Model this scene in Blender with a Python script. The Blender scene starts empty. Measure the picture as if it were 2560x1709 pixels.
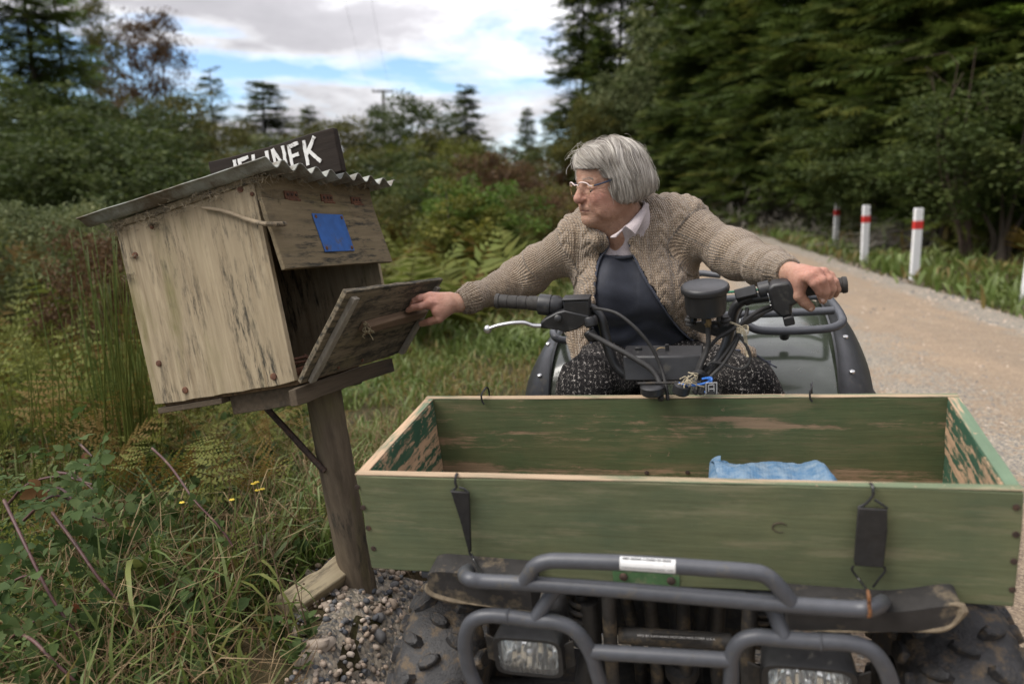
import bpy, bmesh, math, random
import numpy as np
from mathutils import Vector, Matrix

scene = bpy.context.scene
COL = scene.collection
PI = math.pi

# ------------------------------------------------------------------ camera
FPX = 1991.0                                  # focal length in photo pixels (28 mm on a 36 mm wide frame)
PITCH = math.atan(378.5 / FPX)
CAM = np.array([0.0, 0.0, 1.30])
cam_data = bpy.data.cameras.new('camera')
cam_data.sensor_width = 36.0
cam_data.lens = FPX / 2560 * 36.0
cam_data.clip_start = 0.05
cam_data.clip_end = 2000
cam_data.dof.use_dof = True
cam_data.dof.focus_distance = 1.98
cam_data.dof.aperture_fstop = 2.5
camera = bpy.data.objects.new('camera', cam_data)
COL.objects.link(camera)
camera.location = CAM
camera.rotation_euler = (PI / 2 - PITCH, 0, 0)
scene.camera = camera

# ------------------------------------------------------------------ light
SUN_EL, SUN_AZ = math.radians(50), math.radians(-105)      # azimuth from +Y towards +X
world = bpy.data.worlds.new('World')
scene.world = world
world.use_nodes = True
def build_world():
    nt = world.node_tree
    nt.nodes.clear()
    N, L = nt.nodes.new, nt.links.new
    out = N('ShaderNodeOutputWorld')
    sky = N('ShaderNodeTexSky')
    sky.sky_type = 'NISHITA'
    sky.sun_disc = False
    sky.sun_elevation = SUN_EL
    sky.sun_rotation = SUN_AZ
    sky.dust_density = 0.2
    sky.air_density = 1.0
    sky.ozone_density = 2.0
    bg_sky = N('ShaderNodeBackground')
    bg_sky.inputs['Strength'].default_value = 0.10
    tint = N('ShaderNodeMix'); tint.data_type = 'RGBA'; tint.blend_type = 'MULTIPLY'; tint.inputs[0].default_value = 1.0
    tint.inputs[7].default_value = (0.82, 0.90, 1.04, 1)
    L(sky.outputs[0], tint.inputs[6]); L(tint.outputs[2], bg_sky.inputs['Color'])
    tc = N('ShaderNodeTexCoord')
    def math_(op, a, b=None, c=None, clamp=False):
        m = N('ShaderNodeMath'); m.operation = op; m.use_clamp = clamp
        for i, x in enumerate((a, b, c)):
            if x is None: continue
            if isinstance(x, (int, float)): m.inputs[i].default_value = x
            else: L(x, m.inputs[i])
        return m.outputs[0]
    def noise(scale, loc, sc, detail, rough, dist=0.0):
        mp = N('ShaderNodeMapping'); mp.inputs['Location'].default_value = loc; mp.inputs['Scale'].default_value = sc
        L(tc.outputs['Generated'], mp.inputs['Vector'])
        t = N('ShaderNodeTexNoise'); t.inputs['Scale'].default_value = scale
        t.inputs['Detail'].default_value = detail; t.inputs['Roughness'].default_value = rough
        t.inputs['Distortion'].default_value = dist
        L(mp.outputs[0], t.inputs['Vector'])
        return t.outputs['Fac']
    def ramp(fac, stops):
        r = N('ShaderNodeValToRGB')
        el = r.color_ramp.elements
        while len(el) < len(stops): el.new(0.5)
        for e, (p, c) in zip(el, stops):
            e.position = p
            e.color = (c, c, c, 1) if isinstance(c, (int, float)) else (*c, 1)
        L(fac, r.inputs[0])
        return r.outputs[0]
    sep = N('ShaderNodeSeparateXYZ'); L(tc.outputs['Generated'], sep.inputs[0])
    z = sep.outputs[2]
    n1 = noise(2.6, (0.35, 1.3, 0.62), (1, 1, 3.6), 9, 0.56, 0.25)
    n2 = noise(6.5, (4.2, 0.3, 2.0), (1, 1, 3.0), 8, 0.6, 0.2)
    # more cloud the higher one looks; gaps of blue low over the horizon
    cover = math_('ADD', n1, ramp(z, [(0.0, 0.05), (0.055, -0.03), (0.12, -0.09), (0.15, -0.02), (0.19, 0.14), (0.25, 0.22), (1.0, 0.16)]))
    mask = ramp(cover, [(0.455, 0.0), (0.55, 1.0)])
    # thick parts of a cloud are grey, thin edges white
    thick = math_('ADD', math_('MULTIPLY', cover, 0.75), math_('MULTIPLY', n2, 0.35))
    shade = ramp(thick, [(0.49, (0.95, 0.95, 0.96)), (0.56, (0.58, 0.58, 0.60)), (0.63, (0.37, 0.362, 0.385)), (0.78, (0.29, 0.285, 0.305))])
    # brighter cloud towards the hidden sun
    dt = N('ShaderNodeVectorMath'); dt.operation = 'DOT_PRODUCT'
    L(tc.outputs['Generated'], dt.inputs[0])
    sa, se = math.radians(5.5), math.radians(21)
    dt.inputs[1].default_value = (math.sin(sa) * math.cos(se), math.cos(sa) * math.cos(se), math.sin(se))
    glow = ramp(dt.outputs['Value'], [(0.90, 0.0), (0.975, 0.32), (1.0, 1.0)])
    # an overcast sky is brighter overhead than at the horizon
    over = math_('MULTIPLY_ADD', math_('MAXIMUM', z, 0.0), 1.95, 0.56)
    gl = math_('MULTIPLY', over, math_('ADD', 1.0, math_('MULTIPLY', glow, 1.0)))
    vm = N('ShaderNodeVectorMath'); vm.operation = 'SCALE'
    L(shade, vm.inputs[0]); L(gl, vm.inputs['Scale'])
    bg_cl = N('ShaderNodeBackground')
    L(vm.outputs[0], bg_cl.inputs['Color'])
    bg_cl.inputs['Strength'].default_value = 1.0
    mix = N('ShaderNodeMixShader')
    L(mask, mix.inputs[0]); L(bg_sky.outputs[0], mix.inputs[1]); L(bg_cl.outputs[0], mix.inputs[2])
    L(mix.outputs[0], out.inputs[0])
build_world()
sun_data = bpy.data.lights.new('sun', 'SUN')
sun_data.energy = 1.9
sun_data.angle = math.radians(40)
sun_data.color = (1.0, 0.95, 0.88)
sun = bpy.data.objects.new('sun', sun_data)
COL.objects.link(sun)
_sd = Vector((math.sin(SUN_AZ) * math.cos(SUN_EL), math.cos(SUN_AZ) * math.cos(SUN_EL), math.sin(SUN_EL)))
sun.rotation_euler = _sd.to_track_quat('Z', 'Y').to_euler()
sun.location = (0, 0, 20)
scene.view_settings.view_transform = 'Standard'
scene.view_settings.look = 'None'
scene.view_settings.exposure = 0.92
scene.view_settings.gamma = 1.0
scene.view_settings.use_curve_mapping = False
scene.cycles.max_bounces = 6
scene.cycles.diffuse_bounces = 3
scene.cycles.glossy_bounces = 3
scene.cycles.transmission_bounces = 5
scene.cycles.transparent_max_bounces = 6

# ------------------------------------------------------------------ surveying: photo pixel -> point
_F = np.array([0, math.cos(PITCH), -math.sin(PITCH)])
_U = np.array([0, math.sin(PITCH), math.cos(PITCH)])
_X = np.array([1.0, 0, 0])
def ray(u, v):
    return _F + (u - 1280) / FPX * _X - (v - 854.5) / FPX * _U
def at(u, v, Y):
    "the point at distance Y (world y) seen at photo pixel u, v"
    d = ray(u, v)
    return CAM + d * (Y / d[1])
def rotm(yaw, pit, rol):
    a, b, c = np.radians([yaw, pit, rol])
    Rz = np.array([[math.cos(a), -math.sin(a), 0], [math.sin(a), math.cos(a), 0], [0, 0, 1]])
    Rx = np.array([[1, 0, 0], [0, math.cos(b), -math.sin(b)], [0, math.sin(b), math.cos(b)]])
    Ry = np.array([[math.cos(c), 0, math.sin(c)], [0, 1, 0], [-math.sin(c), 0, math.cos(c)]])
    return Rz @ Rx @ Ry
class Frame:
    def __init__(s, R, T):
        s.R, s.T = R, np.array(T, float)
    def m4(s):
        M = np.eye(4); M[:3, :3] = s.R; M[:3, 3] = s.T
        return Matrix(M.tolist())
    def at(s, u, v, y, ax=1):
        "local point on the local plane axis=value seen at photo pixel u, v"
        d = s.R.T @ ray(u, v); o = s.R.T @ (CAM - s.T)
        return o + d * ((y - o[ax]) / d[ax])
    def to_world(s, p): return s.R @ np.asarray(p, float) + s.T
    def to_local(s, p): return s.R.T @ (np.asarray(p, float) - s.T)
BIKE = Frame(rotm(-14.807, 7.824, -4.314), (-0.2997, 1.4399, 0.7707))     # x across, y rearwards, z up from crate rim
MAIL = Frame(rotm(72.394, -12.3206, 3.044), (-0.5035, 1.80, 0.8617))     # x along the front, y to the back, z up

# ------------------------------------------------------------------ numpy noise
_rs = np.random.RandomState(7)
_LAT = _rs.rand(32, 32, 32).astype(np.float32)
def vnoise(P, s=1.0):
    P = np.asarray(P, np.float64) * s
    i = np.floor(P).astype(int); f = P - i
    f = f * f * (3 - 2 * f)
    r = 0
    for dx in (0, 1):
        for dy in (0, 1):
            for dz in (0, 1):
                w = (f[..., 0] if dx else 1 - f[..., 0]) * (f[..., 1] if dy else 1 - f[..., 1]) * (f[..., 2] if dz else 1 - f[..., 2])
                r = r + w * _LAT[(i[..., 0] + dx) & 31, (i[..., 1] + dy) & 31, (i[..., 2] + dz) & 31]
    return r
def fbm(P, s=1.0, o=4):
    r, a, t = 0, 1, 0
    for k in range(o):
        r = r + a * (vnoise(np.asarray(P) + 3.7 * k, s * 2 ** k) - 0.5); t += a; a *= 0.5
    return r / t * 2

# ------------------------------------------------------------------ meshes
def raw_mesh(name, V, F, smooth=True, sharp=None):
    "V (n,3); F: list of tuples or an (m,k) array"
    me = bpy.data.meshes.new(name)
    V = np.asarray(V, np.float32)
    if isinstance(F, np.ndarray):
        m, k = F.shape
        me.vertices.add(len(V)); me.vertices.foreach_set('co', V.ravel())
        me.loops.add(m * k); me.loops.foreach_set('vertex_index', F.astype(np.int32).ravel())
        me.polygons.add(m)
        me.polygons.foreach_set('loop_start', np.arange(0, m * k, k, dtype=np.int32))
        me.polygons.foreach_set('loop_total', np.full(m, k, np.int32))
        me.update(calc_edges=True)
    else:
        me.from_pydata(V.tolist(), [], F)
    if smooth:
        me.polygons.foreach_set('use_smooth', np.ones(len(me.polygons), bool))
        if sharp: me.set_sharp_from_angle(angle=math.radians(sharp))
    return me
def add_obj(name, me, mat=None, parent=None, M=None):
    o = bpy.data.objects.new(name, me)
    COL.objects.link(o)
    if mat is not None and len(me.materials) == 0: me.materials.append(mat)
    if parent is not None: o.parent = parent
    if M is not None: o.matrix_local = M
    return o
def vattr(me, name, vals, typ='FLOAT'):
    a = me.attributes.new(name, typ, 'POINT')
    vals = np.asarray(vals, np.float32)
    a.data.foreach_set('value' if typ == 'FLOAT' else 'vector', vals.ravel())
def tag(o, label=None, cat=None, group=None, kind=None):
    if label: o['label'] = label
    if cat: o['category'] = cat
    if group: o['group'] = group
    if kind: o['kind'] = kind
    return o
def empty(name, loc=(0, 0, 0), M=None, parent=None):
    o = bpy.data.objects.new(name, None)
    COL.objects.link(o)
    o.empty_display_size = 0.1
    if M is not None: o.matrix_world = M
    else: o.location = loc
    return o
def basis(d):
    d = np.asarray(d, float); d = d / (np.linalg.norm(d) + 1e-12)
    a = np.array([0, 0, 1.0]) if abs(d[2]) < 0.9 else np.array([1.0, 0, 0])
    x = np.cross(a, d); x /= np.linalg.norm(x)
    return x, np.cross(d, x), d
def spline(pts, n=8):
    "Catmull-Rom through pts"
    P = np.asarray(pts, float)
    if len(P) < 3: return np.array([P[0] + (P[-1] - P[0]) * t for t in np.linspace(0, 1, n)])
    Q = np.vstack([2 * P[0] - P[1], P, 2 * P[-1] - P[-2]])
    out = []
    for i in range(1, len(Q) - 2):
        for t in np.linspace(0, 1, n, endpoint=False):
            a, b, c, d = Q[i - 1:i + 3]
            out.append(0.5 * (2 * b + (c - a) * t + (2 * a - 5 * b + 4 * c - d) * t * t + (3 * b - a - 3 * c + d) * t ** 3))
    out.append(P[-1])
    return np.array(out)
class MB:
    def __init__(s): s.V, s.F, s.n = [], [], 0
    def add(s, V, F):
        V = np.asarray(V, float)
        s.V.append(V); s.F += [tuple(i + s.n for i in f) for f in F]; s.n += len(V)
        return s
    def box(s, lo, hi, R=None, T=None):
        lo, hi = np.asarray(lo, float), np.asarray(hi, float)
        V = np.array([[(lo, hi)[i][0], (lo, hi)[j][1], (lo, hi)[k][2]] for i in (0, 1) for j in (0, 1) for k in (0, 1)])
        if R is not None: V = V @ np.asarray(R).T
        if T is not None: V = V + np.asarray(T)
        return s.add(V, [(0, 1, 3, 2), (4, 6, 7, 5), (0, 4, 5, 1), (2, 3, 7, 6), (0, 2, 6, 4), (1, 5, 7, 3)])
    def hexa(s, c):
        "8 corners: bottom loop 4 then top loop 4"
        return s.add(c, [(0, 3, 2, 1), (4, 5, 6, 7), (0, 1, 5, 4), (1, 2, 6, 5), (2, 3, 7, 6), (3, 0, 4, 7)])
    def tube(s, pts, r, n=10, closed=False, flat=None):
        P = np.asarray(pts, float); m = len(P)
        r = np.broadcast_to(np.asarray(r, float), (m,))
        T = np.gradient(P, axis=0) if not closed else np.roll(P, -1, 0) - np.roll(P, 1, 0)
        T /= np.linalg.norm(T, axis=1)[:, None] + 1e-12
        x, y, _ = basis(T[0])
        V = []
        for i in range(m):
            x = x - T[i] * (x @ T[i]); x /= np.linalg.norm(x) + 1e-12
            y = np.cross(T[i], x)
            a = np.arange(n) * 2 * PI / n
            V.append(P[i] + r[i] * (np.cos(a)[:, None] * x + np.sin(a)[:, None] * y * (flat or 1)))
        F = []
        k = m if closed else m - 1
        for i in range(k):
            j = (i + 1) % m
            for a in range(n):
                b = (a + 1) % n
                F.append((i * n + a, i * n + b, j * n + b, j * n + a))
        if not closed:
            F.append(tuple(range(n - 1, -1, -1))); F.append(tuple((m - 1) * n + a for a in range(n)))
        return s.add(np.vstack(V), F)
    def lathe(s, prof, c=(0, 0, 0), axis=(0, 0, 1), n=20):
        x, y, d = basis(axis)
        V, F = [], []
        for r, h in prof:
            a = np.arange(n) * 2 * PI / n
            V.append(np.asarray(c) + d * h + r * (np.cos(a)[:, None] * x + np.sin(a)[:, None] * y))
        for i in range(len(prof) - 1):
            for a in range(n):
                b = (a + 1) % n
                F.append((i * n + a, i * n + b, (i + 1) * n + b, (i + 1) * n + a))
        F.append(tuple(range(n - 1, -1, -1))); F.append(tuple((len(prof) - 1) * n + a for a in range(n)))
        return s.add(np.vstack(V), F)
    def ball(s, c, r, n=10, m=7):
        r = np.broadcast_to(np.asarray(r, float), (3,))
        V = [[0, 0, -1]] + [[math.sin(t) * math.cos(p), math.sin(t) * math.sin(p), -math.cos(t)] for t in np.linspace(0, PI, m + 1)[1:-1] for p in np.arange(n) * 2 * PI / n] + [[0, 0, 1]]
        F = [(0, 1 + (a + 1) % n, 1 + a) for a in range(n)]
        for i in range(m - 2):
            for a in range(n):
                F.append((1 + i * n + a, 1 + i * n + (a + 1) % n, 1 + (i + 1) * n + (a + 1) % n, 1 + (i + 1) * n + a))
        l = 1 + (m - 1) * n
        F += [(l, l - n + a, l - n + (a + 1) % n) for a in range(n)]
        return s.add(np.array(V) * r + np.asarray(c), F)
    def sheet(s, G, thick=0.0, nrm=None):
        "grid of points (a,b,3); with thickness it becomes a closed slab"
        G = np.asarray(G, float); a, b = G.shape[:2]
        if thick:
            du = np.gradient(G, axis=0); dv = np.gradient(G, axis=1)
            N = np.cross(du, dv); N /= np.linalg.norm(N, axis=2)[..., None] + 1e-12
            W = np.concatenate([G.reshape(-1, 3), (G - N * thick).reshape(-1, 3)])
        else: W = G.reshape(-1, 3)
        F = []
        for i in range(a - 1):
            for j in range(b - 1):
                q = (i * b + j, (i + 1) * b + j, (i + 1) * b + j + 1, i * b + j + 1)
                F.append(q)
                if thick: F.append(tuple(a * b + k for k in q[::-1]))
        if thick:
            edge = [i * b for i in range(a)] + [(a - 1) * b + j for j in range(1, b)] + [i * b + b - 1 for i in range(a - 2, -1, -1)] + [j for j in range(b - 2, 0, -1)]
            for k in range(len(edge)):
                p, q = edge[k], edge[(k + 1) % len(edge)]
                F.append((q, p, p + a * b, q + a * b))
        return s.add(W, F)
    def prism(s, poly, h0, h1, R=None, T=None):
        "2D polygon (x,z) extruded in y"
        n = len(poly)
        V = np.array([[p[0], h0, p[1]] for p in poly] + [[p[0], h1, p[1]] for p in poly], float)
        F = [tuple(range(n)), tuple(range(2 * n - 1, n - 1, -1))] + [(i, i + n, (i + 1) % n + n, (i + 1) % n) for i in range(n)]
        if R is not None: V = V @ np.asarray(R).T
        if T is not None: V = V + np.asarray(T)
        return s.add(V, F)
    def obj(s, name, mat, parent=None, sharp=35, bevel=0, smooth=True, fix=True):
        me = raw_mesh(name, np.vstack(s.V), s.F, smooth=False)
        if fix:
            bm = bmesh.new(); bm.from_mesh(me)
            bmesh.ops.recalc_face_normals(bm, faces=bm.faces)
            bm.to_mesh(me); bm.free()
        if smooth:
            me.polygons.foreach_set('use_smooth', np.ones(len(me.polygons), bool))
            me.set_sharp_from_angle(angle=math.radians(sharp))
        o = add_obj(name, me, mat, parent)
        if bevel:
            b = o.modifiers.new('bevel', 'BEVEL'); b.width = bevel; b.segments = 2; b.limit_method = 'ANGLE'; b.angle_limit = math.radians(40)
        return o
def board(lo, hi, seg=(1, 1, 1), jit=0.0, seed=0, name='board', mat=None, parent=None, bevel=0.0015, R=None, T=None, chip=0.0):
    "a board: subdivided box whose faces wander a little and whose long edges are chipped"
    lo, hi = np.asarray(lo, float), np.asarray(hi, float)
    bm = bmesh.new()
    bmesh.ops.create_cube(bm, size=1)
    for ax in range(3):
        if seg[ax] > 1:
            es = [e for e in bm.edges if abs((e.verts[0].co - e.verts[1].co)[ax]) > 0.9 * 1.0 and sum(abs((e.verts[0].co - e.verts[1].co)[k]) > 1e-6 for k in range(3)) == 1]
            bmesh.ops.subdivide_edges(bm, edges=es, cuts=seg[ax] - 1, use_grid_fill=True)
    V = np.array([v.co[:] for v in bm.verts])
    P = lo + (V + 0.5) * (hi - lo)
    if jit:
        n = np.stack([fbm(P + 11.3 * k + seed * 5.1, 9.0, 3) for k in range(3)], -1)
        P = P + n * jit
    if chip:
        on = (np.abs(np.abs(V) - 0.5) < 1e-4).sum(1) >= 2
        c = np.clip(fbm(P + seed * 3.3, 30.0, 3) - 0.05, 0, 1)
        P = P - np.sign(V) * (on * c * chip)[:, None]
    if R is not None: P = P @ np.asarray(R).T
    if T is not None: P = P + np.asarray(T)
    for v, p in zip(bm.verts, P): v.co = p
    me = bpy.data.meshes.new(name)
    bmesh.ops.recalc_face_normals(bm, faces=bm.faces)
    bm.to_mesh(me); bm.free()
    o = add_obj(name, me, mat, parent)
    if bevel:
        me.polygons.foreach_set('use_smooth', np.ones(len(me.polygons), bool))
        me.set_sharp_from_angle(angle=math.radians(35))
        b = o.modifiers.new('bevel', 'BEVEL'); b.width = bevel; b.segments = 2; b.limit_method = 'ANGLE'; b.angle_limit = math.radians(40)
    return o

# ------------------------------------------------------------------ materials
class G:
    "small node-graph builder"
    def __init__(s, name, **kw):
        s.m = bpy.data.materials.new(name); s.m.use_nodes = True
        s.nt = s.m.node_tree
        s.p = s.nt.nodes['Principled BSDF']
        for k, v in kw.items(): s.set(k, v)
    def set(s, k, v):
        k = {'rough': 'Roughness', 'spec': 'Specular IOR Level', 'metal': 'Metallic', 'base': 'Base Color', 'coat': 'Coat Weight', 'sheen': 'Sheen Weight', 'trans': 'Transmission Weight', 'normal': 'Normal', 'sss': 'Subsurface Weight'}.get(k, k)
        s._in(s.p.inputs[k], v)
    def _in(s, sock, v):
        if isinstance(v, bpy.types.NodeSocket): s.nt.links.new(v, sock)
        elif isinstance(v, (tuple, list)) and sock.type == 'RGBA': sock.default_value = (*v, 1) if len(v) == 3 else v
        else: sock.default_value = v
    def n(s, t, **kw):
        x = s.nt.nodes.new(t)
        for k, v in kw.items(): setattr(x, k, v)
        return x
    def co(s, scale=(1, 1, 1), loc=(0, 0, 0), rot=(0, 0, 0), kind='Object', attr=None):
        if attr:
            c = s.n('ShaderNodeAttribute', attribute_name=attr).outputs['Vector']
        else: c = s.n('ShaderNodeTexCoord').outputs[kind]
        m = s.n('ShaderNodeMapping')
        m.inputs['Scale'].default_value = scale; m.inputs['Location'].default_value = loc; m.inputs['Rotation'].default_value = rot
        s.nt.links.new(c, m.inputs[0])
        return m.outputs[0]
    def noise(s, vec, scale=5, detail=4, rough=0.55, dist=0.0):
        t = s.n('ShaderNodeTexNoise')
        s._in(t.inputs['Vector'], vec)
        t.inputs['Scale'].default_value = scale; t.inputs['Detail'].default_value = detail
        t.inputs['Roughness'].default_value = rough; t.inputs['Distortion'].default_value = dist
        return t.outputs['Fac']
    def voro(s, vec, scale=5, feature='F1', out='Distance'):
        t = s.n('ShaderNodeTexVoronoi', feature=feature)
        s._in(t.inputs['Vector'], vec); t.inputs['Scale'].default_value = scale
        return t.outputs[out]
    def wave(s, vec, scale=5, dist=0.0, detail=2, kind='BANDS', dirn='X', dscale=1.0):
        t = s.n('ShaderNodeTexWave', wave_type=kind)
        if kind == 'BANDS': t.bands_direction = dirn
        else: t.rings_direction = dirn
        s._in(t.inputs['Vector'], vec); t.inputs['Scale'].default_value = scale
        t.inputs['Distortion'].default_value = dist; t.inputs['Detail'].default_value = detail
        t.inputs['Detail Scale'].default_value = dscale
        return t.outputs['Fac']
    def ramp(s, fac, stops, interp='LINEAR'):
        r = s.n('ShaderNodeValToRGB'); el = r.color_ramp.elements
        r.color_ramp.interpolation = interp
        while len(el) < len(stops): el.new(0.5)
        for e, (p, c) in zip(el, stops):
            e.position = p; e.color = (c, c, c, 1) if isinstance(c, (int, float)) else (*c, 1)
        s._in(r.inputs[0], fac)
        return r.outputs[0]
    def mix(s, fac, a, b, mode='MIX'):
        x = s.n('ShaderNodeMix', data_type='RGBA', blend_type=mode)
        s._in(x.inputs[0], fac); s._in(x.inputs[6], a); s._in(x.inputs[7], b)
        return x.outputs[2]
    def math(s, op, a, b=0.0, clamp=False):
        x = s.n('ShaderNodeMath', operation=op, use_clamp=clamp)
        s._in(x.inputs[0], a); s._in(x.inputs[1], b)
        return x.outputs[0]
    def attr(s, name, out='Fac'):
        return s.n('ShaderNodeAttribute', attribute_name=name).outputs[out]
    def bump(s, h, strength=0.5, dist=0.01, normal=None):
        b = s.n('ShaderNodeBump'); b.inputs['Strength'].default_value = strength; b.inputs['Distance'].default_value = dist
        s._in(b.inputs['Height'], h)
        if normal is not None: s._in(b.inputs['Normal'], normal)
        s.nt.links.new(b.outputs[0], s.p.inputs['Normal'])
        return b.outputs[0]
def plain(name, c, rough=0.6, var=0.25, scale=30, dirt=None, dirt_amt=0.5, bump=0.0, **kw):
    "a paint, plastic or metal with faint blotches and optional dirt patches"
    g = G(name, rough=rough, **kw)
    v = g.co()
    n = g.noise(v, scale, 5, 0.6)
    col = g.ramp(n, [(0.3, tuple(x * (1 - var) for x in c)), (0.7, tuple(min(1, x * (1 + var)) for x in c))])
    if dirt:
        d = g.ramp(g.noise(v, scale * 0.45, 7, 0.72), [(0.62 - 0.25 * dirt_amt, 0.0), (0.74 - 0.2 * dirt_amt, 1.0)])
        col = g.mix(d, col, dirt)
        g.set('rough', g.math('ADD', rough, g.math('MULTIPLY', d, max(0, 0.85 - rough))))
    else:
        g.set('rough', g.ramp(g.noise(v, scale * 0.7, 4), [(0.3, max(0, rough - 0.1)), (0.7, min(1, rough + 0.1))]))
    g.set('base', col)
    if bump: g.bump(g.noise(v, scale * 3, 4), bump, 0.003)
    return g.m
def wood(name, light, dark, grain='z', mold=0.3, moldc=(0.035, 0.034, 0.028), moss=0.0, fine=1.0, seed=0.0, rings=0.0, rough=0.85):
    "weathered timber, the grain running along one local axis"
    g = G(name, rough=rough, spec=0.25)
    ax = 'xyz'.index(grain)
    def sc(a, l): 
        r = [a, a, a]; r[ax] = l; return tuple(r)
    v = g.co(sc(1, 1), (seed, seed * 1.3, seed * 0.7))
    fineg = g.noise(g.co(sc(90 * fine, 5), (seed,) * 3), 1.0, 6, 0.65)
    broad = g.noise(g.co(sc(14, 1.6), (seed * 2,) * 3), 1.0, 4, 0.55, 0.6)
    col = g.ramp(fineg, [(0.34, dark), (0.48, tuple(0.5 * (a + b) for a, b in zip(light, dark))), (0.60, light)])
    col = g.mix(g.ramp(broad, [(0.35, 0.75), (0.65, 0.0)]), col, tuple(0.62 * a + 0.3 * b for a, b in zip(light, dark)), 'MIX')
    col = g.mix(g.ramp(g.noise(g.co((1, 1, 1), (seed + 5,) * 3), 5.0, 3), [(0.35, 0.0), (0.7, 0.45)]), col, tuple(x * 0.72 for x in light))
    if rings:
        w = g.wave(g.co(sc(1, 0.12), (0.3 + seed, 0.2, 0.1), (0.2, 0.1, 0.15)), 26 * rings, 9, 3, 'BANDS', 'Z' if ax != 2 else 'X', 1.3)
        col = g.mix(g.ramp(w, [(0.6, 0.0), (0.95, 0.5)]), col, tuple(x * 0.6 for x in dark))
    if moss:
        mm = g.math('MULTIPLY', g.ramp(g.noise(g.co(sc(16, 3), (seed + 2,) * 3), 1.0, 5, 0.6), [(0.5, 0.0), (0.68, 1.0)]), g.ramp(g.noise(v, 4.0, 3), [(0.42, 0.0), (0.62, moss)]))
        col = g.mix(mm, col, (0.13, 0.125, 0.035))
    if mold:
        sp = g.ramp(g.noise(g.co(sc(72, 10), (seed + 9,) * 3), 1.0, 6, 0.75), [(0.48, 0.0), (0.60, 1.0)])
        area = g.ramp(g.noise(g.co(sc(7, 3.5), (seed + 3,) * 3), 1.0, 5, 0.65), [(0.56 - 0.22 * mold, 0.0), (0.68 - 0.18 * mold, 1.0)])
        col = g.mix(g.math('MULTIPLY', g.math('MULTIPLY', sp, area), 0.95), col, moldc)
        ar2 = g.ramp(g.noise(g.co((1, 1, 1), (seed + 31,) * 3), 9.0, 6, 0.7), [(0.66 - 0.14 * mold, 0.0), (0.80 - 0.14 * mold, 0.8 * mold)])
        col = g.mix(ar2, col, moldc)
    g.set('base', col)
    g.bump(g.math('ADD', fineg, g.math('MULTIPLY', broad, 0.6)), 0.45, 0.004)
    return g.m
def painted(name, paint, bare, grain='x', peel=0.3, scuff=0.3, seed=0.0, dark=0.5, bands=0.0, paint2=None, flake=0.0):
    "paint over timber: worn off along the grain"
    g = G(name, rough=0.7, spec=0.3)
    ax = 'xyz'.index(grain)
    def sc(a, l):
        r = [a, a, a]; r[ax] = l; return tuple(r)
    v = g.co((1, 1, 1), (seed,) * 3)
    fineg = g.noise(g.co(sc(95, 6), (seed,) * 3), 1.0, 6, 0.7)
    broad = g.noise(g.co(sc(9, 1.2), (seed * 2,) * 3), 1.0, 3, 0.5, 0.8)
    blot = g.noise(v, 7, 5, 0.6)
    pc = g.mix(g.ramp(blot, [(0.32, 0.0), (0.68, 1.0)]), paint, paint2 or tuple(x * 0.72 for x in paint))
    pc = g.mix(g.ramp(fineg, [(0.3, dark), (0.55, 0.0)]), pc, tuple(x * 0.55 for x in paint))
    pc = g.mix(g.math('MULTIPLY', g.ramp(g.noise(g.co(sc(30, 4), (seed + 4,) * 3), 1.0, 6, 0.7), [(0.52, 0.0), (0.75, 1.0)]), scuff), pc, tuple(min(1, 0.45 * a + 0.5 * b) for a, b in zip(paint, bare)))
    bc = g.ramp(fineg, [(0.3, tuple(x * 0.6 for x in bare)), (0.62, bare)])
    f = g.math('ADD', g.math('MULTIPLY', fineg, 0.45), g.math('MULTIPLY', broad, 0.75))
    if bands:
        w = g.wave(g.co(sc(1, 0.10), (0.11 + seed, 0.07, 0.0), (0.10, 0.06, 0.05)), bands, 7.0, 3, 'BANDS', 'Z', 1.1)
        f = g.math('ADD', f, g.math('MULTIPLY', g.math('SUBTRACT', w, 0.5), 0.12))
    if flake:
        fl = g.noise(g.co(sc(46, 17), (seed + 6,) * 3), 1.0, 7, 0.72, 0.4)
        ln = g.noise(g.co(sc(70, 1.3), (seed + 8,) * 3), 1.0, 2, 0.5)
        f = g.math('ADD', g.math('MULTIPLY', f, 1 - flake), g.math('MULTIPLY', g.math('ADD', g.math('MULTIPLY', fl, 0.75), g.math('MULTIPLY', ln, 0.45)), flake))
    pm = g.ramp(f, [(0.78 - 0.28 * peel, 0.0), (0.83 - 0.26 * peel, 1.0)])
    chip = g.ramp(g.noise(v, 26, 6, 0.75), [(0.80 - 0.25 * peel, 0.0), (0.83 - 0.25 * peel, 1.0)])
    pm = g.math('MAXIMUM', pm, g.math('MULTIPLY', chip, 0.9))
    g.set('base', g.mix(pm, pc, bc))
    g.bump(g.math('SUBTRACT', fineg, g.math('MULTIPLY', pm, 0.5)), 0.35, 0.003)
    return g.m
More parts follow.
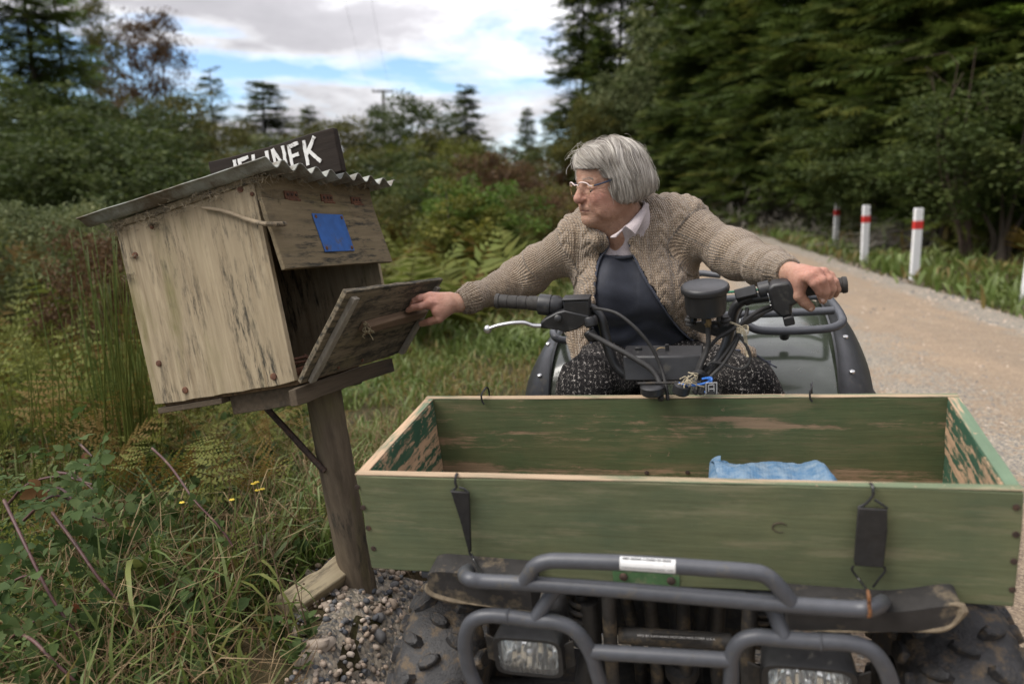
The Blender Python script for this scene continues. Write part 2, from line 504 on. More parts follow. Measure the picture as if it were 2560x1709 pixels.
# ------------------------------------------------------------------ terrain
def sstep(a, b, x):
    t = np.clip((np.asarray(x, float) - a) / (b - a), 0, 1)
    return t * t * (3 - 2 * t)
def road_right(y):
    y = np.asarray(y, float); q = np.maximum(y - 8, 0)
    return 5.3 + 0.12 * (y - 8) + 0.0009 * q * q
def road_left(y): return road_right(y) - 4.55
_bn = BIKE.R[:, 2]; _bp = BIKE.to_world((0.56, 0.5, -0.865))
def ground_z(x, y, rough=True):
    x = np.asarray(x, float); y = np.asarray(y, float)
    rl, rr = road_left(y), road_right(y)
    # verge left of the road, lifted to a low bank by the mailbox, a ditch beyond it
    verge = 0.06 + 0.17 * np.exp(-((y - 2.0) / 1.3) ** 2)
    ditch = -0.30 * np.exp(-((x + 1.75) / 0.5) ** 2 - ((y - 1.7) / 0.9) ** 2)
    left = verge + ditch + 0.035 * np.maximum(-x - 4, 0) ** 0.9 + 0.25 * sstep(5, 14, y) * sstep(0.5, 4, -x)
    crown = 0.05 * (1 - ((x - (rl + rr) / 2) / 2.3) ** 2)
    z = np.where(x < rl, left, np.where(x < rr, np.maximum(crown, 0) , 0))
    t = sstep(rl - 0.5, rl + 0.25, x)
    z = left * (1 - t) + np.maximum(crown, -0.05) * t
    b = np.maximum(x - rr - 2.0, 0)
    z = np.where(x > rr, -0.03 * sstep(0, 0.6, x - rr) + 0.55 * b - 0.02 * b * b * (b < 8), z)
    z = np.where(b > 8, 0.55 * 8 - 0.02 * 64 + 0.25 * (b - 8), z)
    # the bike stands nose down, dipping towards the camera
    plane = _bp[2] - (_bn[0] * (x - _bp[0]) + _bn[1] * (y - _bp[1])) / _bn[2]
    lx = (x - BIKE.T[0]) * BIKE.R[0, 0] + (y - BIKE.T[1]) * BIKE.R[1, 0]
    ly = (x - BIKE.T[0]) * BIKE.R[0, 1] + (y - BIKE.T[1]) * BIKE.R[1, 1]
    dl = np.maximum(0.0 - lx, 0); dr = np.maximum(lx - 1.15, 0); dy = np.maximum(np.maximum(-0.2 - ly, ly - 1.35), 0)
    w = np.exp(-(dl / 0.15) ** 2 - (dr / 0.9) ** 2 - (dy / 0.8) ** 2)
    z = z * (1 - w) + plane * w
    if rough:
        P = np.stack([x, y, 0 * x], -1)
        far = sstep(2, 10, np.hypot(x, y))
        z = z + fbm(P, 1.7, 3) * 0.03 + fbm(P, 0.15, 3) * 0.5 * far * (np.abs(x - (rl + rr) / 2) > 3.2)
    return z
def gz(x, y): return float(ground_z(np.array(x), np.array(y)))

def mat_ground():
    g = G('soil', rough=0.95, spec=0.1)
    v = g.co()
    n = g.noise(v, 3.0, 6, 0.6); f = g.noise(v, 60, 5, 0.7)
    col = g.ramp(n, [(0.35, (0.035, 0.028, 0.016)), (0.5, (0.055, 0.052, 0.022)), (0.66, (0.085, 0.06, 0.035))])
    col = g.mix(g.ramp(f, [(0.45, 0.0), (0.7, 0.6)]), col, (0.11, 0.085, 0.055))
    g.set('base', col); g.bump(f, 0.6, 0.02)
    return g.m
def mat_road():
    g = G('gravel_road', rough=0.9, spec=0.2)
    v = g.co()
    cell = g.voro(v, 55, 'F1', 'Color'); dist = g.voro(v, 55)
    cell2 = g.voro(g.co((1, 1, 1), (3.1, 1.7, 0.2)), 130, 'F1', 'Color')
    sepr = g.n('ShaderNodeSeparateColor'); g._in(sepr.inputs[0], cell)
    sep2 = g.n('ShaderNodeSeparateColor'); g._in(sep2.inputs[0], cell2)
    track = g.ramp(g.attr('across'), [(0.0, 1.0), (0.12, 0.75), (0.22, 0.0), (0.36, 0.1), (0.47, 0.75), (0.56, 0.45), (0.66, 0.05), (0.82, 0.1), (0.9, 0.8), (1.0, 1.0)])
    loose = g.math('ADD', track, g.math('MULTIPLY', g.math('SUBTRACT', g.noise(v, 1.6, 5, 0.6), 0.5), 1.4), True)
    clay = g.ramp(g.noise(v, 5, 6, 0.65), [(0.3, (0.25, 0.158, 0.088)), (0.7, (0.38, 0.255, 0.150))])
    stone = g.ramp(sepr.outputs[0], [(0.0, (0.09, 0.095, 0.10)), (0.4, (0.20, 0.195, 0.18)), (0.7, (0.34, 0.28, 0.21)), (1.0, (0.43, 0.37, 0.30))])
    stone2 = g.ramp(sep2.outputs[0], [(0.0, (0.11, 0.11, 0.11)), (0.5, (0.25, 0.22, 0.17)), (1.0, (0.42, 0.36, 0.28))])
    st = g.mix(g.ramp(dist, [(0.30, 0.0), (0.5, 1.0)]), stone, stone2)
    pick = g.math('GREATER_THAN', g.math('ADD', g.math('MULTIPLY', loose, 0.9), g.math('MULTIPLY', sepr.outputs[1], 0.5)), 0.70)
    clay = g.mix(g.ramp(g.noise(g.co((1, 0.25, 1)), 2.2, 5, 0.6), [(0.35, 0.0), (0.7, 0.5)]), clay, (0.15, 0.105, 0.068))
    g.set('base', g.mix(pick, g.mix(0.5, clay, stone2), st))
    g.bump(g.math('ADD', g.math('MULTIPLY', g.math('SUBTRACT', 1.0, dist), pick), g.noise(v, 40, 5, 0.7)), 0.6, 0.012)
    return g.m
def build_ground():
    def axis(lo, hi, fine_lo, fine_hi, step, grow):
        a = list(np.arange(fine_lo, fine_hi, step)); s = step
        while a[-1] < hi: s *= grow; a.append(a[-1] + s)
        s = step
        while a[0] > lo: s *= grow; a.insert(0, a[0] - s)
        return np.array(a)
    xs = axis(-260, 260, -3, 3, 0.07, 1.07); ys = axis(-60, 420, 0.5, 6, 0.07, 1.06)
    Xg, Yg = np.meshgrid(xs, ys, indexing='ij')
    Z = ground_z(Xg, Yg)
    V = np.stack([Xg, Yg, Z], -1).reshape(-1, 3)
    a, b = len(xs), len(ys)
    i, j = np.meshgrid(np.arange(a - 1), np.arange(b - 1), indexing='ij')
    q = (i * b + j).ravel()
    o = add_obj('ground', raw_mesh('ground', V, np.stack([q, q + b, q + b + 1, q + 1], 1)), mat_ground())
    tag(o, 'rough brown soil of the roadside bank and verge', 'ground', kind='structure')
    # the road is a sheet lying a little over the soil
    ys = np.concatenate([np.arange(-3, 8, 0.12), np.arange(8, 50, 0.6)])
    ts = np.linspace(0, 1, 41)
    T, Y = np.meshgrid(ts, ys, indexing='ij')
    lft = road_left(Y) - 0.12 - 0.48 * sstep(2.6, 2.15, Y) - 0.02
    Xr = lft + T * (road_right(Y) - lft) + fbm(np.stack([Y, T * 0 + 2, T * 0], -1), 0.9, 3) * 0.15 * np.abs(T - 0.5) * 2
    Z = ground_z(Xr, Y) + 0.012 - 0.02 * (np.abs(T - 0.5) > 0.49)
    V = np.stack([Xr, Y, Z], -1).reshape(-1, 3)
    a, b = T.shape
    i, j = np.meshgrid(np.arange(a - 1), np.arange(b - 1), indexing='ij')
    q = (i * b + j).ravel()
    me = raw_mesh('road', V, np.stack([q, q + b, q + b + 1, q + 1], 1))
    vattr(me, 'across', np.clip((Xr - road_left(Y)) / 4.55, 0, 1).ravel())
    tag(add_obj('road', me, mat_road()), 'pale unsealed gravel road curving away beside the forest', 'road', kind='structure')
build_ground()

# ------------------------------------------------------------------ shared materials
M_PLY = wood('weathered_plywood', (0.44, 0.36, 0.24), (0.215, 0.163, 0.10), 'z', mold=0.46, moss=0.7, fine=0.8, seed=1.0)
M_FLAP = wood('dark_weathered_board', (0.235, 0.185, 0.112), (0.11, 0.085, 0.05), 'x', mold=0.6, moss=0.2, seed=3.0)
M_DOORW = wood('mouldy_board', (0.25, 0.205, 0.14), (0.10, 0.082, 0.056), 'x', mold=1.15, moss=0.3, seed=5.0)
M_BATTEN = wood('grey_batten', (0.33, 0.30, 0.245), (0.16, 0.14, 0.11), 'z', mold=0.4, seed=6.0)
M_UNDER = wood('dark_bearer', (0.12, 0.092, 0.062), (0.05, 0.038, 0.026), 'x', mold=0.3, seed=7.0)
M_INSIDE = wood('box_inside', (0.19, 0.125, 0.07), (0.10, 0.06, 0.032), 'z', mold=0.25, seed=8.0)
M_POST = wood('old_post', (0.185, 0.145, 0.10), (0.055, 0.042, 0.03), 'z', mold=0.25, moss=0.5, fine=0.55, seed=9.0)
M_SIGNB = wood('black_stained_board', (0.035, 0.026, 0.02), (0.012, 0.009, 0.008), 'y', mold=0.2, seed=11.0)
M_HANDLE = wood('brown_bar', (0.20, 0.135, 0.085), (0.085, 0.055, 0.036), 'x', mold=0.15, seed=15.0)
M_CUT = wood('pale_offcut', (0.50, 0.42, 0.28), (0.30, 0.24, 0.15), 'x', mold=0.35, moss=0.4, seed=12.0)
M_RUST = plain('rusty_iron', (0.115, 0.05, 0.028), 0.85, 0.5, 120, dirt=(0.20, 0.09, 0.04), dirt_amt=0.4, bump=0.4)
M_RUSTDARK = plain('dark_rusty_iron', (0.05, 0.032, 0.024), 0.8, 0.5, 90, dirt=(0.12, 0.055, 0.03), dirt_amt=0.3)
M_IRON = plain('roofing_iron', (0.27, 0.285, 0.26), 0.72, 0.25, 14, dirt=(0.115, 0.09, 0.06), dirt_amt=0.7)
M_BLUEP = plain('blue_enamel', (0.028, 0.105, 0.34), 0.45, 0.2, 40, dirt=(0.10, 0.085, 0.08), dirt_amt=0.12)
M_LETTER = plain('white_hand_paint', (0.72, 0.71, 0.68), 0.7, 0.1, 60, dirt=(0.03, 0.025, 0.02), dirt_amt=0.28)
M_WEB = plain('cobweb_and_straw', (0.20, 0.165, 0.11), 0.95, 0.4, 90)
M_STICK = wood('bare_stick', (0.36, 0.29, 0.20), (0.17, 0.13, 0.085), 'y', mold=0.2, seed=14.0)
M_BARKNOT = plain('frayed_rope', (0.24, 0.20, 0.12), 0.95, 0.5, 200)

# ------------------------------------------------------------------ mailbox
def build_mailbox():
    rnd = random.Random(4)
    root = empty('mailbox', M=MAIL.m4())
    tag(root, 'leaning plywood roadside mailbox with corrugated iron roof and open front door', 'mailbox')
    W, D, Hf, Hb, t = 0.533, 0.415, 0.471, 0.448, 0.015
    L = MAIL.at
    def side(x0, x1, name):
        mb = MB()
        n = 14
        top = [(D - (D) * k / n, Hb + (Hf - Hb) * k / n) for k in range(n + 1)]
        bot = [(D * k / n, 0.0 + 0.0012 * math.sin(k * 2.1) + (0.004 if k in (0, n) else 0)) for k in range(n + 1)]
        poly = bot + top
        V = [(x0, p[0], p[1]) for p in poly] + [(x1, p[0], p[1]) for p in poly]
        m = len(poly)
        F = [tuple(range(m)), tuple(range(2 * m - 1, m - 1, -1))] + [(i, i + m, (i + 1) % m + m, (i + 1) % m) for i in range(m)]
        mb.add(V, F)
        return mb.obj(name, M_PLY, root, bevel=0.0015)
    sp = side(0.0, t, 'side_panel')
    side(W - t, W, 'side_panel')
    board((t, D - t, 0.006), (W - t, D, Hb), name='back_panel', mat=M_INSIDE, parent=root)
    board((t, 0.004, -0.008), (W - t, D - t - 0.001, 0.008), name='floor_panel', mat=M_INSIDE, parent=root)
    board((0.002, -0.014, 0.424), (W - 0.002, -0.001, Hf + 0.012), (8, 1, 1), 0.002, 3, 'header_board', M_FLAP, root)
    board((0.004, -0.005, Hf + 0.003), (W, 0.02, Hf + 0.022), (8, 1, 1), 0.002, 5, 'roof_batten', M_UNDER, root)
    # side eave batten just under the sheet
    mb = MB(); mb.hexa([(-0.006, -0.01, Hf - 0.004), (0.018, -0.01, Hf - 0.004), (0.018, D, Hb - 0.004), (-0.006, D, Hb - 0.004), (-0.006, -0.01, Hf + 0.013), (0.018, -0.01, Hf + 0.013), (0.018, D, Hb + 0.012), (-0.006, D, Hb + 0.012)])
    mb.obj('eave_batten', M_FLAP, root, bevel=0.001)
    # flap: hangs from the header, kicked out at the foot
    a = math.atan2(0.026, 0.17)
    R = np.array([[1, 0, 0], [0, math.cos(a), math.sin(a)], [0, -math.sin(a), math.cos(a)]])   # local z up the flap
    To = np.array([0, -0.036, 0.257])
    board((-0.014, -0.013, 0), (0.516, 0, 0.172), (10, 1, 4), 0.003, 9, 'flap', M_FLAP, root, R=R, T=To, chip=0.006)
    pl = board((0.170, -0.0162, 0.036), (0.316, -0.0134, 0.137), name='blue_plate', mat=M_BLUEP, parent=root, bevel=0.0008, R=R, T=To)
    for x, z in ((0.181, 0.128), (0.305, 0.128), (0.181, 0.045), (0.305, 0.045)):
        mb = MB(); mb.ball(R @ np.array((x, -0.0165, z)) + To, (0.0052, 0.003, 0.0052), 8, 5)
        mb.obj('nail', M_RUST, pl)
    for x0 in (0.09, 0.252, 0.405):
        mb = MB()
        mb.box((x0, -0.0185, 0.428), (x0 + 0.055, -0.0145, 0.450))
        mb.tube([(x0, -0.02, 0.428), (x0 + 0.055, -0.02, 0.428)], 0.004, 8)
        h = mb.obj('hinge', M_RUST, root, bevel=0.0006)
        for k in (0.010, 0.0275, 0.045):
            m2 = MB(); m2.ball((x0 + k, -0.0195, 0.441), (0.0038, 0.0025, 0.0038), 7, 5); m2.obj('screw', M_RUSTDARK, h)
    # door, folded out and down
    d0, d1 = np.array((0, -0.020, -0.004)), np.array((0, -0.190, 0.181))
    e = (d1 - d0); ln = np.linalg.norm(e); e /= ln
    nrm = np.cross(np.array((1.0, 0, 0)), e)         # towards inside/up
    Rd = np.stack([np.array((1.0, 0, 0)), nrm, e], 1)
    if nrm[2] < 0: Rd[:, 1] *= -1
    inward = Rd[:, 1]
    Rd = np.stack([np.array((1.0, 0, 0)), inward, e], 1)
    door = board((-0.012, 0, 0), (0.526, 0.012, ln), (10, 1, 5), 0.003, 12, 'door', M_DOORW, root, R=Rd, T=d0, chip=0.006)
    board((0.012, -0.013, 0.004), (0.038, -0.0005, ln - 0.014), (1, 1, 6), 0.002, 13, 'batten', M_BATTEN, door, R=Rd, T=d0, chip=0.004)
    board((0.488, -0.013, 0.004), (0.512, -0.0005, ln - 0.02), (1, 1, 6), 0.002, 14, 'batten', M_BATTEN, door, R=Rd, T=d0, chip=0.004)
    def on_door(u, v, off=0.0):
        o = MAIL.to_local(CAM); d = MAIL.R.T @ ray(u, v)
        q = d0 + inward * off
        return o + d * (((q - o) @ inward) / (d @ inward))
    hb0, hb1 = on_door(912, 821, -0.016), on_door(1060, 782, -0.016)
    global DOOR_GRIP
    DOOR_GRIP = (MAIL.to_world(hb0), MAIL.to_world(hb1), MAIL.R @ inward, MAIL.R @ e)
    dx = (hb1 - hb0) / np.linalg.norm(hb1 - hb0)
    Rh = np.stack([dx, inward, np.cross(dx, inward)], 1)
    board((0, -0.010, -0.012), (np.linalg.norm(hb1 - hb0), 0.0155, 0.012), (8, 1, 1), 0.002, 15, 'handle_bar', M_HANDLE, door, R=Rh, T=hb0, chip=0.004)
    mb = MB()
    for k in range(20):
        c = hb0 + np.array([rnd.gauss(0, 0.004), rnd.gauss(-0.004, 0.004), rnd.gauss(0, 0.005)])
        q = [c]
        for s in range(4): q.append(q[-1] + np.array([rnd.gauss(-0.001, 0.004), rnd.gauss(-0.001, 0.004), rnd.gauss(-0.002, 0.004)]))
        mb.tube(spline(q, 3), 0.0014, 5)
    mb.obj('rope_knot', M_BARKNOT, door, smooth=True)
    for u, v in ((906, 900), (846, 918)):
        mb = MB(); mb.ball(on_door(u, v, -0.001), (0.005, 0.003, 0.005), 8, 5); mb.obj('nail', M_RUST, door)
    # underside: fascia and bearers
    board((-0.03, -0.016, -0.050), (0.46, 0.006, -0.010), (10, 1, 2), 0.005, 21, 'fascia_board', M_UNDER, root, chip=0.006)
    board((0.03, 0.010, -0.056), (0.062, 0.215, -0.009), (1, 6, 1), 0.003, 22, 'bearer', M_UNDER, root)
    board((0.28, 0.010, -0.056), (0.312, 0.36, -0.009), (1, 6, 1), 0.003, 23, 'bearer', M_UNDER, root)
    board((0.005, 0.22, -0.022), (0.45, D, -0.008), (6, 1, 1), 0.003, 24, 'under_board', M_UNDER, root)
    # corrugated roof
    na, nb = 86, 20
    xs = np.linspace(-0.045, 0.585, na); ysr = np.linspace(-0.074, 0.485, nb)
    Xg, Yg = np.meshgrid(xs, ysr, indexing='ij')
    zl = 0.4935 + (0.473 - 0.4935) * (Yg + 0.07) / 0.555
    Z = zl - 0.010 * (Xg + 0.04) / 0.6 + 0.0105 * np.cos((Xg + 0.045) / 0.0695 * 2 * PI) + 0.004 * fbm(np.stack([Xg, Yg, 0 * Xg], -1), 5, 3)
    Yj = Yg + 0.004 * fbm(np.stack([Xg, 0 * Xg, 0 * Xg + 3], -1), 16, 3) * (np.abs(Yg - 0.2) > 0.26)
    MB().sheet(np.stack([Xg, Yj, Z], -1), -0.0022).obj('roof', M_IRON, root, sharp=50)
    # cobwebs, straw and lichen caught under the eaves
    mb = MB()
    def tuft(c, n, s):
        for k in range(n):
            q = [np.array(c) + np.array([rnd.gauss(0, s * 0.4), rnd.gauss(0, s), rnd.gauss(0, s * 0.35)])]
            for j in range(4): q.append(q[-1] + np.array([rnd.gauss(0, s * 0.25), rnd.gauss(0, s * 0.5), rnd.gauss(-s * 0.12, s * 0.4)]))
            mb.tube(spline(q, 2), 0.0005, 3)
    for k in range(30):
        y = rnd.uniform(-0.05, 0.46)
        tuft((rnd.uniform(-0.03, -0.002), y, Hf - 0.006 + (Hb - Hf) * y / D + rnd.uniform(-0.008, 0.012)), 8, 0.012)
    for k in range(18):
        tuft((rnd.uniform(0.0, 0.5), -0.03, 0.485 + rnd.uniform(-0.012, 0.006)), 8, 0.012)
    tuft(L(384, 560, -0.004, 0), 24, 0.008); tuft(L(338, 640, -0.004, 0), 16, 0.006); tuft(L(322, 690, -0.006, 0), 20, 0.007); tuft(L(692, 500, -0.02), 14, 0.008)
    o = mb.obj('cobweb', M_WEB, root, smooth=False, fix=False); o['kind'] = 'stuff'
    # stick that serves as a latch
    p = [L(506, 519, -0.008, 0), L(560, 528, -0.010, 0), L(620, 549, -0.012, 0), L(665, 560, -0.040), L(713, 560, -0.048)]
    MB().tube(spline(p, 6), np.linspace(0.0042, 0.0058, 25), 8).obj('latch_stick', M_STICK, root)
    # rusty nail heads on the side
    for u, v, r in ((600, 473, 0.0085), (630, 485, 0.005), (379, 566, 0.0065), (338, 638, 0.008), (397, 908, 0.0078), (463, 975, 0.0085), (684, 941, 0.0085)):
        c = L(u, v, -0.001, 0)
        mb = MB(); mb.lathe([(r, -0.001), (r * 0.95, 0.002), (r * 0.4, 0.0032)], c, (-1, 0, 0), 12); mb.obj('nail', M_RUST, root)
    for u, v in ((803, 742), (908, 710)):
        mb = MB(); mb.ball(L(u, v, D - t - 0.002), (0.012, 0.006, 0.012), 10, 6); mb.obj('bolt', M_RUSTDARK, root)
    # rusty latch iron and coil lying in the box
    mb = MB()
    a_, b_ = np.array((0.045, 0.10, 0.05)), np.array((0.20, 0.09, 0.046))
    mb.tube([a_, b_], 0.0042, 6); mb.tube([a_ + (0, -0.012, -0.006), b_ + (0.0, -0.012, -0.012)], 0.0042, 6); mb.tube([b_ + (0, 0.006, 0.004), b_ + (0.002, -0.02, -0.014)], 0.005, 6)
    mb.obj('latch_iron', M_RUST, root)
    tt = np.linspace(0, 12 * 2 * PI, 150)
    c0, c1 = np.array((0.035, 0.03, 0.019)), np.array((0.085, 0.025, 0.022))
    q = c0 + np.outer(tt / tt[-1], c1 - c0) + np.stack([0 * tt, 0.008 * np.cos(tt), 0.008 * np.sin(tt)], -1)
    MB().tube(q, 0.0012, 5).obj('coil_spring', M_RUST, root)
    # post, brace and sign
    wp = [np.array((-0.505, 2.05, 0.815)), np.array((-0.482, 2.05, 0.63)), np.array((-0.455, 2.05, 0.42)), np.array((-0.425, 2.05, 0.22)), np.array((-0.412, 2.05, 0.10))]
    mb = MB(); P = spline([MAIL.to_local(p) for p in wp], 9)
    x, y, _ = basis(P[-1] - P[0]); V = []; n = 22
    for i, c in enumerate(P):
        an = np.arange(n) * 2 * PI / n
        r = 0.0475 * (1 + 0.035 * np.cos(4 * an)) + 0.004 * fbm(np.stack([np.cos(an), np.sin(an), 0 * an + i * 0.05], -1), 2.5, 3) - 0.002 * (np.sin(an * 9 + 2 * np.sin(i * 0.2)) > 0.8)
        V.append(c + np.cos(an)[:, None] * r[:, None] * x + np.sin(an)[:, None] * r[:, None] * y)
    F = [(i * n + a_, i * n + (a_ + 1) % n, (i + 1) * n + (a_ + 1) % n, (i + 1) * n + a_) for i in range(len(P) - 1) for a_ in range(n)]
    F += [tuple(range(n)), tuple((len(P) - 1) * n + k for k in range(n))]
    mb.add(np.vstack(V), F); mb.obj('post', M_POST, root, sharp=60)
    b0, b1 = MAIL.to_local(at(648, 1000, 2.06)), MAIL.to_local(at(812, 1178, 2.0))
    MB().tube([b0, 0.5 * (b0 + b1) + 0.001, b1], 0.0085, 6).obj('brace_rod', M_RUSTDARK, root, sharp=40)
    sign = board((0.252, -0.092, 0.492), (0.276, 0.302, 0.604), (1, 10, 3), 0.003, 31, 'name_sign', M_SIGNB, root, bevel=0.003, chip=0.004)
    S = {'J': [[(0.8, 1), (0.8, 0.2), (0.6, 0), (0.25, 0.02), (0.1, 0.25)]], 'E': [[(0.1, 0), (0.1, 1)], [(0.1, 0.95), (0.8, 1)], [(0.1, 0.5), (0.68, 0.54)], [(0.1, 0.04), (0.82, 0.02)]],
         'L': [[(0.15, 1), (0.12, 0)], [(0.12, 0.04), (0.8, 0.04)]], 'I': [[(0.5, 1), (0.5, 0)]], 'N': [[(0.1, 0), (0.12, 1)], [(0.12, 1), (0.82, 0.0)], [(0.82, 0), (0.86, 1.02)]],
         'K': [[(0.12, 0), (0.15, 1)], [(0.16, 0.42), (0.85, 1.05)], [(0.34, 0.56), (0.95, 0.0)]]}
    y0 = 0.243; wd = {'J': 0.036, 'E': 0.044, 'L': 0.036, 'I': 0.026, 'N': 0.050, 'K': 0.052}
    for ch in 'JELINEK':
        mb = MB(); w = wd[ch]; h = 0.058; zb = 0.531
        for st in S[ch]:
            for (ax, az), (bx, bz) in zip(st[:-1], st[1:]):
                p = np.array((-(ax * w * 0.86), az * h)); q = np.array((-(bx * w * 0.86), bz * h))
                d = q - p; d /= np.linalg.norm(d) + 1e-9; nn = np.array((-d[1], d[0])) * 0.0047
                p = p - d * 0.003; q = q + d * 0.003
                n = 7; lo, hi = [], []
                for k in range(n):
                    c = p + (q - p) * k / (n - 1)
                    lo.append(c - nn * (1 + rnd.uniform(-0.25, 0.25))); hi.append(c + nn * (1 + rnd.uniform(-0.25, 0.25)))
                poly = lo + hi[::-1]
                dz = 0.0004 * rnd.random()
                V = [(0.2508 - dz, y0 + a_[0], zb + a_[1]) for a_ in poly] + [(0.2545, y0 + a_[0], zb + a_[1]) for a_ in poly]
                m = len(poly)
                F = [(k, k + 1, m - 2 - k, m - 1 - k) for k in range(n - 1)] + [(k, (k + 1) % m, (k + 1) % m + m, k + m) for k in range(m)]
                mb.add(V, F)
        mb.obj('letter', M_LETTER, sign, smooth=False)
        y0 -= w
    return root
build_mailbox()
# weathered offcut lying at the foot of the post
def build_offcut():
    p0, p1 = at(733, 1518, 1.86), at(850, 1415, 2.02)
    p0[2] = gz(p0[0], p0[1]) + 0.030; p1[2] = gz(p1[0], p1[1]) + 0.045
    p0 = at(722, 1516, 1.88); p1 = at(862, 1412, 2.06)
    d = p1 - p0; ln = np.linalg.norm(d); d /= ln
    up = np.array([0.25, -0.35, 1.0]); up -= d * (up @ d); up /= np.linalg.norm(up)
    R = np.stack([d, np.cross(up, d), up], 1)
    M = np.eye(4); M[:3, :3] = R; M[:3, 3] = p0
    o = board((-0.01, -0.035, -0.024), (ln + 0.04, 0.035, 0.022), (10, 3, 2), 0.006, 41, 'timber_offcut', M_CUT, None, 0.004, chip=0.012)
    o.matrix_world = Matrix(M.tolist())
    tag(o, 'pale split timber offcut lying on the ground at the foot of the mailbox post', 'timber')
build_offcut()
# ------------------------------------------------------------------ quad bike
M_BAR = plain('grey_bar_paint', (0.062, 0.065, 0.074), 0.42, 0.12, 60, dirt=(0.11, 0.095, 0.07), dirt_amt=0.10)
M_BLACKP = plain('black_plastic', (0.017, 0.017, 0.018), 0.42, 0.25, 60, dirt=(0.06, 0.055, 0.045), dirt_amt=0.12)
M_BLACKM = plain('satin_black_metal', (0.02, 0.02, 0.021), 0.35, 0.2, 60)
M_RUBBER = plain('black_rubber', (0.02, 0.019, 0.018), 0.65, 0.3, 80, bump=0.1)
M_GRIP = plain('grip_rubber', (0.028, 0.025, 0.022), 0.7, 0.3, 120, bump=0.2)
M_GREENB = plain('green_body_plastic', (0.045, 0.055, 0.038), 0.2, 0.12, 25, dirt=(0.12, 0.11, 0.085), dirt_amt=0.10, spec=0.9, coat=0.3)
M_FLARE = plain('grey_black_flare', (0.045, 0.046, 0.05), 0.36, 0.15, 40, dirt=(0.11, 0.10, 0.085), dirt_amt=0.18)
M_ALLOY = plain('worn_alloy', (0.50, 0.50, 0.50), 0.33, 0.15, 60, metal=0.9)
M_BRASS = plain('tarnished_brass', (0.23, 0.17, 0.09), 0.5, 0.3, 90, metal=0.6)
M_MUDG = plain('muddy_mudguard', (0.022, 0.020, 0.019), 0.7, 0.4, 30, dirt=(0.16, 0.125, 0.08), dirt_amt=0.34, bump=0.2)
M_TYRE = plain('muddy_tyre', (0.024, 0.023, 0.023), 0.6, 0.4, 75, dirt=(0.115, 0.083, 0.050), dirt_amt=0.50, bump=0.7)
M_CHASSIS = plain('dirty_chassis', (0.022, 0.020, 0.018), 0.7, 0.5, 50, dirt=(0.10, 0.075, 0.045), dirt_amt=0.4, bump=0.3)
M_STICKER = plain('white_sticker', (0.66, 0.66, 0.65), 0.5, 0.06, 60, dirt=(0.30, 0.28, 0.25), dirt_amt=0.12)
M_PRINT = plain('black_print', (0.02, 0.02, 0.02), 0.6, 0.1, 60)
M_WPRINT = plain('white_print', (0.55, 0.55, 0.55), 0.6, 0.1, 60)
M_BLUEW = plain('blue_wire', (0.03, 0.16, 0.55), 0.4, 0.1, 60)
M_TWINE = plain('twine', (0.42, 0.36, 0.25), 0.95, 0.35, 200)
M_SEAT = plain('seat_vinyl', (0.015, 0.015, 0.016), 0.5, 0.2, 60)
def text_obj(name, body, size, M, mat, parent, extrude=0.0002, width=None):
    cu = bpy.data.curves.new(name, 'FONT')
    cu.body = body; cu.size = size; cu.extrude = extrude; cu.align_x = 'CENTER'; cu.align_y = 'CENTER'
    cu.materials.append(mat)
    tmp = bpy.data.objects.new('lettering_source', cu); COL.objects.link(tmp)
    me = bpy.data.meshes.new_from_object(tmp.evaluated_get(bpy.context.evaluated_depsgraph_get()))
    bpy.data.objects.remove(tmp); bpy.data.curves.remove(cu)
    me.name = name
    o = bpy.data.objects.new(name, me); COL.objects.link(o)
    o.parent = parent; o.matrix_local = M
    o['kind'] = 'stuff'
    return o
def frame4(x, y, o):
    x = np.asarray(x, float); x /= np.linalg.norm(x)
    y = np.asarray(y, float); y = y - x * (x @ y); y /= np.linalg.norm(y)
    M = np.eye(4); M[:3, 0] = x; M[:3, 1] = y; M[:3, 2] = np.cross(x, y); M[:3, 3] = o
    return Matrix(M.tolist())
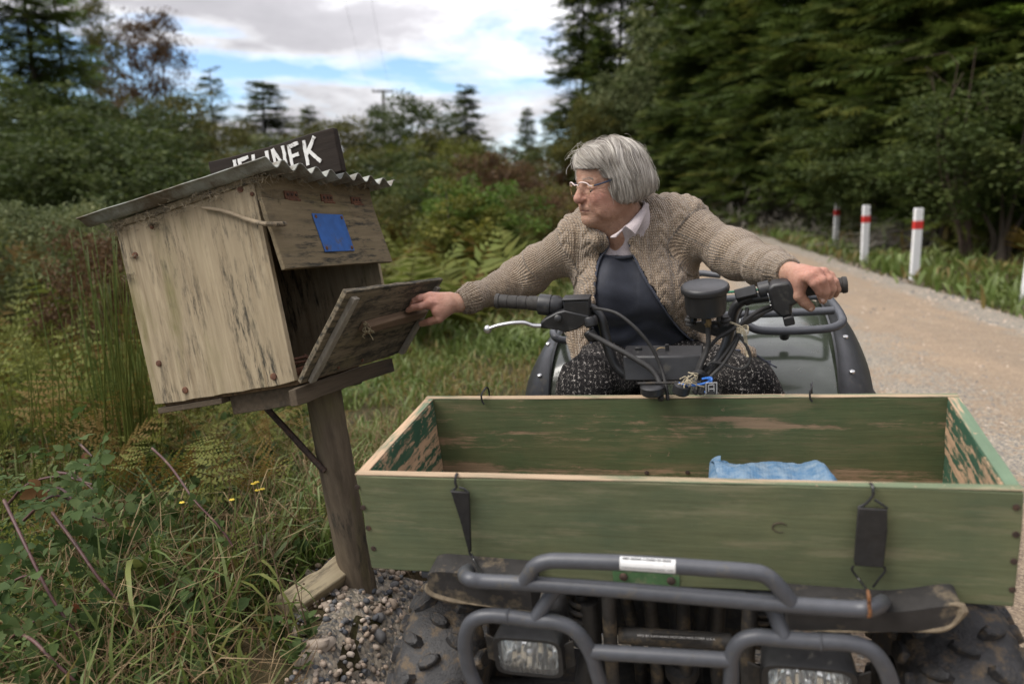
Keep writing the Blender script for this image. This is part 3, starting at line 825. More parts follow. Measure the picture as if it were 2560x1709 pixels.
def build_bike():
    A = BIKE.at
    rnd = random.Random(3)
    root = empty('quad_bike', M=BIKE.m4())
    tag(root, 'green farm quad bike with black handlebars and grey bull bar parked by the mailbox', 'quad bike')
    CX = 0.567
    # ---- rear body
    prof = [(0.80, -0.50), (0.815, -0.40), (0.835, -0.30), (0.86, -0.215), (0.90, -0.150), (0.95, -0.108), (1.02, -0.082), (1.12, -0.070), (1.25, -0.068), (1.40, -0.075), (1.50, -0.10), (1.54, -0.18)]
    prof = spline([(0, a, b) for a, b in prof], 4)[:, 1:]
    for s in (-1, 1):
        us = np.linspace(0.10, 0.400, 10)
        Gd = np.array([[(CX + s * u, y, z - 0.020 * max(0, (u - 0.30) / 0.10) ** 2 - 0.006 * math.exp(-((u - 0.14) / 0.03) ** 2)) for (y, z) in prof] for u in us])
        f = MB().sheet(Gd, 0.004 * s).obj('rear_fender', M_GREENB, root, sharp=60)
        us = np.linspace(0.396, 0.492, 9)
        Gd = []
        for u in us:
            t = (u - 0.396) / 0.096
            Gd.append([(CX + s * u, y + 0.03 * t, z - 0.012 * (1 if t > 0.08 else 0) - 0.075 * t ** 2.2 - 0.02 * t) for (y, z) in prof])
        fl = MB().sheet(np.array(Gd), 0.006 * s).obj('fender_flare', M_FLARE, f, sharp=60)
        for k in (10, 18, 26):
            c = np.array(Gd[3][k]) + (0, -0.002, 0.004)
            mb = MB(); mb.lathe([(0.007, -0.003), (0.007, 0.002), (0.003, 0.004)], c, (0, -0.3, 1), 10); mb.obj('rivet', M_ALLOY, fl)
    # centre body: tunnel, tank and front cowl under the bars
    sec = []
    for y, w, zt, zb in ((0.405, 0.12, -0.10, -0.42), (0.42, 0.16, -0.055, -0.42), (0.46, 0.165, -0.035, -0.42), (0.60, 0.15, -0.055, -0.42), (0.74, 0.11, -0.10, -0.42)):
        an = np.linspace(-0.15, PI + 0.15, 13)
        sec.append([(CX + 0.015 + w * np.sign(math.cos(a)) * abs(math.cos(a)) ** 0.6, y, zb + (zt - zb) * max(0, math.sin(a)) ** 0.5) for a in an])
    MB().sheet(np.array(sec), 0.004).obj('tank_cowl', M_GREENB, root, sharp=60)
    mb = MB()
    sec = []
    for y, w, zt in ((0.66, 0.10, -0.135), (0.74, 0.125, -0.115), (0.95, 0.14, -0.105), (1.25, 0.15, -0.10), (1.36, 0.12, -0.15)):
        an = np.linspace(0, PI, 11)
        sec.append([(CX + w * np.sign(math.cos(a)) * abs(math.cos(a)) ** 0.5, y, -0.27 + (zt + 0.27) * max(0, math.sin(a)) ** 0.4) for a in an])
    mb.sheet(np.array(sec), 0.004); mb.obj('seat', M_SEAT, root, sharp=60)
    # ---- rear rack
    rr = 0.0115
    def tube(name, pts, r, mat, parent=None, n=10, sp=6):
        P = spline(pts, sp) if sp else np.asarray(pts)
        return MB().tube(P, r, n).obj(name, mat, parent or root, sharp=60)
    rack = tube('rear_rack', [A(1862, 800, 1.02), A(1873, 815, 0.965), A(1904, 826, 0.95), A(1980, 827, 0.95), A(2062, 822, 0.95), A(2098, 812, 0.965), A(2106, 797, 0.99), A(2092, 770, 1.12), A(2069, 741, 1.36)], rr, M_BAR)
    tube('rack_rail', [A(1760, 790, 1.10), A(1968, 782, 1.10), A(2085, 776, 1.10)], rr, M_BAR, rack, sp=0)
    tube('rack_rail', [A(1810, 747, 1.36), A(1900, 741, 1.36), A(2069, 741, 1.36)], rr, M_BAR, rack, sp=0)
    tube('rack_rail', [A(1740, 684, 1.62), A(1757, 683, 1.62), A(1800, 688, 1.6)], rr, M_BAR, rack, sp=0)
    tube('rack_loop', [A(1392, 812, 1.16), A(1384, 826, 1.02), A(1386, 840, 0.96), A(1402, 849, 0.95), A(1440, 852, 0.95), A(1500, 853, 0.95)], rr, M_BAR, rack)
    tube('rack_foot', [A(1961, 826, 0.955), A(1961, 842, 0.97)], 0.013, M_BLACKP, rack, sp=0)
    tube('green_cord', [A(1800, 732, 1.37), A(1850, 728, 1.37), A(1905, 724, 1.38), A(1960, 728, 1.37)], 0.004, plain('green_cord_fibre', (0.02, 0.16, 0.09), 0.8, 0.4, 200), rack)
    # ---- handlebar
    y = 0.50
    hb = tube('handlebar', [A(1330, 757, y), A(1400, 762, y), A(1455, 764, y), A(1482, 772, y), A(1503, 797, y - .005), A(1513, 835, y - .01), A(1524, 880, y - .02), A(1540, 915, y - .025), A(1566, 938, y - .03)], 0.0112, M_BLACKM)
    tube('handlebar_arm', [A(2000, 725, y), A(1960, 731, y), A(1920, 741, y), A(1870, 748, y), A(1848, 757, y), A(1834, 778, y), A(1826, 820, y - .005), A(1812, 868, y - .015), A(1790, 905, y - .02), A(1752, 934, y - .03)], 0.0112, M_BLACKM, hb)
    # grips: ribbed rubber
    def grip(p0, p1, name, flange=True):
        p0, p1 = np.array(p0), np.array(p1); d = p1 - p0; L_ = np.linalg.norm(d)
        pr = []
        pr += [(0.010, 0), (0.0165, 0.001), (0.0178, 0.005), (0.0178, 0.010), (0.0155, 0.012)]
        k = 0.014
        while k < L_ - 0.03:
            pr += [(0.0158, k), (0.0158, k + 0.017), (0.0147, k + 0.018), (0.0147, k + 0.0205), (0.0158, k + 0.0215)]
            k += 0.0225
        pr += [(0.0165, L_ - 0.028), (0.0175, L_ - 0.004), (0.02, L_ - 0.002), (0.02, L_)]
        return MB().lathe(pr, p0, d, 18).obj(name, M_GRIP, hb, sharp=40)
    grip(A(1238, 752, y), A(1352, 759, y), 'grip')
    g0, g1 = A(2119, 711, y), A(1990, 724, y)
    grip(g0, g1, 'grip')
    global GRIP_R
    GRIP_R = (BIKE.to_world(g0), BIKE.to_world(g1))
    # left switch housing + brake
    c0, c1 = A(1346, 760, y), A(1408, 766, y)
    d = c1 - c0
    sw = MB().lathe([(0.018, 0), (0.0235, 0.002), (0.0245, 0.006), (0.0245, 0.030), (0.022, 0.031), (0.022, 0.033), (0.0245, 0.034), (0.0245, np.linalg.norm(d) - 0.012), (0.018, np.linalg.norm(d))], c0, d, 22).obj('switch_housing', M_BLACKP, hb, sharp=40)
    X = np.array((1.0, 0, 0)); Z = np.array((0, 0, 1.0))
    rc = A(1444, 768, y - 0.022)
    res = MB(); res.box(rc + (-0.029, -0.016, -0.024), rc + (0.029, 0.020, 0.019)); ro = res.obj('brake_reservoir', M_BLACKP, hb, bevel=0.003)
    res = MB(); res.box(rc + (-0.031, -0.018, 0.0195), rc + (0.031, 0.022, 0.0245)); res.obj('reservoir_cap', M_BLACKP, ro, bevel=0.0015)
    pc = [A(u, v, y - 0.04) for u, v in ((1350, 806), (1365, 795), (1392, 781), (1412, 776), (1474, 790), (1468, 806), (1444, 824), (1412, 832), (1395, 826), (1351, 821))]
    pv = MB(); n = len(pc)
    V = [p for p in pc] + [p + (0, 0.030, 0) for p in pc]
    pv.add(V, [tuple(range(n)), tuple(range(2 * n - 1, n - 1, -1))] + [(i, i + n, (i + 1) % n + n, (i + 1) % n) for i in range(n)])
    pe = pv.obj('lever_perch', M_BLACKP, hb, bevel=0.0035)
    MB().lathe([(0.0085, 0), (0.0085, 0.004), (0.006, 0.006)], A(1395, 796, y - 0.042), (0, -1, 0.3), 14).obj('pivot_bolt', M_BLACKP, pe, sharp=40)
    lv = [A(1352, 814, y - 0.045), A(1332, 813, y - 0.05), A(1310, 806, y - 0.056), A(1280, 807, y - 0.062), A(1250, 812, y - 0.066), A(1230, 818, y - 0.068), A(1219, 823, y - 0.068)]
    m = MB(); P = spline(lv, 6); m.tube(P, np.interp(np.linspace(0, 1, len(P)), [0, 0.3, 0.85, 1], [0.0075, 0.0065, 0.0055, 0.0065]), 10, flat=0.7); m.ball(A(1219, 823, y - 0.068), 0.0098, 12, 8)
    m.obj('brake_lever', M_ALLOY, hb, sharp=60)
    # mirror-less clamp and banjo below the reservoir
    m = MB(); m.lathe([(0.013, 0), (0.016, 0.004), (0.016, 0.02), (0.012, 0.024)], A(1474, 790, y - 0.03), (0.15, -0.1, -1), 14); m.lathe([(0.011, 0), (0.014, 0.003), (0.014, 0.02), (0.009, 0.026)], A(1470, 826, y - 0.03), (0.5, -0.1, -0.8), 14)
    m.obj('hose_union', M_BLACKP, hb, sharp=40)
    # ---- console over the clamps
    cc = [A(1556, 890, 0.44), A(1757, 890, 0.44), A(1752, 953, 0.42), A(1560, 953, 0.42)]
    mb = MB(); back = [p + (0, 0.06, 0.006) for p in cc]
    mb.hexa([cc[3], cc[2], back[2], back[3], cc[0], cc[1], back[1], back[0]])
    con = mb.obj('bar_cover', M_BLACKP, root, bevel=0.004)
    MB().hexa([A(1585, 889, 0.47), A(1606, 889, 0.47), A(1606, 889, 0.49), A(1585, 889, 0.49), A(1587, 868, 0.47), A(1605, 868, 0.47), A(1605, 868, 0.49), A(1587, 868, 0.49)]).obj('cover_lug', M_BLACKP, con, bevel=0.002)
    m = MB(); m.lathe([(0.016, 0), (0.016, 0.008), (0.012, 0.01)], A(1668, 890, 0.47), (0, 0, 1), 16); m.box(A(1668, 880, 0.47) - (0.004, 0.002, 0.0), A(1668, 860, 0.47) + (0.004, 0.002, 0)); m.obj('ignition_key', M_BLACKM, con, bevel=0.001)
    m = MB(); tt = np.linspace(0, 2 * PI, 17)[:-1]; m.tube([A(1655, 876, 0.47) + np.array((0.012 * math.cos(t), 0, 0.007 * math.sin(t))) for t in tt], 0.0012, 5, closed=True); m.obj('key_ring', M_BRASS, con)
    # ---- speedometer pod
    top = A(1763, 712, 0.42); bot = A(1765, 783, 0.42)
    ax = np.array((0.0, -0.06, 1.0)); ax /= np.linalg.norm(ax); h = np.linalg.norm(top - bot)
    pod = MB().lathe([(0.030, 0), (0.040, 0.002), (0.0415, 0.008), (0.0435, h - 0.016), (0.0490, h - 0.012), (0.0500, h - 0.006), (0.0490, h - 0.001), (0.046, h + 0.0015), (0.040, h - 0.001)], bot, ax, 36).obj('speedometer_pod', M_BLACKP, root, sharp=40)
    for k in range(6):
        a_ = k * PI / 3 + 0.4
        MB().lathe([(0.0045, 0.0), (0.0045, -0.010), (0.003, -0.013)], bot + np.array((0.032 * math.cos(a_), 0.032 * math.sin(a_), 0)), ax, 8).obj('pod_screw', M_BLACKM, pod, sharp=40)
    for u in (1727, 1812):
        m = MB(); m.lathe([(0.009, 0), (0.009, -0.004), (0.013, -0.006), (0.013, -0.010), (0.009, -0.012), (0.012, -0.015), (0.012, -0.019), (0.007, -0.022)], A(u, 790, 0.43), ax, 14); m.obj('rubber_mount', M_RUBBER, pod, sharp=40)
    pts = [A(u, v, 0.445) for u, v in ((1716, 806), (1822, 800), (1838, 812), (1826, 836), (1804, 846), (1778, 838), (1752, 832), (1728, 822))]
    m = MB(); n = len(pts); m.add(pts + [p + (0, 0.005, 0) for p in pts], [tuple(range(n)), tuple(range(2 * n - 1, n - 1, -1))] + [(i, i + n, (i + 1) % n + n, (i + 1) % n) for i in range(n)])
    br = m.obj('pod_bracket', M_BLACKM, pod, bevel=0.001)
    MB().lathe([(0.008, 0), (0.008, 0.004), (0.005, 0.006)], A(1789, 818, 0.443), (0, -1, 0), 12).obj('bracket_bolt', M_BLACKM, br, sharp=40)
    m = MB(); m.lathe([(0.0085, 0), (0.0085, -0.012), (0.006, -0.014), (0.0055, -0.032)], A(1769, 796, 0.415), ax, 6); m.obj('cable_nut', M_BRASS, pod, sharp=30)
    # ---- cables
    cables = [('speedometer_cable', 0.0052, [(1769, 818, .41), (1771, 850, .405), (1766, 880, .40), (1752, 915, .39), (1744, 950, .38), (1738, 985, .36)]),
              ('brake_hose', 0.0062, [(1474, 834, .46), (1500, 848, .45), (1540, 870, .43), (1585, 895, .415), (1630, 925, .40), (1650, 960, .38), (1652, 1000, .35)]),
              ('throttle_cable', 0.0038, [(1476, 770, .48), (1505, 773, .45), (1545, 785, .43), (1592, 823, .415), (1630, 870, .41), (1653, 920, .40), (1664, 960, .38), (1670, 1000, .36)]),
              ('throttle_cable', 0.0044, [(1932, 765, .49), (1905, 772, .47), (1870, 795, .45), (1840, 818, .43), (1795, 845, .42), (1760, 885, .41), (1742, 930, .40), (1735, 980, .37)]),
              ('clutch_cable', 0.0044, [(1930, 772, .485), (1890, 790, .46), (1862, 808, .45), (1838, 850, .43), (1800, 902, .41), (1762, 945, .39), (1750, 985, .36)]),
              ('wiring_loom', 0.0042, [(1868, 770, .48), (1866, 785, .47), (1855, 815, .45), (1838, 862, .42), (1808, 910, .40), (1772, 948, .38), (1755, 985, .36)]),
              ('wiring_loom', 0.0035, [(1848, 838, .42), (1865, 862, .41), (1875, 890, .405), (1870, 912, .40), (1845, 922, .40), (1808, 910, .40), (1778, 906, .395), (1768, 915, .39)]),
              ('light_cable', 0.0030, [(1855, 772, .49), (1845, 795, .48), (1842, 825, .46), (1832, 860, .43)]),
              ('brake_cable', 0.0032, [(1912, 780, .49), (1890, 798, .48), (1862, 812, .46), (1846, 840, .44)])]
    for nm, r, pts in cables:
        tube(nm, [A(*p) for p in pts], r, M_RUBBER, root, 8, 8)
    m = MB(); m.tube(spline([A(1735, 935, .375), A(1750, 931, .368), A(1765, 940, .375)], 6), 0.007, 8); m.obj('cable_tie', M_BLACKP, root)
    m = MB()
    for off in (0, 3, 6):
        m.tube(spline([A(1819, 802 + off * .3, .43), A(1838, 809 + off * .4, .42), A(1856, 818 + off * .3, .41), A(1864 - off, 832, .41), A(1868 - off, 855, .41), A(1872 - off, 885, .405), A(1866 + off, 892, .40)], 5), 0.0011, 5)
    for k in range(3):
        c = A(1856, 820 + k * 5, .41); m.tube([c + np.array((0.012 * math.cos(t), 0.012 * math.sin(t), 0.004 * math.sin(2 * t))) for t in np.linspace(0, 2 * PI, 13)[:-1]], 0.0011, 5, closed=True)
    m.obj('twine', M_TWINE, root)
    # ---- right hand controls
    hc = A(1955, 737, y - 0.004)
    ad = A(1990, 724, y) - A(1920, 741, y); ad /= np.linalg.norm(ad)
    Rr = np.stack([ad, np.cross((0, 0, 1.0), ad) / np.linalg.norm(np.cross((0, 0, 1.0), ad)), np.cross(ad, np.cross((0, 0, 1.0), ad)) / np.linalg.norm(np.cross((0, 0, 1.0), ad))], 1)
    poly = [(-0.026, -0.020), (-0.012, -0.043), (0.010, -0.043), (0.014, -0.022), (0.029, -0.020), (0.031, 0.012), (0.022, 0.031), (-0.012, 0.034), (-0.026, 0.026)]
    th = MB().prism(poly, -0.026, 0.020, Rr, hc).obj('throttle_housing', M_BLACKP, hb, bevel=0.006)
    MB().lathe([(0.024, 0), (0.027, 0.002), (0.027, 0.007), (0.021, 0.009)], A(1990, 726, y), ad, 20).obj('throttle_collar', M_BLACKP, th, sharp=40)
    MB().box(np.array((-0.010, -0.030, -0.062)), np.array((0.012, -0.008, -0.042)), Rr, hc).obj('thumb_throttle', M_BLACKP, th, bevel=0.003)
    MB().lathe([(0.0165, 0), (0.0165, 0.011)], A(1921, 740, y), ad, 18).obj('clamp_band', M_ALLOY, hb, sharp=40)
    MB().box(np.array((-0.006, -0.018, -0.026)), np.array((0.006, -0.010, -0.014)), Rr, A(1926, 740, y)).obj('clamp_tab', M_ALLOY, hb, bevel=0.001)
    MB().lathe([(0.013, 0), (0.019, 0.002), (0.019, 0.024), (0.013, 0.026)], A(1896, 728, y + .005), ad, 16).obj('choke_housing', M_BLACKP, hb, sharp=40)
    fs = A(1865, 733, y - 0.012)
    tilt = Rr @ rotm(0, -28, 0)
    fo = MB().box((-0.022, -0.019, -0.012), (0.022, 0.019, 0.010), tilt, fs).obj('fan_switch', M_BLACKP, hb, bevel=0.002)
    Mx = frame4(-tilt[:, 0], -tilt[:, 1], fs + tilt @ np.array((0.006, -0.006, 0.0104)))
    text_obj('switch_lettering', 'FAN', 0.0105, Mx, M_WPRINT, fo)
    text_obj('switch_lettering', 'OFF', 0.006, frame4(-tilt[:, 0], -tilt[:, 1], fs + tilt @ np.array((-0.002, 0.004, 0.0104))), M_WPRINT, fo)
    tube('switch_clamp', [A(1880, 741, y), A(1860, 749, y)], 0.015, M_BLACKP, hb, 14, 0)
    # clutter under the bars
    m = MB(); m.tube([A(1594, 958, .36), A(1690, 956, .36), A(1752, 955, .36)], 0.0028, 6); m.obj('steel_rod', M_CHASSIS, root)
    m = MB(); m.tube(spline([A(1697, 958, .35), A(1720, 963, .345), A(1752, 960, .35), A(1777, 952, .355), A(1776, 944, .36), A(1755, 947, .36)], 6), 0.0024, 7); m.tube(spline([A(1770, 945, .35), A(1780, 958, .35), A(1776, 972, .35), A(1762, 980, .35)], 6), 0.0024, 7); m.obj('blue_wire', M_BLUEW, root)
    m = MB()
    for k in range(14):
        q = [A(1724 + rnd.gauss(0, 7), 950 + rnd.gauss(0, 6), .345)]
        for s in range(4): q.append(q[-1] + np.array([rnd.gauss(0, .006), rnd.gauss(0, .003), rnd.gauss(-.001, .006)]))
        m.tube(spline(q, 3), 0.0011, 5)
    m.obj('twine_knot', M_TWINE, root)
    m = MB(); m.lathe([(0.022, 0), (0.026, 0.004), (0.026, 0.018), (0.020, 0.022)], A(1632, 985, .36), (0, 0, 1), 18); m.lathe([(0.014, 0), (0.018, 0.004), (0.018, 0.02), (0.01, 0.024)], A(1700, 985, .35), (0.3, 0, 1), 14); m.obj('steering_clamp', M_BLACKP, root, sharp=40)
    st = MB().hexa([A(1763, 985, .336), A(1794, 985, .336), A(1794, 985, .338), A(1763, 985, .338), A(1763, 956, .342), A(1794, 954, .342), A(1794, 954, .344), A(1763, 956, .344)]).obj('warning_label', M_PRINT, root)
    m = MB()
    for a_, b_ in (((1765, 957.5), (1792, 955.5)), ((1792, 955.5), (1792, 984)), ((1765, 957.5), (1765, 984)), ((1772, 962), (1784, 961)), ((1773, 972), (1786, 971)), ((1771, 962), (1772, 978)), ((1785, 961), (1785, 978))):
        m.tube([A(*a_, .335), A(*b_, .335)], 0.0006, 4)
    m.obj('label_print', M_WPRINT, st)
    # ---- front bull bar
    R_ = 0.0127
    yb = -0.15
    bar = tube('bull_bar', [A(1172, 1424, -0.02), A(1162, 1433, -0.10), A(1172, 1446, yb), A(1210, 1452, yb), A(1309, 1457, yb), A(1511, 1471, yb), A(1750, 1491, yb), A(1982, 1511, yb), A(2130, 1521, yb), A(2170, 1520, yb), A(2196, 1512, -0.12), A(2206, 1504, -0.04)], R_, M_BAR, root, 12)
    tube('upper_hoop', [A(1309, 1457, yb), A(1322, 1436, yb), A(1338, 1414, yb), A(1366, 1403, yb), A(1410, 1401, yb), A(1584, 1407, yb), A(1730, 1417, yb), A(1873, 1428, yb), A(1915, 1438, yb), A(1945, 1464, yb), A(1976, 1503, yb)], R_, M_BAR, bar, 12)
    l0, l1 = A(1330, 1550, yb), A(1990, 1600, yb)
    tube('lamp_guard', [A(1225, 1760, yb + .02), A(1192, 1715, yb), A(1172, 1670, yb), A(1162, 1612, yb), A(1168, 1572, yb), A(1186, 1548, yb), A(1220, 1538, yb), A(1265, 1540, yb), A(1330, 1549, yb), A(1396, 1556, yb), A(1440, 1578, yb), A(1475, 1628, yb), A(1492, 1680, yb), A(1515, 1760, yb)], R_, M_BAR, bar, 12)
    tube('lamp_guard', [A(1824, 1760, yb), A(1828, 1690, yb), A(1830, 1640, yb), A(1848, 1606, yb), A(1885, 1591, yb), A(1940, 1594, yb), A(2017, 1601, yb), A(2120, 1606, yb), A(2178, 1626, yb), A(2212, 1668, yb), A(2230, 1720, yb), A(2240, 1770, yb)], R_, M_BAR, bar, 12)
    tube('cross_tube', [A(1478, 1628, yb), A(1640, 1637, yb), A(1826, 1649, yb)], R_, M_BAR, bar, 12, 0)
    tube('strut', [A(1388, 1470, yb + .02), A(1338, 1546, yb)], R_ * 0.95, M_BAR, bar, 12, 0)
    tube('strut', [A(1928, 1512, yb + .02), A(1960, 1590, yb)], R_ * 0.95, M_BAR, bar, 12, 0)
    for q in ((1272, 1540), (2052, 1603)):
        m = MB(); c = A(*q, yb); m.lathe([(R_ + 0.0005, -0.0022), (R_ + 0.002, 0), (R_ + 0.0005, 0.0022)], c, (1, 0, 0.03), 14); m.obj('weld', M_BAR, bar)
    # sticker wrapped on the hoop
    a_, b_ = A(1552, 1405, yb), A(1690, 1414, yb)
    dd = (b_ - a_); L_ = np.linalg.norm(dd); dd /= L_
    up = np.cross(dd, (0, -1.0, 0)); up = up if up[2] > 0 else -up
    Gd = [[a_ + dd * L_ * s + (np.array((0, -1.0, 0)) * math.cos(t) + up * math.sin(t)) * (R_ + 0.0006) for s in np.linspace(0, 1, 8)] for t in np.linspace(-0.35, 1.35, 9)]
    sk = MB().sheet(np.array(Gd), 0.0003).obj('bar_sticker', M_STICKER, bar)
    m = MB()
    for t0, t1, s0, s1 in ((0.02, 0.08, 0.03, 0.82), (0.02, 0.08, 0.86, 0.97)):
        m.sheet(np.array([[a_ + dd * L_ * s + (np.array((0, -1.0, 0)) * math.cos(t) + up * math.sin(t)) * (R_ + 0.0012) for s in np.linspace(s0, s1, 5)] for t in np.linspace(t0, t1, 3)]), 0.0002)
    x = 0.05
    while x < 0.93:
        w = rnd.uniform(0.012, 0.03)
        m.sheet(np.array([[a_ + dd * L_ * s + (np.array((0, -1.0, 0)) * math.cos(t) + up * math.sin(t)) * (R_ + 0.0012) for s in (x, x + w)] for t in (0.95, 1.2)]), 0.0002)
        x += w + rnd.choice((0.006, 0.006, 0.02))
    m.obj('sticker_print', M_PRINT, sk, smooth=False)
    # ---- headlamps
    glass = G('lamp_glass', rough=0.06, base=(0.92, 0.93, 0.92))
    glass.set('trans', 0.92); glass.set('IOR', 1.25)
    wv = glass.wave(glass.co((1, 1, 1)), 34, 0.6, 1, 'BANDS', 'X')
    glass.bump(wv, 0.8, 0.002)
    refl = G('lamp_reflector', rough=0.10, metal=1.0, base=(0.93, 0.92, 0.88))
    refl.bump(refl.wave(refl.co(), 22, 1.5, 2, 'BANDS', 'X'), 0.25, 0.004)
    def lamp(c, wx, hz):
        def ring(w, h, yy, n=28, e=0.34):
            an = np.linspace(0, 2 * PI, n, endpoint=False)
            return np.array([c + (np.sign(math.cos(a)) * abs(math.cos(a)) ** e * w, yy, np.sign(math.sin(a)) * abs(math.sin(a)) ** e * h) for a in an])
        def loft(rings, cap=None):
            V = np.vstack(rings); n = len(rings[0])
            F = [(i * n + a, i * n + (a + 1) % n, (i + 1) * n + (a + 1) % n, (i + 1) * n + a) for i in range(len(rings) - 1) for a in range(n)]
            if cap: F.append(tuple((len(rings) - 1) * n + a for a in range(n)))
            if cap == 'both': F.append(tuple(range(n - 1, -1, -1)))
            return V, F
        hs = MB(); hs.add(*loft([ring(wx * 0.93, hz * 0.93, -0.004), ring(wx * 0.96, hz * 0.96, -0.016), ring(wx * 1.10, hz * 1.10, -0.016), ring(wx * 1.13, hz * 1.15, -0.006), ring(wx * 1.08, hz * 1.1, 0.05), ring(wx * 0.7, hz * 0.7, 0.085)], cap='yes'))
        ho = hs.obj('headlamp', M_BLACKP, root, sharp=40)
        MB().add(*loft([ring(wx * 0.92, hz * 0.92, -0.003), ring(wx * 0.90, hz * 0.88, 0.012, e=0.5), ring(wx * 0.70, hz * 0.66, 0.034, e=0.8), ring(wx * 0.35, hz * 0.32, 0.048, e=1), ring(wx * 0.16, hz * 0.18, 0.05, e=1)], cap='yes')).obj('reflector', refl.m, ho, sharp=80)
        MB().ball(c + (0, 0.012, 0), (0.014, 0.02, 0.012), 12, 8).obj('bulb', M_ALLOY, ho)
        n = 20
        Gd = np.array([[c + (wx * 0.93 * sx, -0.013 - 0.010 * (1 - sx * sx) * (1 - sz * sz), hz * 0.93 * sz) for sx in np.linspace(-1, 1, n)] for sz in np.linspace(-1, 1, 9)])
        MB().sheet(Gd, 0.002).obj('lens', glass.m, ho, sharp=80)
        for s in (-1, 1):
            m = MB(); m.hexa([c + (s * wx * 1.1, 0.0, -0.03), c + (s * wx * 1.42, 0.0, -0.022), c + (s * wx * 1.42, 0.004, -0.022), c + (s * wx * 1.1, 0.004, -0.03), c + (s * wx * 1.1, 0.0, 0.02), c + (s * wx * 1.42, 0.0, 0.03), c + (s * wx * 1.42, 0.004, 0.03), c + (s * wx * 1.1, 0.004, 0.02)])
            m.obj('lamp_bracket', M_CHASSIS, ho, bevel=0.001)
    lamp(A(1325, 1628, -0.10), 0.0565, 0.0355)
    lamp(A(2020, 1704, -0.10), 0.066, 0.0375)
    # ---- front mudguards
    for s, pts in ((-1, ((1330, 1440), (1180, 1428), (1082, 1422), (1070, 1455), (1082, 1478), (1140, 1496), (1230, 1510), (1340, 1522))), (1, ((1960, 1500), (2110, 1512), (2240, 1520), (2392, 1505), (2388, 1545), (2340, 1568), (2200, 1572), (2060, 1570), (1965, 1566)))):
        P0 = spline([A(u, v, -0.045) for u, v in pts], 5)
        n = len(P0); c = P0.mean(0)
        V = list(P0) + [p + (0, 0.34, 0.02) for p in P0] + [c + (p - c) * 0.97 + (0, -0.008, 0) for p in P0]
        F = [tuple(range(2 * n + n - 1, 2 * n - 1, -1))] + [(i, (i + 1) % n, (i + 1) % n + n, i + n) for i in range(n)] + [(2 * n + i, 2 * n + (i + 1) % n, (i + 1) % n, i) for i in range(n)] + [tuple(range(n, 2 * n))]
        mg = MB().add(V, F).obj('front_mudguard', M_MUDG, root, sharp=45)
        k = int(n * 0.42); lip = P0[k:] if s < 0 else P0[int(n * 0.36):]
        MB().tube(lip + (0, -0.006, 0.001), np.abs(0.0045 + 0.006 * fbm(lip, 22, 3)) * np.interp(np.linspace(0, 1, len(lip)), [0, 0.12, 0.4, 1], [0.3, 1.2, 0.8, 0.25] if s > 0 else [0.3, 1.0, 0.8, 0.3]) + 0.0008, 6).obj('mudguard_lip', plain('dried_mud', (0.19, 0.15, 0.10), 0.95, 0.35, 60), mg)
    # ---- wheels
    def wheel(cx, cy, cz, w, r):
        wm = []
        prof = [(-0.42, 0.50), (-0.48, 0.62), (-0.50, 0.78), (-0.46, 0.90), (-0.36, 0.965), (-0.18, 0.99), (0, 1.0), (0.18, 0.99), (0.36, 0.965), (0.46, 0.90), (0.50, 0.78), (0.48, 0.62), (0.42, 0.50)]
        n = 48
        V, F = [], []
        for k, (a, q) in enumerate(prof):
            an = np.arange(n) * 2 * PI / n
            V.append(np.stack([np.full(n, cx + a * w), cy + q * r * np.cos(an), cz + q * r * np.sin(an)], 1))
        for k in range(len(prof) - 1):
            F += [(k * n + a, k * n + (a + 1) % n, (k + 1) * n + (a + 1) % n, (k + 1) * n + a) for a in range(n)]
        ty = MB().add(np.vstack(V), F)
        V0 = np.vstack(V)
        wh = MB().lathe([(r * 0.52, -w * 0.30), (r * 0.52, w * 0.30)], (cx, cy, cz), (1, 0, 0), 24).obj('wheel', M_CHASSIS, root, sharp=40)
        to = ty.obj('tyre', M_TYRE, wh, sharp=70)
        # one chunky knob mesh, repeated round the tread
        def knob(sx, sy, h):
            b = MB()
            pol = [(-0.5, -0.22), (-0.22, -0.5), (0.25, -0.45), (0.5, -0.12), (0.46, 0.3), (0.15, 0.5), (-0.3, 0.42), (-0.5, 0.15)]
            V = [(p[0] * sx * 1.12, p[1] * sy * 1.12, -0.006) for p in pol] + [(p[0] * sx, p[1] * sy, h * 0.8) for p in pol] + [(p[0] * sx * 0.8, p[1] * sy * 0.8, h) for p in pol]
            m_ = len(pol)
            F = [(i, (i + 1) % m_, (i + 1) % m_ + m_, i + m_) for i in range(m_)] + [(i + m_, (i + 1) % m_ + m_, (i + 1) % m_ + 2 * m_, i + 2 * m_) for i in range(m_)] + [tuple(range(2 * m_, 3 * m_))]
            b.add(V, F)
            return b
        first = None
        rows = ((-0.47, 0.86, 24, 0.030, 0.046, 1.15), (-0.27, 0.975, 20, 0.048, 0.024, 0.45), (-0.02, 1.0, 20, 0.044, 0.022, 0.0), (0.24, 0.98, 20, 0.048, 0.024, -0.45), (0.47, 0.86, 24, 0.030, 0.046, -1.15))
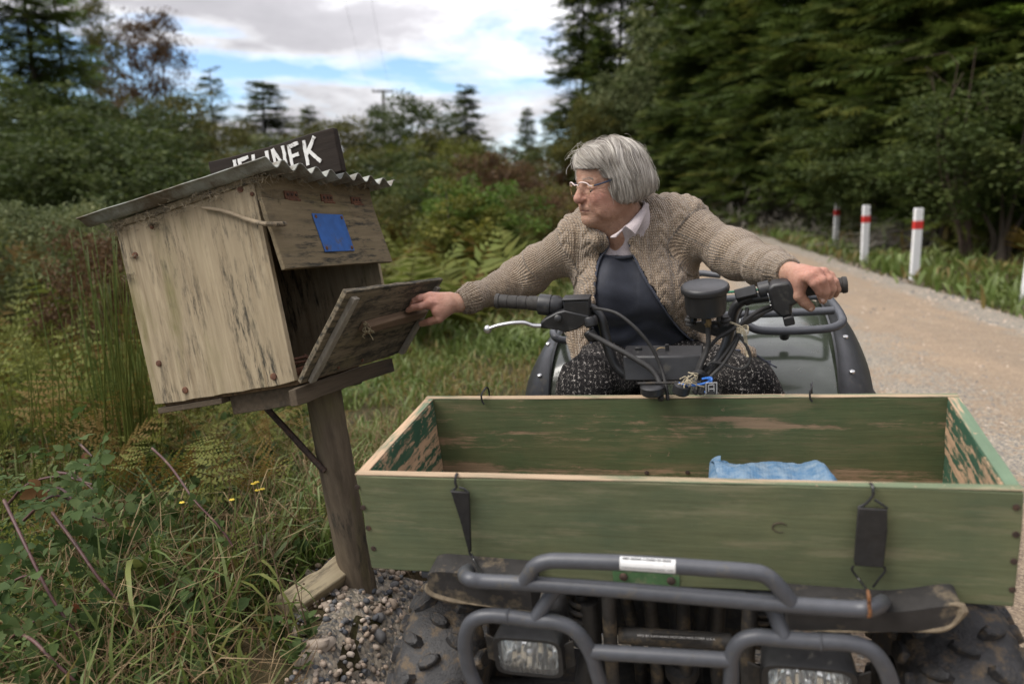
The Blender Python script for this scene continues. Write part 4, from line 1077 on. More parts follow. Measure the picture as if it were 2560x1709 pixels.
        for ri, (a, q, cnt, sx, sy, lean) in enumerate(rows):
            kme = None
            for i in range(cnt):
                an = 2 * PI * (i + 0.5 * (ri % 2)) / cnt
                c = np.array((cx + a * w, cy + q * r * math.cos(an), cz + q * r * math.sin(an)))
                rad = np.array((0, math.cos(an), math.sin(an))); out = rad * math.cos(lean) + np.array((1.0, 0, 0)) * (-math.sin(lean) if a < 0 else -math.sin(lean))
                out /= np.linalg.norm(out)
                tan = np.array((0, -math.sin(an), math.cos(an)))
                sk_ = 0.5 * (1 if i % 2 else -1)
                xx = np.cross(tan, out); xx /= np.linalg.norm(xx)
                ca, sa = math.cos(sk_), math.sin(sk_)
                M = np.eye(4); M[:3, 0] = xx * ca + tan * sa; M[:3, 1] = tan * ca - xx * sa; M[:3, 2] = out; M[:3, 3] = c
                if kme is None:
                    ko = knob(sx, sy, 0.013).obj('tread_knob', M_TYRE, wh, sharp=30); kme = ko.data
                else:
                    ko = bpy.data.objects.new('tread_knob', kme); COL.objects.link(ko); ko.parent = wh
                ko.matrix_local = Matrix(M.tolist())
        MB().lathe([(0.11, 0), (0.12, 0.01), (0.06, 0.03), (0.05, 0.05)], (cx, cy, cz), (-1 if cx < CX else 1, 0, 0), 20).obj('rim', M_CHASSIS, wh, sharp=40)
    wheel(0.118, 0.11, -0.595, 0.185, 0.268)
    wheel(1.065, 0.11, -0.575, 0.20, 0.272)
    wheel(0.14, 1.22, -0.585, 0.24, 0.272)
    wheel(0.99, 1.22, -0.585, 0.24, 0.272)
    # ---- chassis seen through the bull bar
    def ct(name, pts, r, mat=M_CHASSIS, n=8): return tube(name, [A(*p) for p in pts], r, mat, root, n, 0)
    for u0, u1, yy in ((1520, 1528, 0.02), (1620, 1640, 0.12), (1705, 1712, 0.10), (1800, 1790, 0.12), (1878, 1868, 0.02), (1560, 1600, .2), (1760, 1740, .22)):
        ct('frame_tube', [(u0, 1470, yy), (u1, 1640, yy), (u1 + 10, 1800, yy)], 0.0135)
    ct('cross_member', [(1548, 1586, 0.03), (1830, 1604, 0.03)], 0.016)
    pl = MB().hexa([A(1628, 1598, 0.008), A(1752, 1603, 0.008), A(1752, 1603, 0.012), A(1628, 1598, 0.012), A(1628, 1581, 0.006), A(1752, 1587, 0.006), A(1752, 1587, 0.010), A(1628, 1581, 0.010)]).obj('maker_plate', M_PRINT, root)
    x_ = A(1752, 1596, .005) - A(1628, 1590, .005)
    text_obj('plate_lettering', 'MFD BY KAWASAKI MOTORS MFG CORP. U.S.A.', 0.0066, frame4(x_, (0, 0, 1.0), A(1690, 1592, 0.0045)), M_WPRINT, pl, 0.0001)
    ct('radiator_hose', [(1470, 1500, 0.05), (1480, 1600, 0.05), (1462, 1700, 0.05), (1450, 1800, .05)], 0.02, M_RUBBER, 12)
    ct('steering_stem', [(1690, 1500, 0.22), (1700, 1620, 0.2), (1704, 1660, 0.16), (1706, 1800, 0.16)], 0.018, M_CHASSIS, 12)
    MB().lathe([(0.03, 0), (0.034, 0.01), (0.034, 0.03), (0.022, 0.04)], A(1706, 1690, 0.12), (0, -0.1, 1), 16).obj('steering_joint', M_CHASSIS, root, sharp=40)
    for u in (1452, 1905):
        tt = np.linspace(0, 6 * 2 * PI, 150)
        a_, b_ = A(u, 1480, 0.06), A(u + (8 if u < 1700 else -8), 1600, 0.06)
        q = a_ + np.outer(tt / tt[-1], b_ - a_) + np.stack([0.024 * np.cos(tt), 0.024 * np.sin(tt), 0 * tt], -1)
        m = MB(); m.tube(q, 0.0052, 6); m.tube([a_, b_], 0.014, 10)
        m.obj('shock_spring', M_CHASSIS, root)
    MB().box((0.20, 0.10, -0.62), (0.95, 0.30, -0.60)).obj('skid_plate', M_CHASSIS, root, bevel=0.004)
    ct('axle', [(1130, 1700, 0.11), (1700, 1745, 0.11), (2300, 1790, 0.11)], 0.016)
    MB().box((0.36, 0.32, -0.58), (0.80, 0.75, -0.26)).obj('engine_block', M_CHASSIS, root, bevel=0.02)
    # front rack under the crate
    for k, yy in enumerate((0.02, 0.14, 0.26, 0.38)):
        tube('front_rack_rail', [(0.10, yy, -0.222), (0.57, yy, -0.222), (1.02, yy, -0.222)], 0.011, M_BAR, root, 10, 0)
    return root
build_bike()

# ------------------------------------------------------------------ crate
M_PFRONT = painted('faded_green_front', (0.150, 0.160, 0.082), (0.36, 0.30, 0.20), 'x', peel=0.16, scuff=0.85, seed=2.0, dark=0.6, paint2=(0.098, 0.122, 0.068))
M_PBACK = painted('worn_green_inside', (0.120, 0.125, 0.056), (0.30, 0.205, 0.125), 'x', peel=0.60, scuff=0.9, seed=5.0, dark=0.5, bands=3.2, paint2=(0.065, 0.098, 0.042), flake=0.35)
M_PSIDE = painted('flaking_green_side', (0.045, 0.115, 0.068), (0.55, 0.36, 0.225), 'y', peel=0.72, scuff=0.3, seed=8.0, dark=0.3, bands=4.0, flake=0.85)
M_PRIM = painted('bare_rim', (0.15, 0.19, 0.11), (0.42, 0.31, 0.205), 'x', peel=0.80, scuff=0.4, seed=11.0, dark=0.4)
M_PRIMY = painted('bare_side_rim', (0.15, 0.22, 0.14), (0.50, 0.345, 0.225), 'y', peel=0.78, scuff=0.3, seed=13.0, dark=0.4)
M_PFLOOR = painted('worn_floor', (0.11, 0.125, 0.08), (0.30, 0.23, 0.15), 'x', peel=0.8, scuff=0.6, seed=16.0)
M_GREENM = plain('green_bracket_paint', (0.06, 0.135, 0.055), 0.5, 0.2, 50, dirt=(0.20, 0.20, 0.12), dirt_amt=0.3)
def build_crate():
    A = BIKE.at
    root = empty('crate', M=BIKE.m4())
    tag(root, 'shallow wooden carrier crate of flaking green boards on the quad bike front rack', 'crate')
    W, Ld, H = 1.12, 0.397, 0.207
    fb = board((0, 0, -H), (W, 0.018, -0.003), (16, 1, 3), 0.003, 51, 'front_board', M_PFRONT, root, 0.0025, chip=0.004)
    board((0.0, 0.0005, -0.0028), (W, 0.0175, 0.0), (16, 1, 1), 0.0012, 52, 'worn_rim', M_PRIM, fb, 0.0008)
    bb = board((0, Ld - 0.018, -H), (W, Ld, -0.003), (16, 1, 3), 0.003, 53, 'back_board', M_PBACK, root, 0.0025, chip=0.004)
    board((0.0, Ld - 0.0175, -0.0028), (W, Ld - 0.0005, 0.0), (16, 1, 1), 0.0012, 54, 'worn_rim', M_PRIM, bb, 0.0008)
    for x0 in (0.0, W - 0.022):
        sb = board((x0, 0.0185, -H), (x0 + 0.022, Ld - 0.0185, -0.004), (1, 10, 5), 0.003, 55 + x0, 'side_board', M_PSIDE, root, 0.003, chip=0.004)
        board((x0 + 0.0005, 0.0185, -0.0038), (x0 + 0.0215, Ld - 0.0185, -0.0005), (1, 10, 1), 0.0015, 57 + x0, 'worn_rim', M_PRIMY, sb, 0.001)
    board((0.0225, 0.0185, -H), (W - 0.0225, Ld - 0.0185, -H + 0.014), name='floor_board', mat=M_PFLOOR, parent=root)
    for u, v in ((893, 1217), (908, 1268), (921, 1319), (934, 1370), (2541, 1267), (2540, 1335), (2535, 1402), (2531, 1473)):
        c = A(u, v, -0.0005)
        MB().lathe([(0.0055, 0.0), (0.0055, 0.0012), (0.003, 0.0016)], c, (0, -1, 0), 12).obj('screw', M_RUSTDARK, fb, sharp=40)
    for u, v in ((1617, 1181), (1719, 1180)):
        MB().lathe([(0.005, 0.0), (0.005, 0.0015), (0.003, 0.002)], A(u, v, Ld - 0.0185), (0, -1, 0), 12).obj('screw', M_RUSTDARK, bb, sharp=40)
    kp = A(1950, 1318, -0.0012); tt = np.linspace(0.4, 5.2, 16)
    MB().tube([kp + np.array((0.012 * math.cos(t), 0, 0.009 * math.sin(t))) for t in tt], np.interp(np.linspace(0, 1, 16), [0, 0.3, 1], [0.0005, 0.0018, 0.0006]), 5).obj('knot', M_UNDER, fb)
    # green steel bracket screwed to the lower edge
    q = [A(1531, 1424, -0.004), A(1699, 1433, -0.004), A(1699, 1468, -0.004), A(1533, 1454, -0.004)]
    br = MB().hexa([q[3], q[2], q[2] + (0, 0.003, 0), q[3] + (0, 0.003, 0), q[0], q[1], q[1] + (0, 0.003, 0), q[0] + (0, 0.003, 0)]).obj('bracket_plate', M_GREENM, root, bevel=0.0012)
    for u, v in ((1559, 1440), (1678, 1450)):
        MB().lathe([(0.0075, 0.0), (0.0075, 0.003), (0.005, 0.005)], A(u, v, -0.0045), (0, -1, 0), 12).obj('bolt', M_RUSTDARK, br, sharp=40)
    # hooks over the back rim
    for u, lab in ((1209, 'small black wire hook over the crate back rim, the left of the two'), (2030, 'small black wire hook over the crate back rim, the right of the two')):
        c = A(u, 988 if u < 1500 else 979, Ld - 0.02)
        p = spline([c + (0.003, 0.034, -0.03), c + (0.002, 0.034, -0.002), c + (0.002, 0.024, 0.010), c + (0, 0.006, 0.010), c + (-0.004, -0.003, 0.002), c + (-0.004, -0.004, -0.012), c + (0, -0.004, -0.020)], 5)
        p = np.array([BIKE.to_world(q_) for q_ in p])
        tag(MB().tube(p, 0.0021, 7).obj('wire_hook', M_BLACKM, None), lab, 'hook', 'hooks over the back rim')
    # rubber tie-down straps on the front
    def strap(label, hook, tri_t, band, tri_b, tail, rusty=None):
        root = empty('rubber_strap', M=BIKE.m4())
        tag(root, label, 'strap', 'rubber tie-down straps')
        f = lambda p: A(p[0], p[1], p[2])
        g0 = [f(p) for p in band]
        V = g0 + [p + (0, 0.006, 0) for p in g0]; n = len(g0)
        # dense side edges for a slight curl
        MB().add(V, [tuple(range(n)), tuple(range(2 * n - 1, n - 1, -1))] + [(i, i + n, (i + 1) % n + n, (i + 1) % n) for i in range(n)]).obj('rubber_band', M_RUBBER, root, bevel=0.0015)
        MB().tube(spline([f(p) for p in hook], 6), 0.0024, 8).obj('hook', M_BLACKM, root)
        for t in (tri_t, tri_b): MB().tube(spline([f(p) for p in t], 4), 0.002, 8).obj('wire_loop', M_BLACKM, root)
        MB().tube(spline([f(p) for p in tail], 4), 0.0026, 8).obj('lower_hook', rusty or M_BLACKM, root)
    strap('twisted black rubber strap narrowing to a point, wire hooked on the crate left front',
          [(1144, 1192, 0.022), (1143, 1184, 0.012), (1140, 1188, -0.004), (1138, 1205, -0.010), (1141, 1217, -0.010), (1128, 1228, -0.011)],
          [(1148, 1218, -0.012), (1160, 1221, -0.012), (1170, 1230, -0.012)],
          [(1126, 1228, -0.018), (1172, 1231, -0.014), (1175, 1300, -0.013), (1177, 1380, -0.012), (1172, 1383, -0.016), (1150, 1300, -0.022)],
          [(1172, 1379, -0.016), (1180, 1390, -0.016), (1186, 1400, -0.018)],
          [(1178, 1384, -0.014), (1186, 1402, -0.022), (1196, 1420, -0.05), (1204, 1436, -0.09)], None)
    strap('broad flat black rubber strap with a rusty lower hook on the crate right front',
          [(2170, 1216, 0.022), (2175, 1208, 0.012), (2181, 1214, -0.004), (2183, 1228, -0.010), (2181, 1240, -0.011), (2165, 1258, -0.012), (2146, 1268, -0.012)],
          [(2186, 1248, -0.011), (2202, 1258, -0.012), (2219, 1270, -0.012)],
          [(2145, 1270, -0.018), (2219, 1274, -0.016), (2219, 1330, -0.018), (2209, 1419, -0.016), (2138, 1414, -0.018), (2135, 1404, -0.02)],
          [(2134, 1414, -0.014), (2130, 1424, -0.014), (2150, 1450, -0.018), (2168, 1474, -0.06)],
          [(2170, 1476, -0.07), (2172, 1490, -0.165), (2173, 1508, -0.166), (2175, 1536, -0.168), (2170, 1540, -0.160)], plain('orange_rust', (0.20, 0.085, 0.03), 0.9, 0.4, 120))
    m = MB(); m.tube(spline([A(2212, 1416, -0.014), A(2212, 1428, -0.014), A(2196, 1448, -0.014), A(2183, 1466, -0.012)], 5), 0.002, 8)
    s2 = [o for o in bpy.data.objects if o.name.startswith('rubber_strap')][-1]
    m.obj('wire_loop', M_BLACKM, s2)
build_crate()
def build_tarp():
    # blue woven tarpaulin folded on the crate floor
    g = G('blue_tarpaulin', rough=0.6, spec=0.3)
    wv = g.math('MULTIPLY', g.wave(g.co(), 55, 0.6, 1, 'BANDS', 'X'), g.wave(g.co(), 55, 0.6, 1, 'BANDS', 'Y'))
    c = g.mix(g.ramp(g.noise(g.co(), 35, 5, 0.7), [(0.40, 0.0), (0.72, 0.75)]), (0.070, 0.150, 0.25), (0.27, 0.33, 0.37))
    c = g.mix(g.ramp(g.noise(g.co((1, 1, 1), (4, 4, 4)), 18, 3, 0.6), [(0.66, 0.0), (0.74, 0.8)]), c, (0.50, 0.22, 0.17))
    g.set('base', c); g.bump(wv, 0.4, 0.002)
    H = 0.207
    n, m_ = 56, 40
    V = []
    mb = MB()
    xs = np.linspace(0, 1, n); ys = np.linspace(0, 1, m_)
    Xg, Yg = np.meshgrid(xs, ys, indexing='ij')
    for layer in range(3):
        P = np.stack([Xg * 3, Yg * 2, 0 * Xg + layer * 3], -1)
        hump = np.sin(PI * np.clip(Yg * 0.94 + 0.03, 0, 1)) ** 0.45
        top = 0.108 - 0.030 * layer + 0.012 * np.exp(-((Xg - 0.83) / 0.09) ** 2) - 0.045 * sstep(0.86, 1.0, Xg) - 0.008 * np.exp(-((Xg - 0.5) / 0.2) ** 2)
        z = -H + 0.016 + top * hump + 0.012 * fbm(P, 1.5, 3) * hump + 0.004 * fbm(P, 6, 3)
        x = 0.655 + 0.01 * layer + 0.235 * Xg + 0.010 * np.sin(Yg * 5 + layer); y = 0.085 + 0.25 * Yg + 0.012 * fbm(P, 2, 2)
        mb.sheet(np.stack([x, y, z], -1), 0.0025)
    tt = np.linspace(0, 3.6 * PI, 46)
    roll = np.array([[(0.668 + (0.027 - 0.0017 * t) * math.cos(t + 1.6), 0.10 + 0.20 * s, -H + 0.108 + (0.025 - 0.0017 * t) * math.sin(t + 1.6)) for t in tt] for s in np.linspace(0, 1, 14)])
    roll[..., 2] -= 0.022
    mb.sheet(roll, 0.0018)
    o = mb.obj('tarpaulin', g.m, None, sharp=60, fix=False)
    M = BIKE.m4(); o.matrix_world = M
    tag(o, 'crumpled blue woven tarpaulin folded on the floor of the green crate', 'tarpaulin')
    q = MB().hexa([(0.600, 0.14, -0.190), (0.607, 0.14, -0.193), (0.607, 0.155, -0.193), (0.600, 0.155, -0.190), (0.648, 0.14, -0.080), (0.655, 0.14, -0.083), (0.655, 0.155, -0.083), (0.648, 0.155, -0.080)]).obj('plastic_strip', plain('yellow_plastic', (0.62, 0.48, 0.06), 0.5, 0.1, 60), None, bevel=0.003)
    q.matrix_world = M
    tag(q, 'short yellow plastic strip poking out left of the blue tarpaulin', 'strip')
build_tarp()
# ------------------------------------------------------------------ signed-distance modelling (for the figure)
class SDF:
    def __init__(s): s.p = []
    def rc(s, a, b, ra, rb=None, k=0.02, op='U'):
        "round cone from a to b"
        a, b = np.asarray(a, float), np.asarray(b, float); rb = ra if rb is None else rb
        s.p.append(('rc', a, b, ra, rb, k, op, 0.5 * (a + b), 0.5 * np.linalg.norm(b - a) + max(ra, rb))); return s
    def el(s, c, r, R=None, k=0.02, op='U'):
        c, r = np.asarray(c, float), np.asarray(r, float)
        s.p.append(('el', c, r, R, None, k, op, c, r.max())); return s
    def ev(s, P, pr):
        if pr[0] == 'rc':
            _, a, b, ra, rb = pr[:5]
            ab = b - a; pa = P - a
            t = np.clip(pa @ ab / (ab @ ab + 1e-12), 0, 1)
            return np.linalg.norm(pa - t[:, None] * ab, axis=1) - (ra + (rb - ra) * t)
        _, c, r, R = pr[:4]
        q = P - c
        if R is not None: q = q @ R
        k0 = np.linalg.norm(q / r, axis=1); k1 = np.linalg.norm(q / (r * r), axis=1) + 1e-9
        return k0 * (k0 - 1) / k1
    def __call__(s, P, act=None):
        d = np.full(len(P), 1e3)
        for pr in (s.p if act is None else act):
            e = s.ev(P, pr); k = pr[5]
            if pr[6] == 'U':
                h = np.clip(0.5 + 0.5 * (d - e) / k, 0, 1)
                d = np.where(d - e > 1.0, e, d * (1 - h) + e * h - k * h * (1 - h))
            else:
                h = np.clip(0.5 - 0.5 * (d + e) / k, 0, 1)
                d = d * (1 - h) - e * h + k * h * (1 - h)
        return d
    def near(s, c, rad):
        return [p for p in s.p if np.linalg.norm(p[7] - c) < p[8] + rad + 0.05 + p[5]]
    def grad(s, P, h=1e-3):
        g = np.stack([s(P + h * np.eye(3)[i]) - s(P - h * np.eye(3)[i]) for i in range(3)], 1)
        return g / (np.linalg.norm(g, axis=1)[:, None] + 1e-9)
def sdf_mesh(fun, near, lo, hi, h, B=12):
    "surface nets over blocks; fun(P, act) -> distance; near(c, r) -> active primitives"
    lo = np.asarray(lo, float); n = np.ceil((np.asarray(hi) - lo) / h / B).astype(int)
    D = np.ones(n * B, np.float32)
    g = np.stack(np.meshgrid(*[np.arange(B)] * 3, indexing='ij'), -1).reshape(-1, 3)
    rad = h * B * 0.87
    blk = np.stack(np.meshgrid(*[np.arange(q) for q in n], indexing='ij'), -1).reshape(-1, 3)
    ctr = lo + (blk * B + (B - 1) / 2) * h
    dc = fun(ctr, None)
    for o, c, d0 in zip(blk * B, ctr, dc):
        if abs(d0) > rad * 1.35 + 0.012:
            if d0 < 0: D[o[0]:o[0] + B, o[1]:o[1] + B, o[2]:o[2] + B] = -1
            continue
        act = near(c, rad)
        if not act: continue
        D[o[0]:o[0] + B, o[1]:o[1] + B, o[2]:o[2] + B] = fun(lo + (o + g) * h, act).reshape(B, B, B)
    I = D < 0
    a = [slice(0, -1), slice(1, None)]
    cnt = sum(I[a[x], a[y], a[z]].astype(np.int8) for x in (0, 1) for y in (0, 1) for z in (0, 1))
    cells = np.argwhere((cnt > 0) & (cnt < 8))
    idx = np.full(cnt.shape, -1, np.int32); idx[tuple(cells.T)] = np.arange(len(cells))
    corners = [(x, y, z) for x in (0, 1) for y in (0, 1) for z in (0, 1)]
    vals = {c: D[cells[:, 0] + c[0], cells[:, 1] + c[1], cells[:, 2] + c[2]] for c in corners}
    S = np.zeros((len(cells), 3)); W = np.zeros(len(cells))
    for c in corners:
        for ax in range(3):
            if c[ax] == 0:
                c2 = list(c); c2[ax] = 1; c2 = tuple(c2)
                va, vb = vals[c], vals[c2]; m = (va < 0) != (vb < 0)
                t = np.where(m, va / np.where(m, va - vb, 1), 0)
                p = np.tile(np.array(c, float), (len(cells), 1)); p[:, ax] = t
                S += p * m[:, None]; W += m
    V = lo + (cells + S / np.maximum(W, 1)[:, None]) * h
    F = []
    for ax in range(3):
        sl0 = [slice(None)] * 3; sl1 = [slice(None)] * 3; sl0[ax] = slice(0, -1); sl1[ax] = slice(1, None)
        A0, A1 = I[tuple(sl0)], I[tuple(sl1)]
        e = np.argwhere(A0 != A1)
        b, c = (ax + 1) % 3, (ax + 2) % 3
        e = e[(e[:, b] > 0) & (e[:, c] > 0) & (e[:, b] < D.shape[b] - 1) & (e[:, c] < D.shape[c] - 1)]
        fl = A0[tuple(e.T)]
        q = []
        for db, dc in ((-1, -1), (0, -1), (0, 0), (-1, 0)):
            t = e.copy(); t[:, b] += db; t[:, c] += dc
            q.append(idx[tuple(t.T)])
        q = np.stack(q, 1)
        q = np.where(fl[:, None], q, q[:, ::-1])
        F.append(q[(q >= 0).all(1)])
    return V, np.vstack(F)
def vnormals(V, F):
    n = np.cross(V[F[:, 2]] - V[F[:, 0]], V[F[:, 3]] - V[F[:, 1]])
    N = np.zeros_like(V)
    for k in range(4): np.add.at(N, F[:, k], n)
    return N / (np.linalg.norm(N, axis=1)[:, None] + 1e-12)
def relax(V, F, it=2, amt=0.5):
    for _ in range(it):
        S = np.zeros_like(V); C_ = np.zeros(len(V))
        for k in range(4):
            a, b = F[:, k], F[:, (k + 1) % 4]
            np.add.at(S, a, V[b]); np.add.at(S, b, V[a]); np.add.at(C_, a, 1); np.add.at(C_, b, 1)
        V = V + (S / np.maximum(C_, 1)[:, None] - V) * amt
    return V
def seg_t(P, a, b):
    ab = b - a; return (P - a) @ ab / (ab @ ab)
def poly_sd(q, poly):
    "signed distance to a 2D polygon"
    poly = np.asarray(poly, float); n = len(poly)
    d = np.full(len(q), 1e9); ins = np.zeros(len(q), bool)
    for i in range(n):
        a, b = poly[i], poly[(i + 1) % n]
        ab = b - a; pa = q - a
        t = np.clip(pa @ ab / (ab @ ab + 1e-12), 0, 1)
        d = np.minimum(d, np.linalg.norm(pa - t[:, None] * ab, axis=1))
        c = (a[1] > q[:, 1]) != (b[1] > q[:, 1])
        xin = (b[0] - a[0]) * (q[:, 1] - a[1]) / (b[1] - a[1] + 1e-12) + a[0]
        ins ^= c & (q[:, 0] < xin)
    return np.where(ins, -d, d)

# ------------------------------------------------------------------ materials for the figure
def mat_skin():
    g = G('aged_skin', rough=0.5, spec=0.4)
    g.set('sss', 0.12); g.p.inputs['Subsurface Radius'].default_value = (0.010, 0.004, 0.002); g.p.inputs['Subsurface Scale'].default_value = 0.6
    v = g.co()
    c = g.ramp(g.noise(v, 45, 5, 0.65), [(0.3, (0.36, 0.195, 0.130)), (0.7, (0.50, 0.305, 0.215))])
    c = g.mix(g.ramp(g.noise(v, 150, 4, 0.7), [(0.53, 0.0), (0.70, 0.6)]), c, (0.29, 0.145, 0.10))
    c = g.mix(g.attr('red'), c, (0.47, 0.195, 0.150))
    c = g.mix(g.attr('lip'), c, (0.10, 0.028, 0.024))
    g.set('base', c)
    w = g.math('ADD', g.math('MULTIPLY', g.noise(g.co((1, 1, 2.6)), 130, 5, 0.7, 0.6), 1.0), g.math('MULTIPLY', g.noise(v, 420, 3), 0.35))
    g.bump(w, 0.62, 0.0045)
    return g.m
def mat_knit():
    g = G('brown_wool_knit', rough=0.98, spec=0.08)
    g.set('sheen', 0.35)
    v = g.co()
    kn = g.co((1, 1, 1), attr='knit')
    mel = g.noise(v, 330, 4, 0.75); big = g.noise(v, 20, 4, 0.6)
    c = g.ramp(mel, [(0.33, (0.085, 0.055, 0.034)), (0.45, (0.29, 0.212, 0.14)), (0.57, (0.47, 0.36, 0.25)), (0.70, (0.68, 0.56, 0.43))])
    c = g.mix(g.ramp(big, [(0.35, 0.0), (0.7, 0.35)]), c, (0.20, 0.15, 0.105))
    st = g.math('MULTIPLY', g.wave(kn, 62, 1.2, 2, 'BANDS', 'X'), g.math('ADD', 0.4, g.math('MULTIPLY', g.wave(kn, 48, 1.4, 2, 'BANDS', 'Y'), 0.6)))
    c = g.mix(g.ramp(st, [(0.05, 0.42), (0.5, 0.0)]), c, (0.10, 0.074, 0.053))
    g.set('base', c)
    g.bump(g.math('ADD', g.math('MULTIPLY', st, 1.0), g.math('MULTIPLY', mel, 0.9)), 0.9, 0.005)
    return g.m
def mat_tweed():
    g = G('black_white_tweed', rough=0.95, spec=0.15)
    v = g.co()
    sl = g.ramp(g.noise(g.co((1, 1, 0.55)), 290, 3, 0.8), [(0.575, 0.0), (0.63, 1.0)])
    sl2 = g.ramp(g.noise(g.co((0.5, 1, 1), (2, 3, 4)), 300, 3, 0.8), [(0.585, 0.0), (0.64, 1.0)])
    wx = g.ramp(g.wave(v, 26, 1.2, 2, 'BANDS', 'X'), [(0.55, 0.1), (0.8, 1.0)]); wz = g.ramp(g.wave(v, 26, 1.2, 2, 'BANDS', 'Z'), [(0.55, 0.1), (0.8, 1.0)])
    m = g.math('MAXIMUM', g.math('MULTIPLY', sl, wx), g.math('MULTIPLY', sl2, wz))
    c = g.mix(m, (0.012, 0.011, 0.011), (0.50, 0.46, 0.42))
    g.set('base', c); g.bump(g.noise(v, 320, 4), 0.4, 0.002)
    return g.m
def mat_hair():
    g = G('grey_hair', rough=0.42, spec=0.5)
    c = g.ramp(g.attr('tint'), [(0.0, (0.10, 0.082, 0.066)), (0.3, (0.29, 0.255, 0.22)), (0.65, (0.52, 0.48, 0.42)), (1.0, (0.74, 0.70, 0.63))])
    g.set('base', c)
    return g.m
M_SKIN, M_KNIT, M_TWEED, M_HAIR = mat_skin(), mat_knit(), mat_tweed(), mat_hair()
def cloth(name, c, var=0.15, fine=220, rough=0.9, spot=None):
    g = G(name, rough=rough, spec=0.2)
    v = g.co()
    col = g.ramp(g.noise(v, 30, 4), [(0.3, tuple(x * (1 - var) for x in c)), (0.7, tuple(x * (1 + var) for x in c))])
    if spot: col = g.mix(g.ramp(g.voro(v, 330), [(0.16, 0.75), (0.34, 0.0)]), col, spot)
    g.set('base', col); g.set('sheen', 0.2); g.bump(g.noise(v, fine, 3), 0.25, 0.002)
    return g.m
M_SHIRT = cloth('dotted_shirt_cotton', (0.46, 0.40, 0.40), 0.08, 260, 0.85, (0.22, 0.17, 0.18))
M_NAVY = cloth('navy_jersey', (0.028, 0.031, 0.042), 0.2, 300, 0.6)
M_ZIP = plain('dark_zip', (0.045, 0.05, 0.07), 0.5, 0.4, 300)
M_GOLD = plain('gold_rim', (0.55, 0.36, 0.18), 0.3, 0.1, 60, metal=0.85)
M_PEARL = plain('pink_white_rim', (0.68, 0.56, 0.52), 0.35, 0.1, 60)
M_TEMPLE = plain('dark_temple', (0.035, 0.05, 0.085), 0.4, 0.2, 90)
M_EYE = plain('eye', (0.27, 0.20, 0.17), 0.15, 0.1, 60)
M_IRIS = plain('iris', (0.05, 0.04, 0.035), 0.12, 0.1, 60)
M_NAIL = plain('fingernail', (0.52, 0.34, 0.27), 0.3, 0.1, 60)
M_BOOT = plain('dark_boot', (0.025, 0.022, 0.02), 0.6, 0.3, 60)

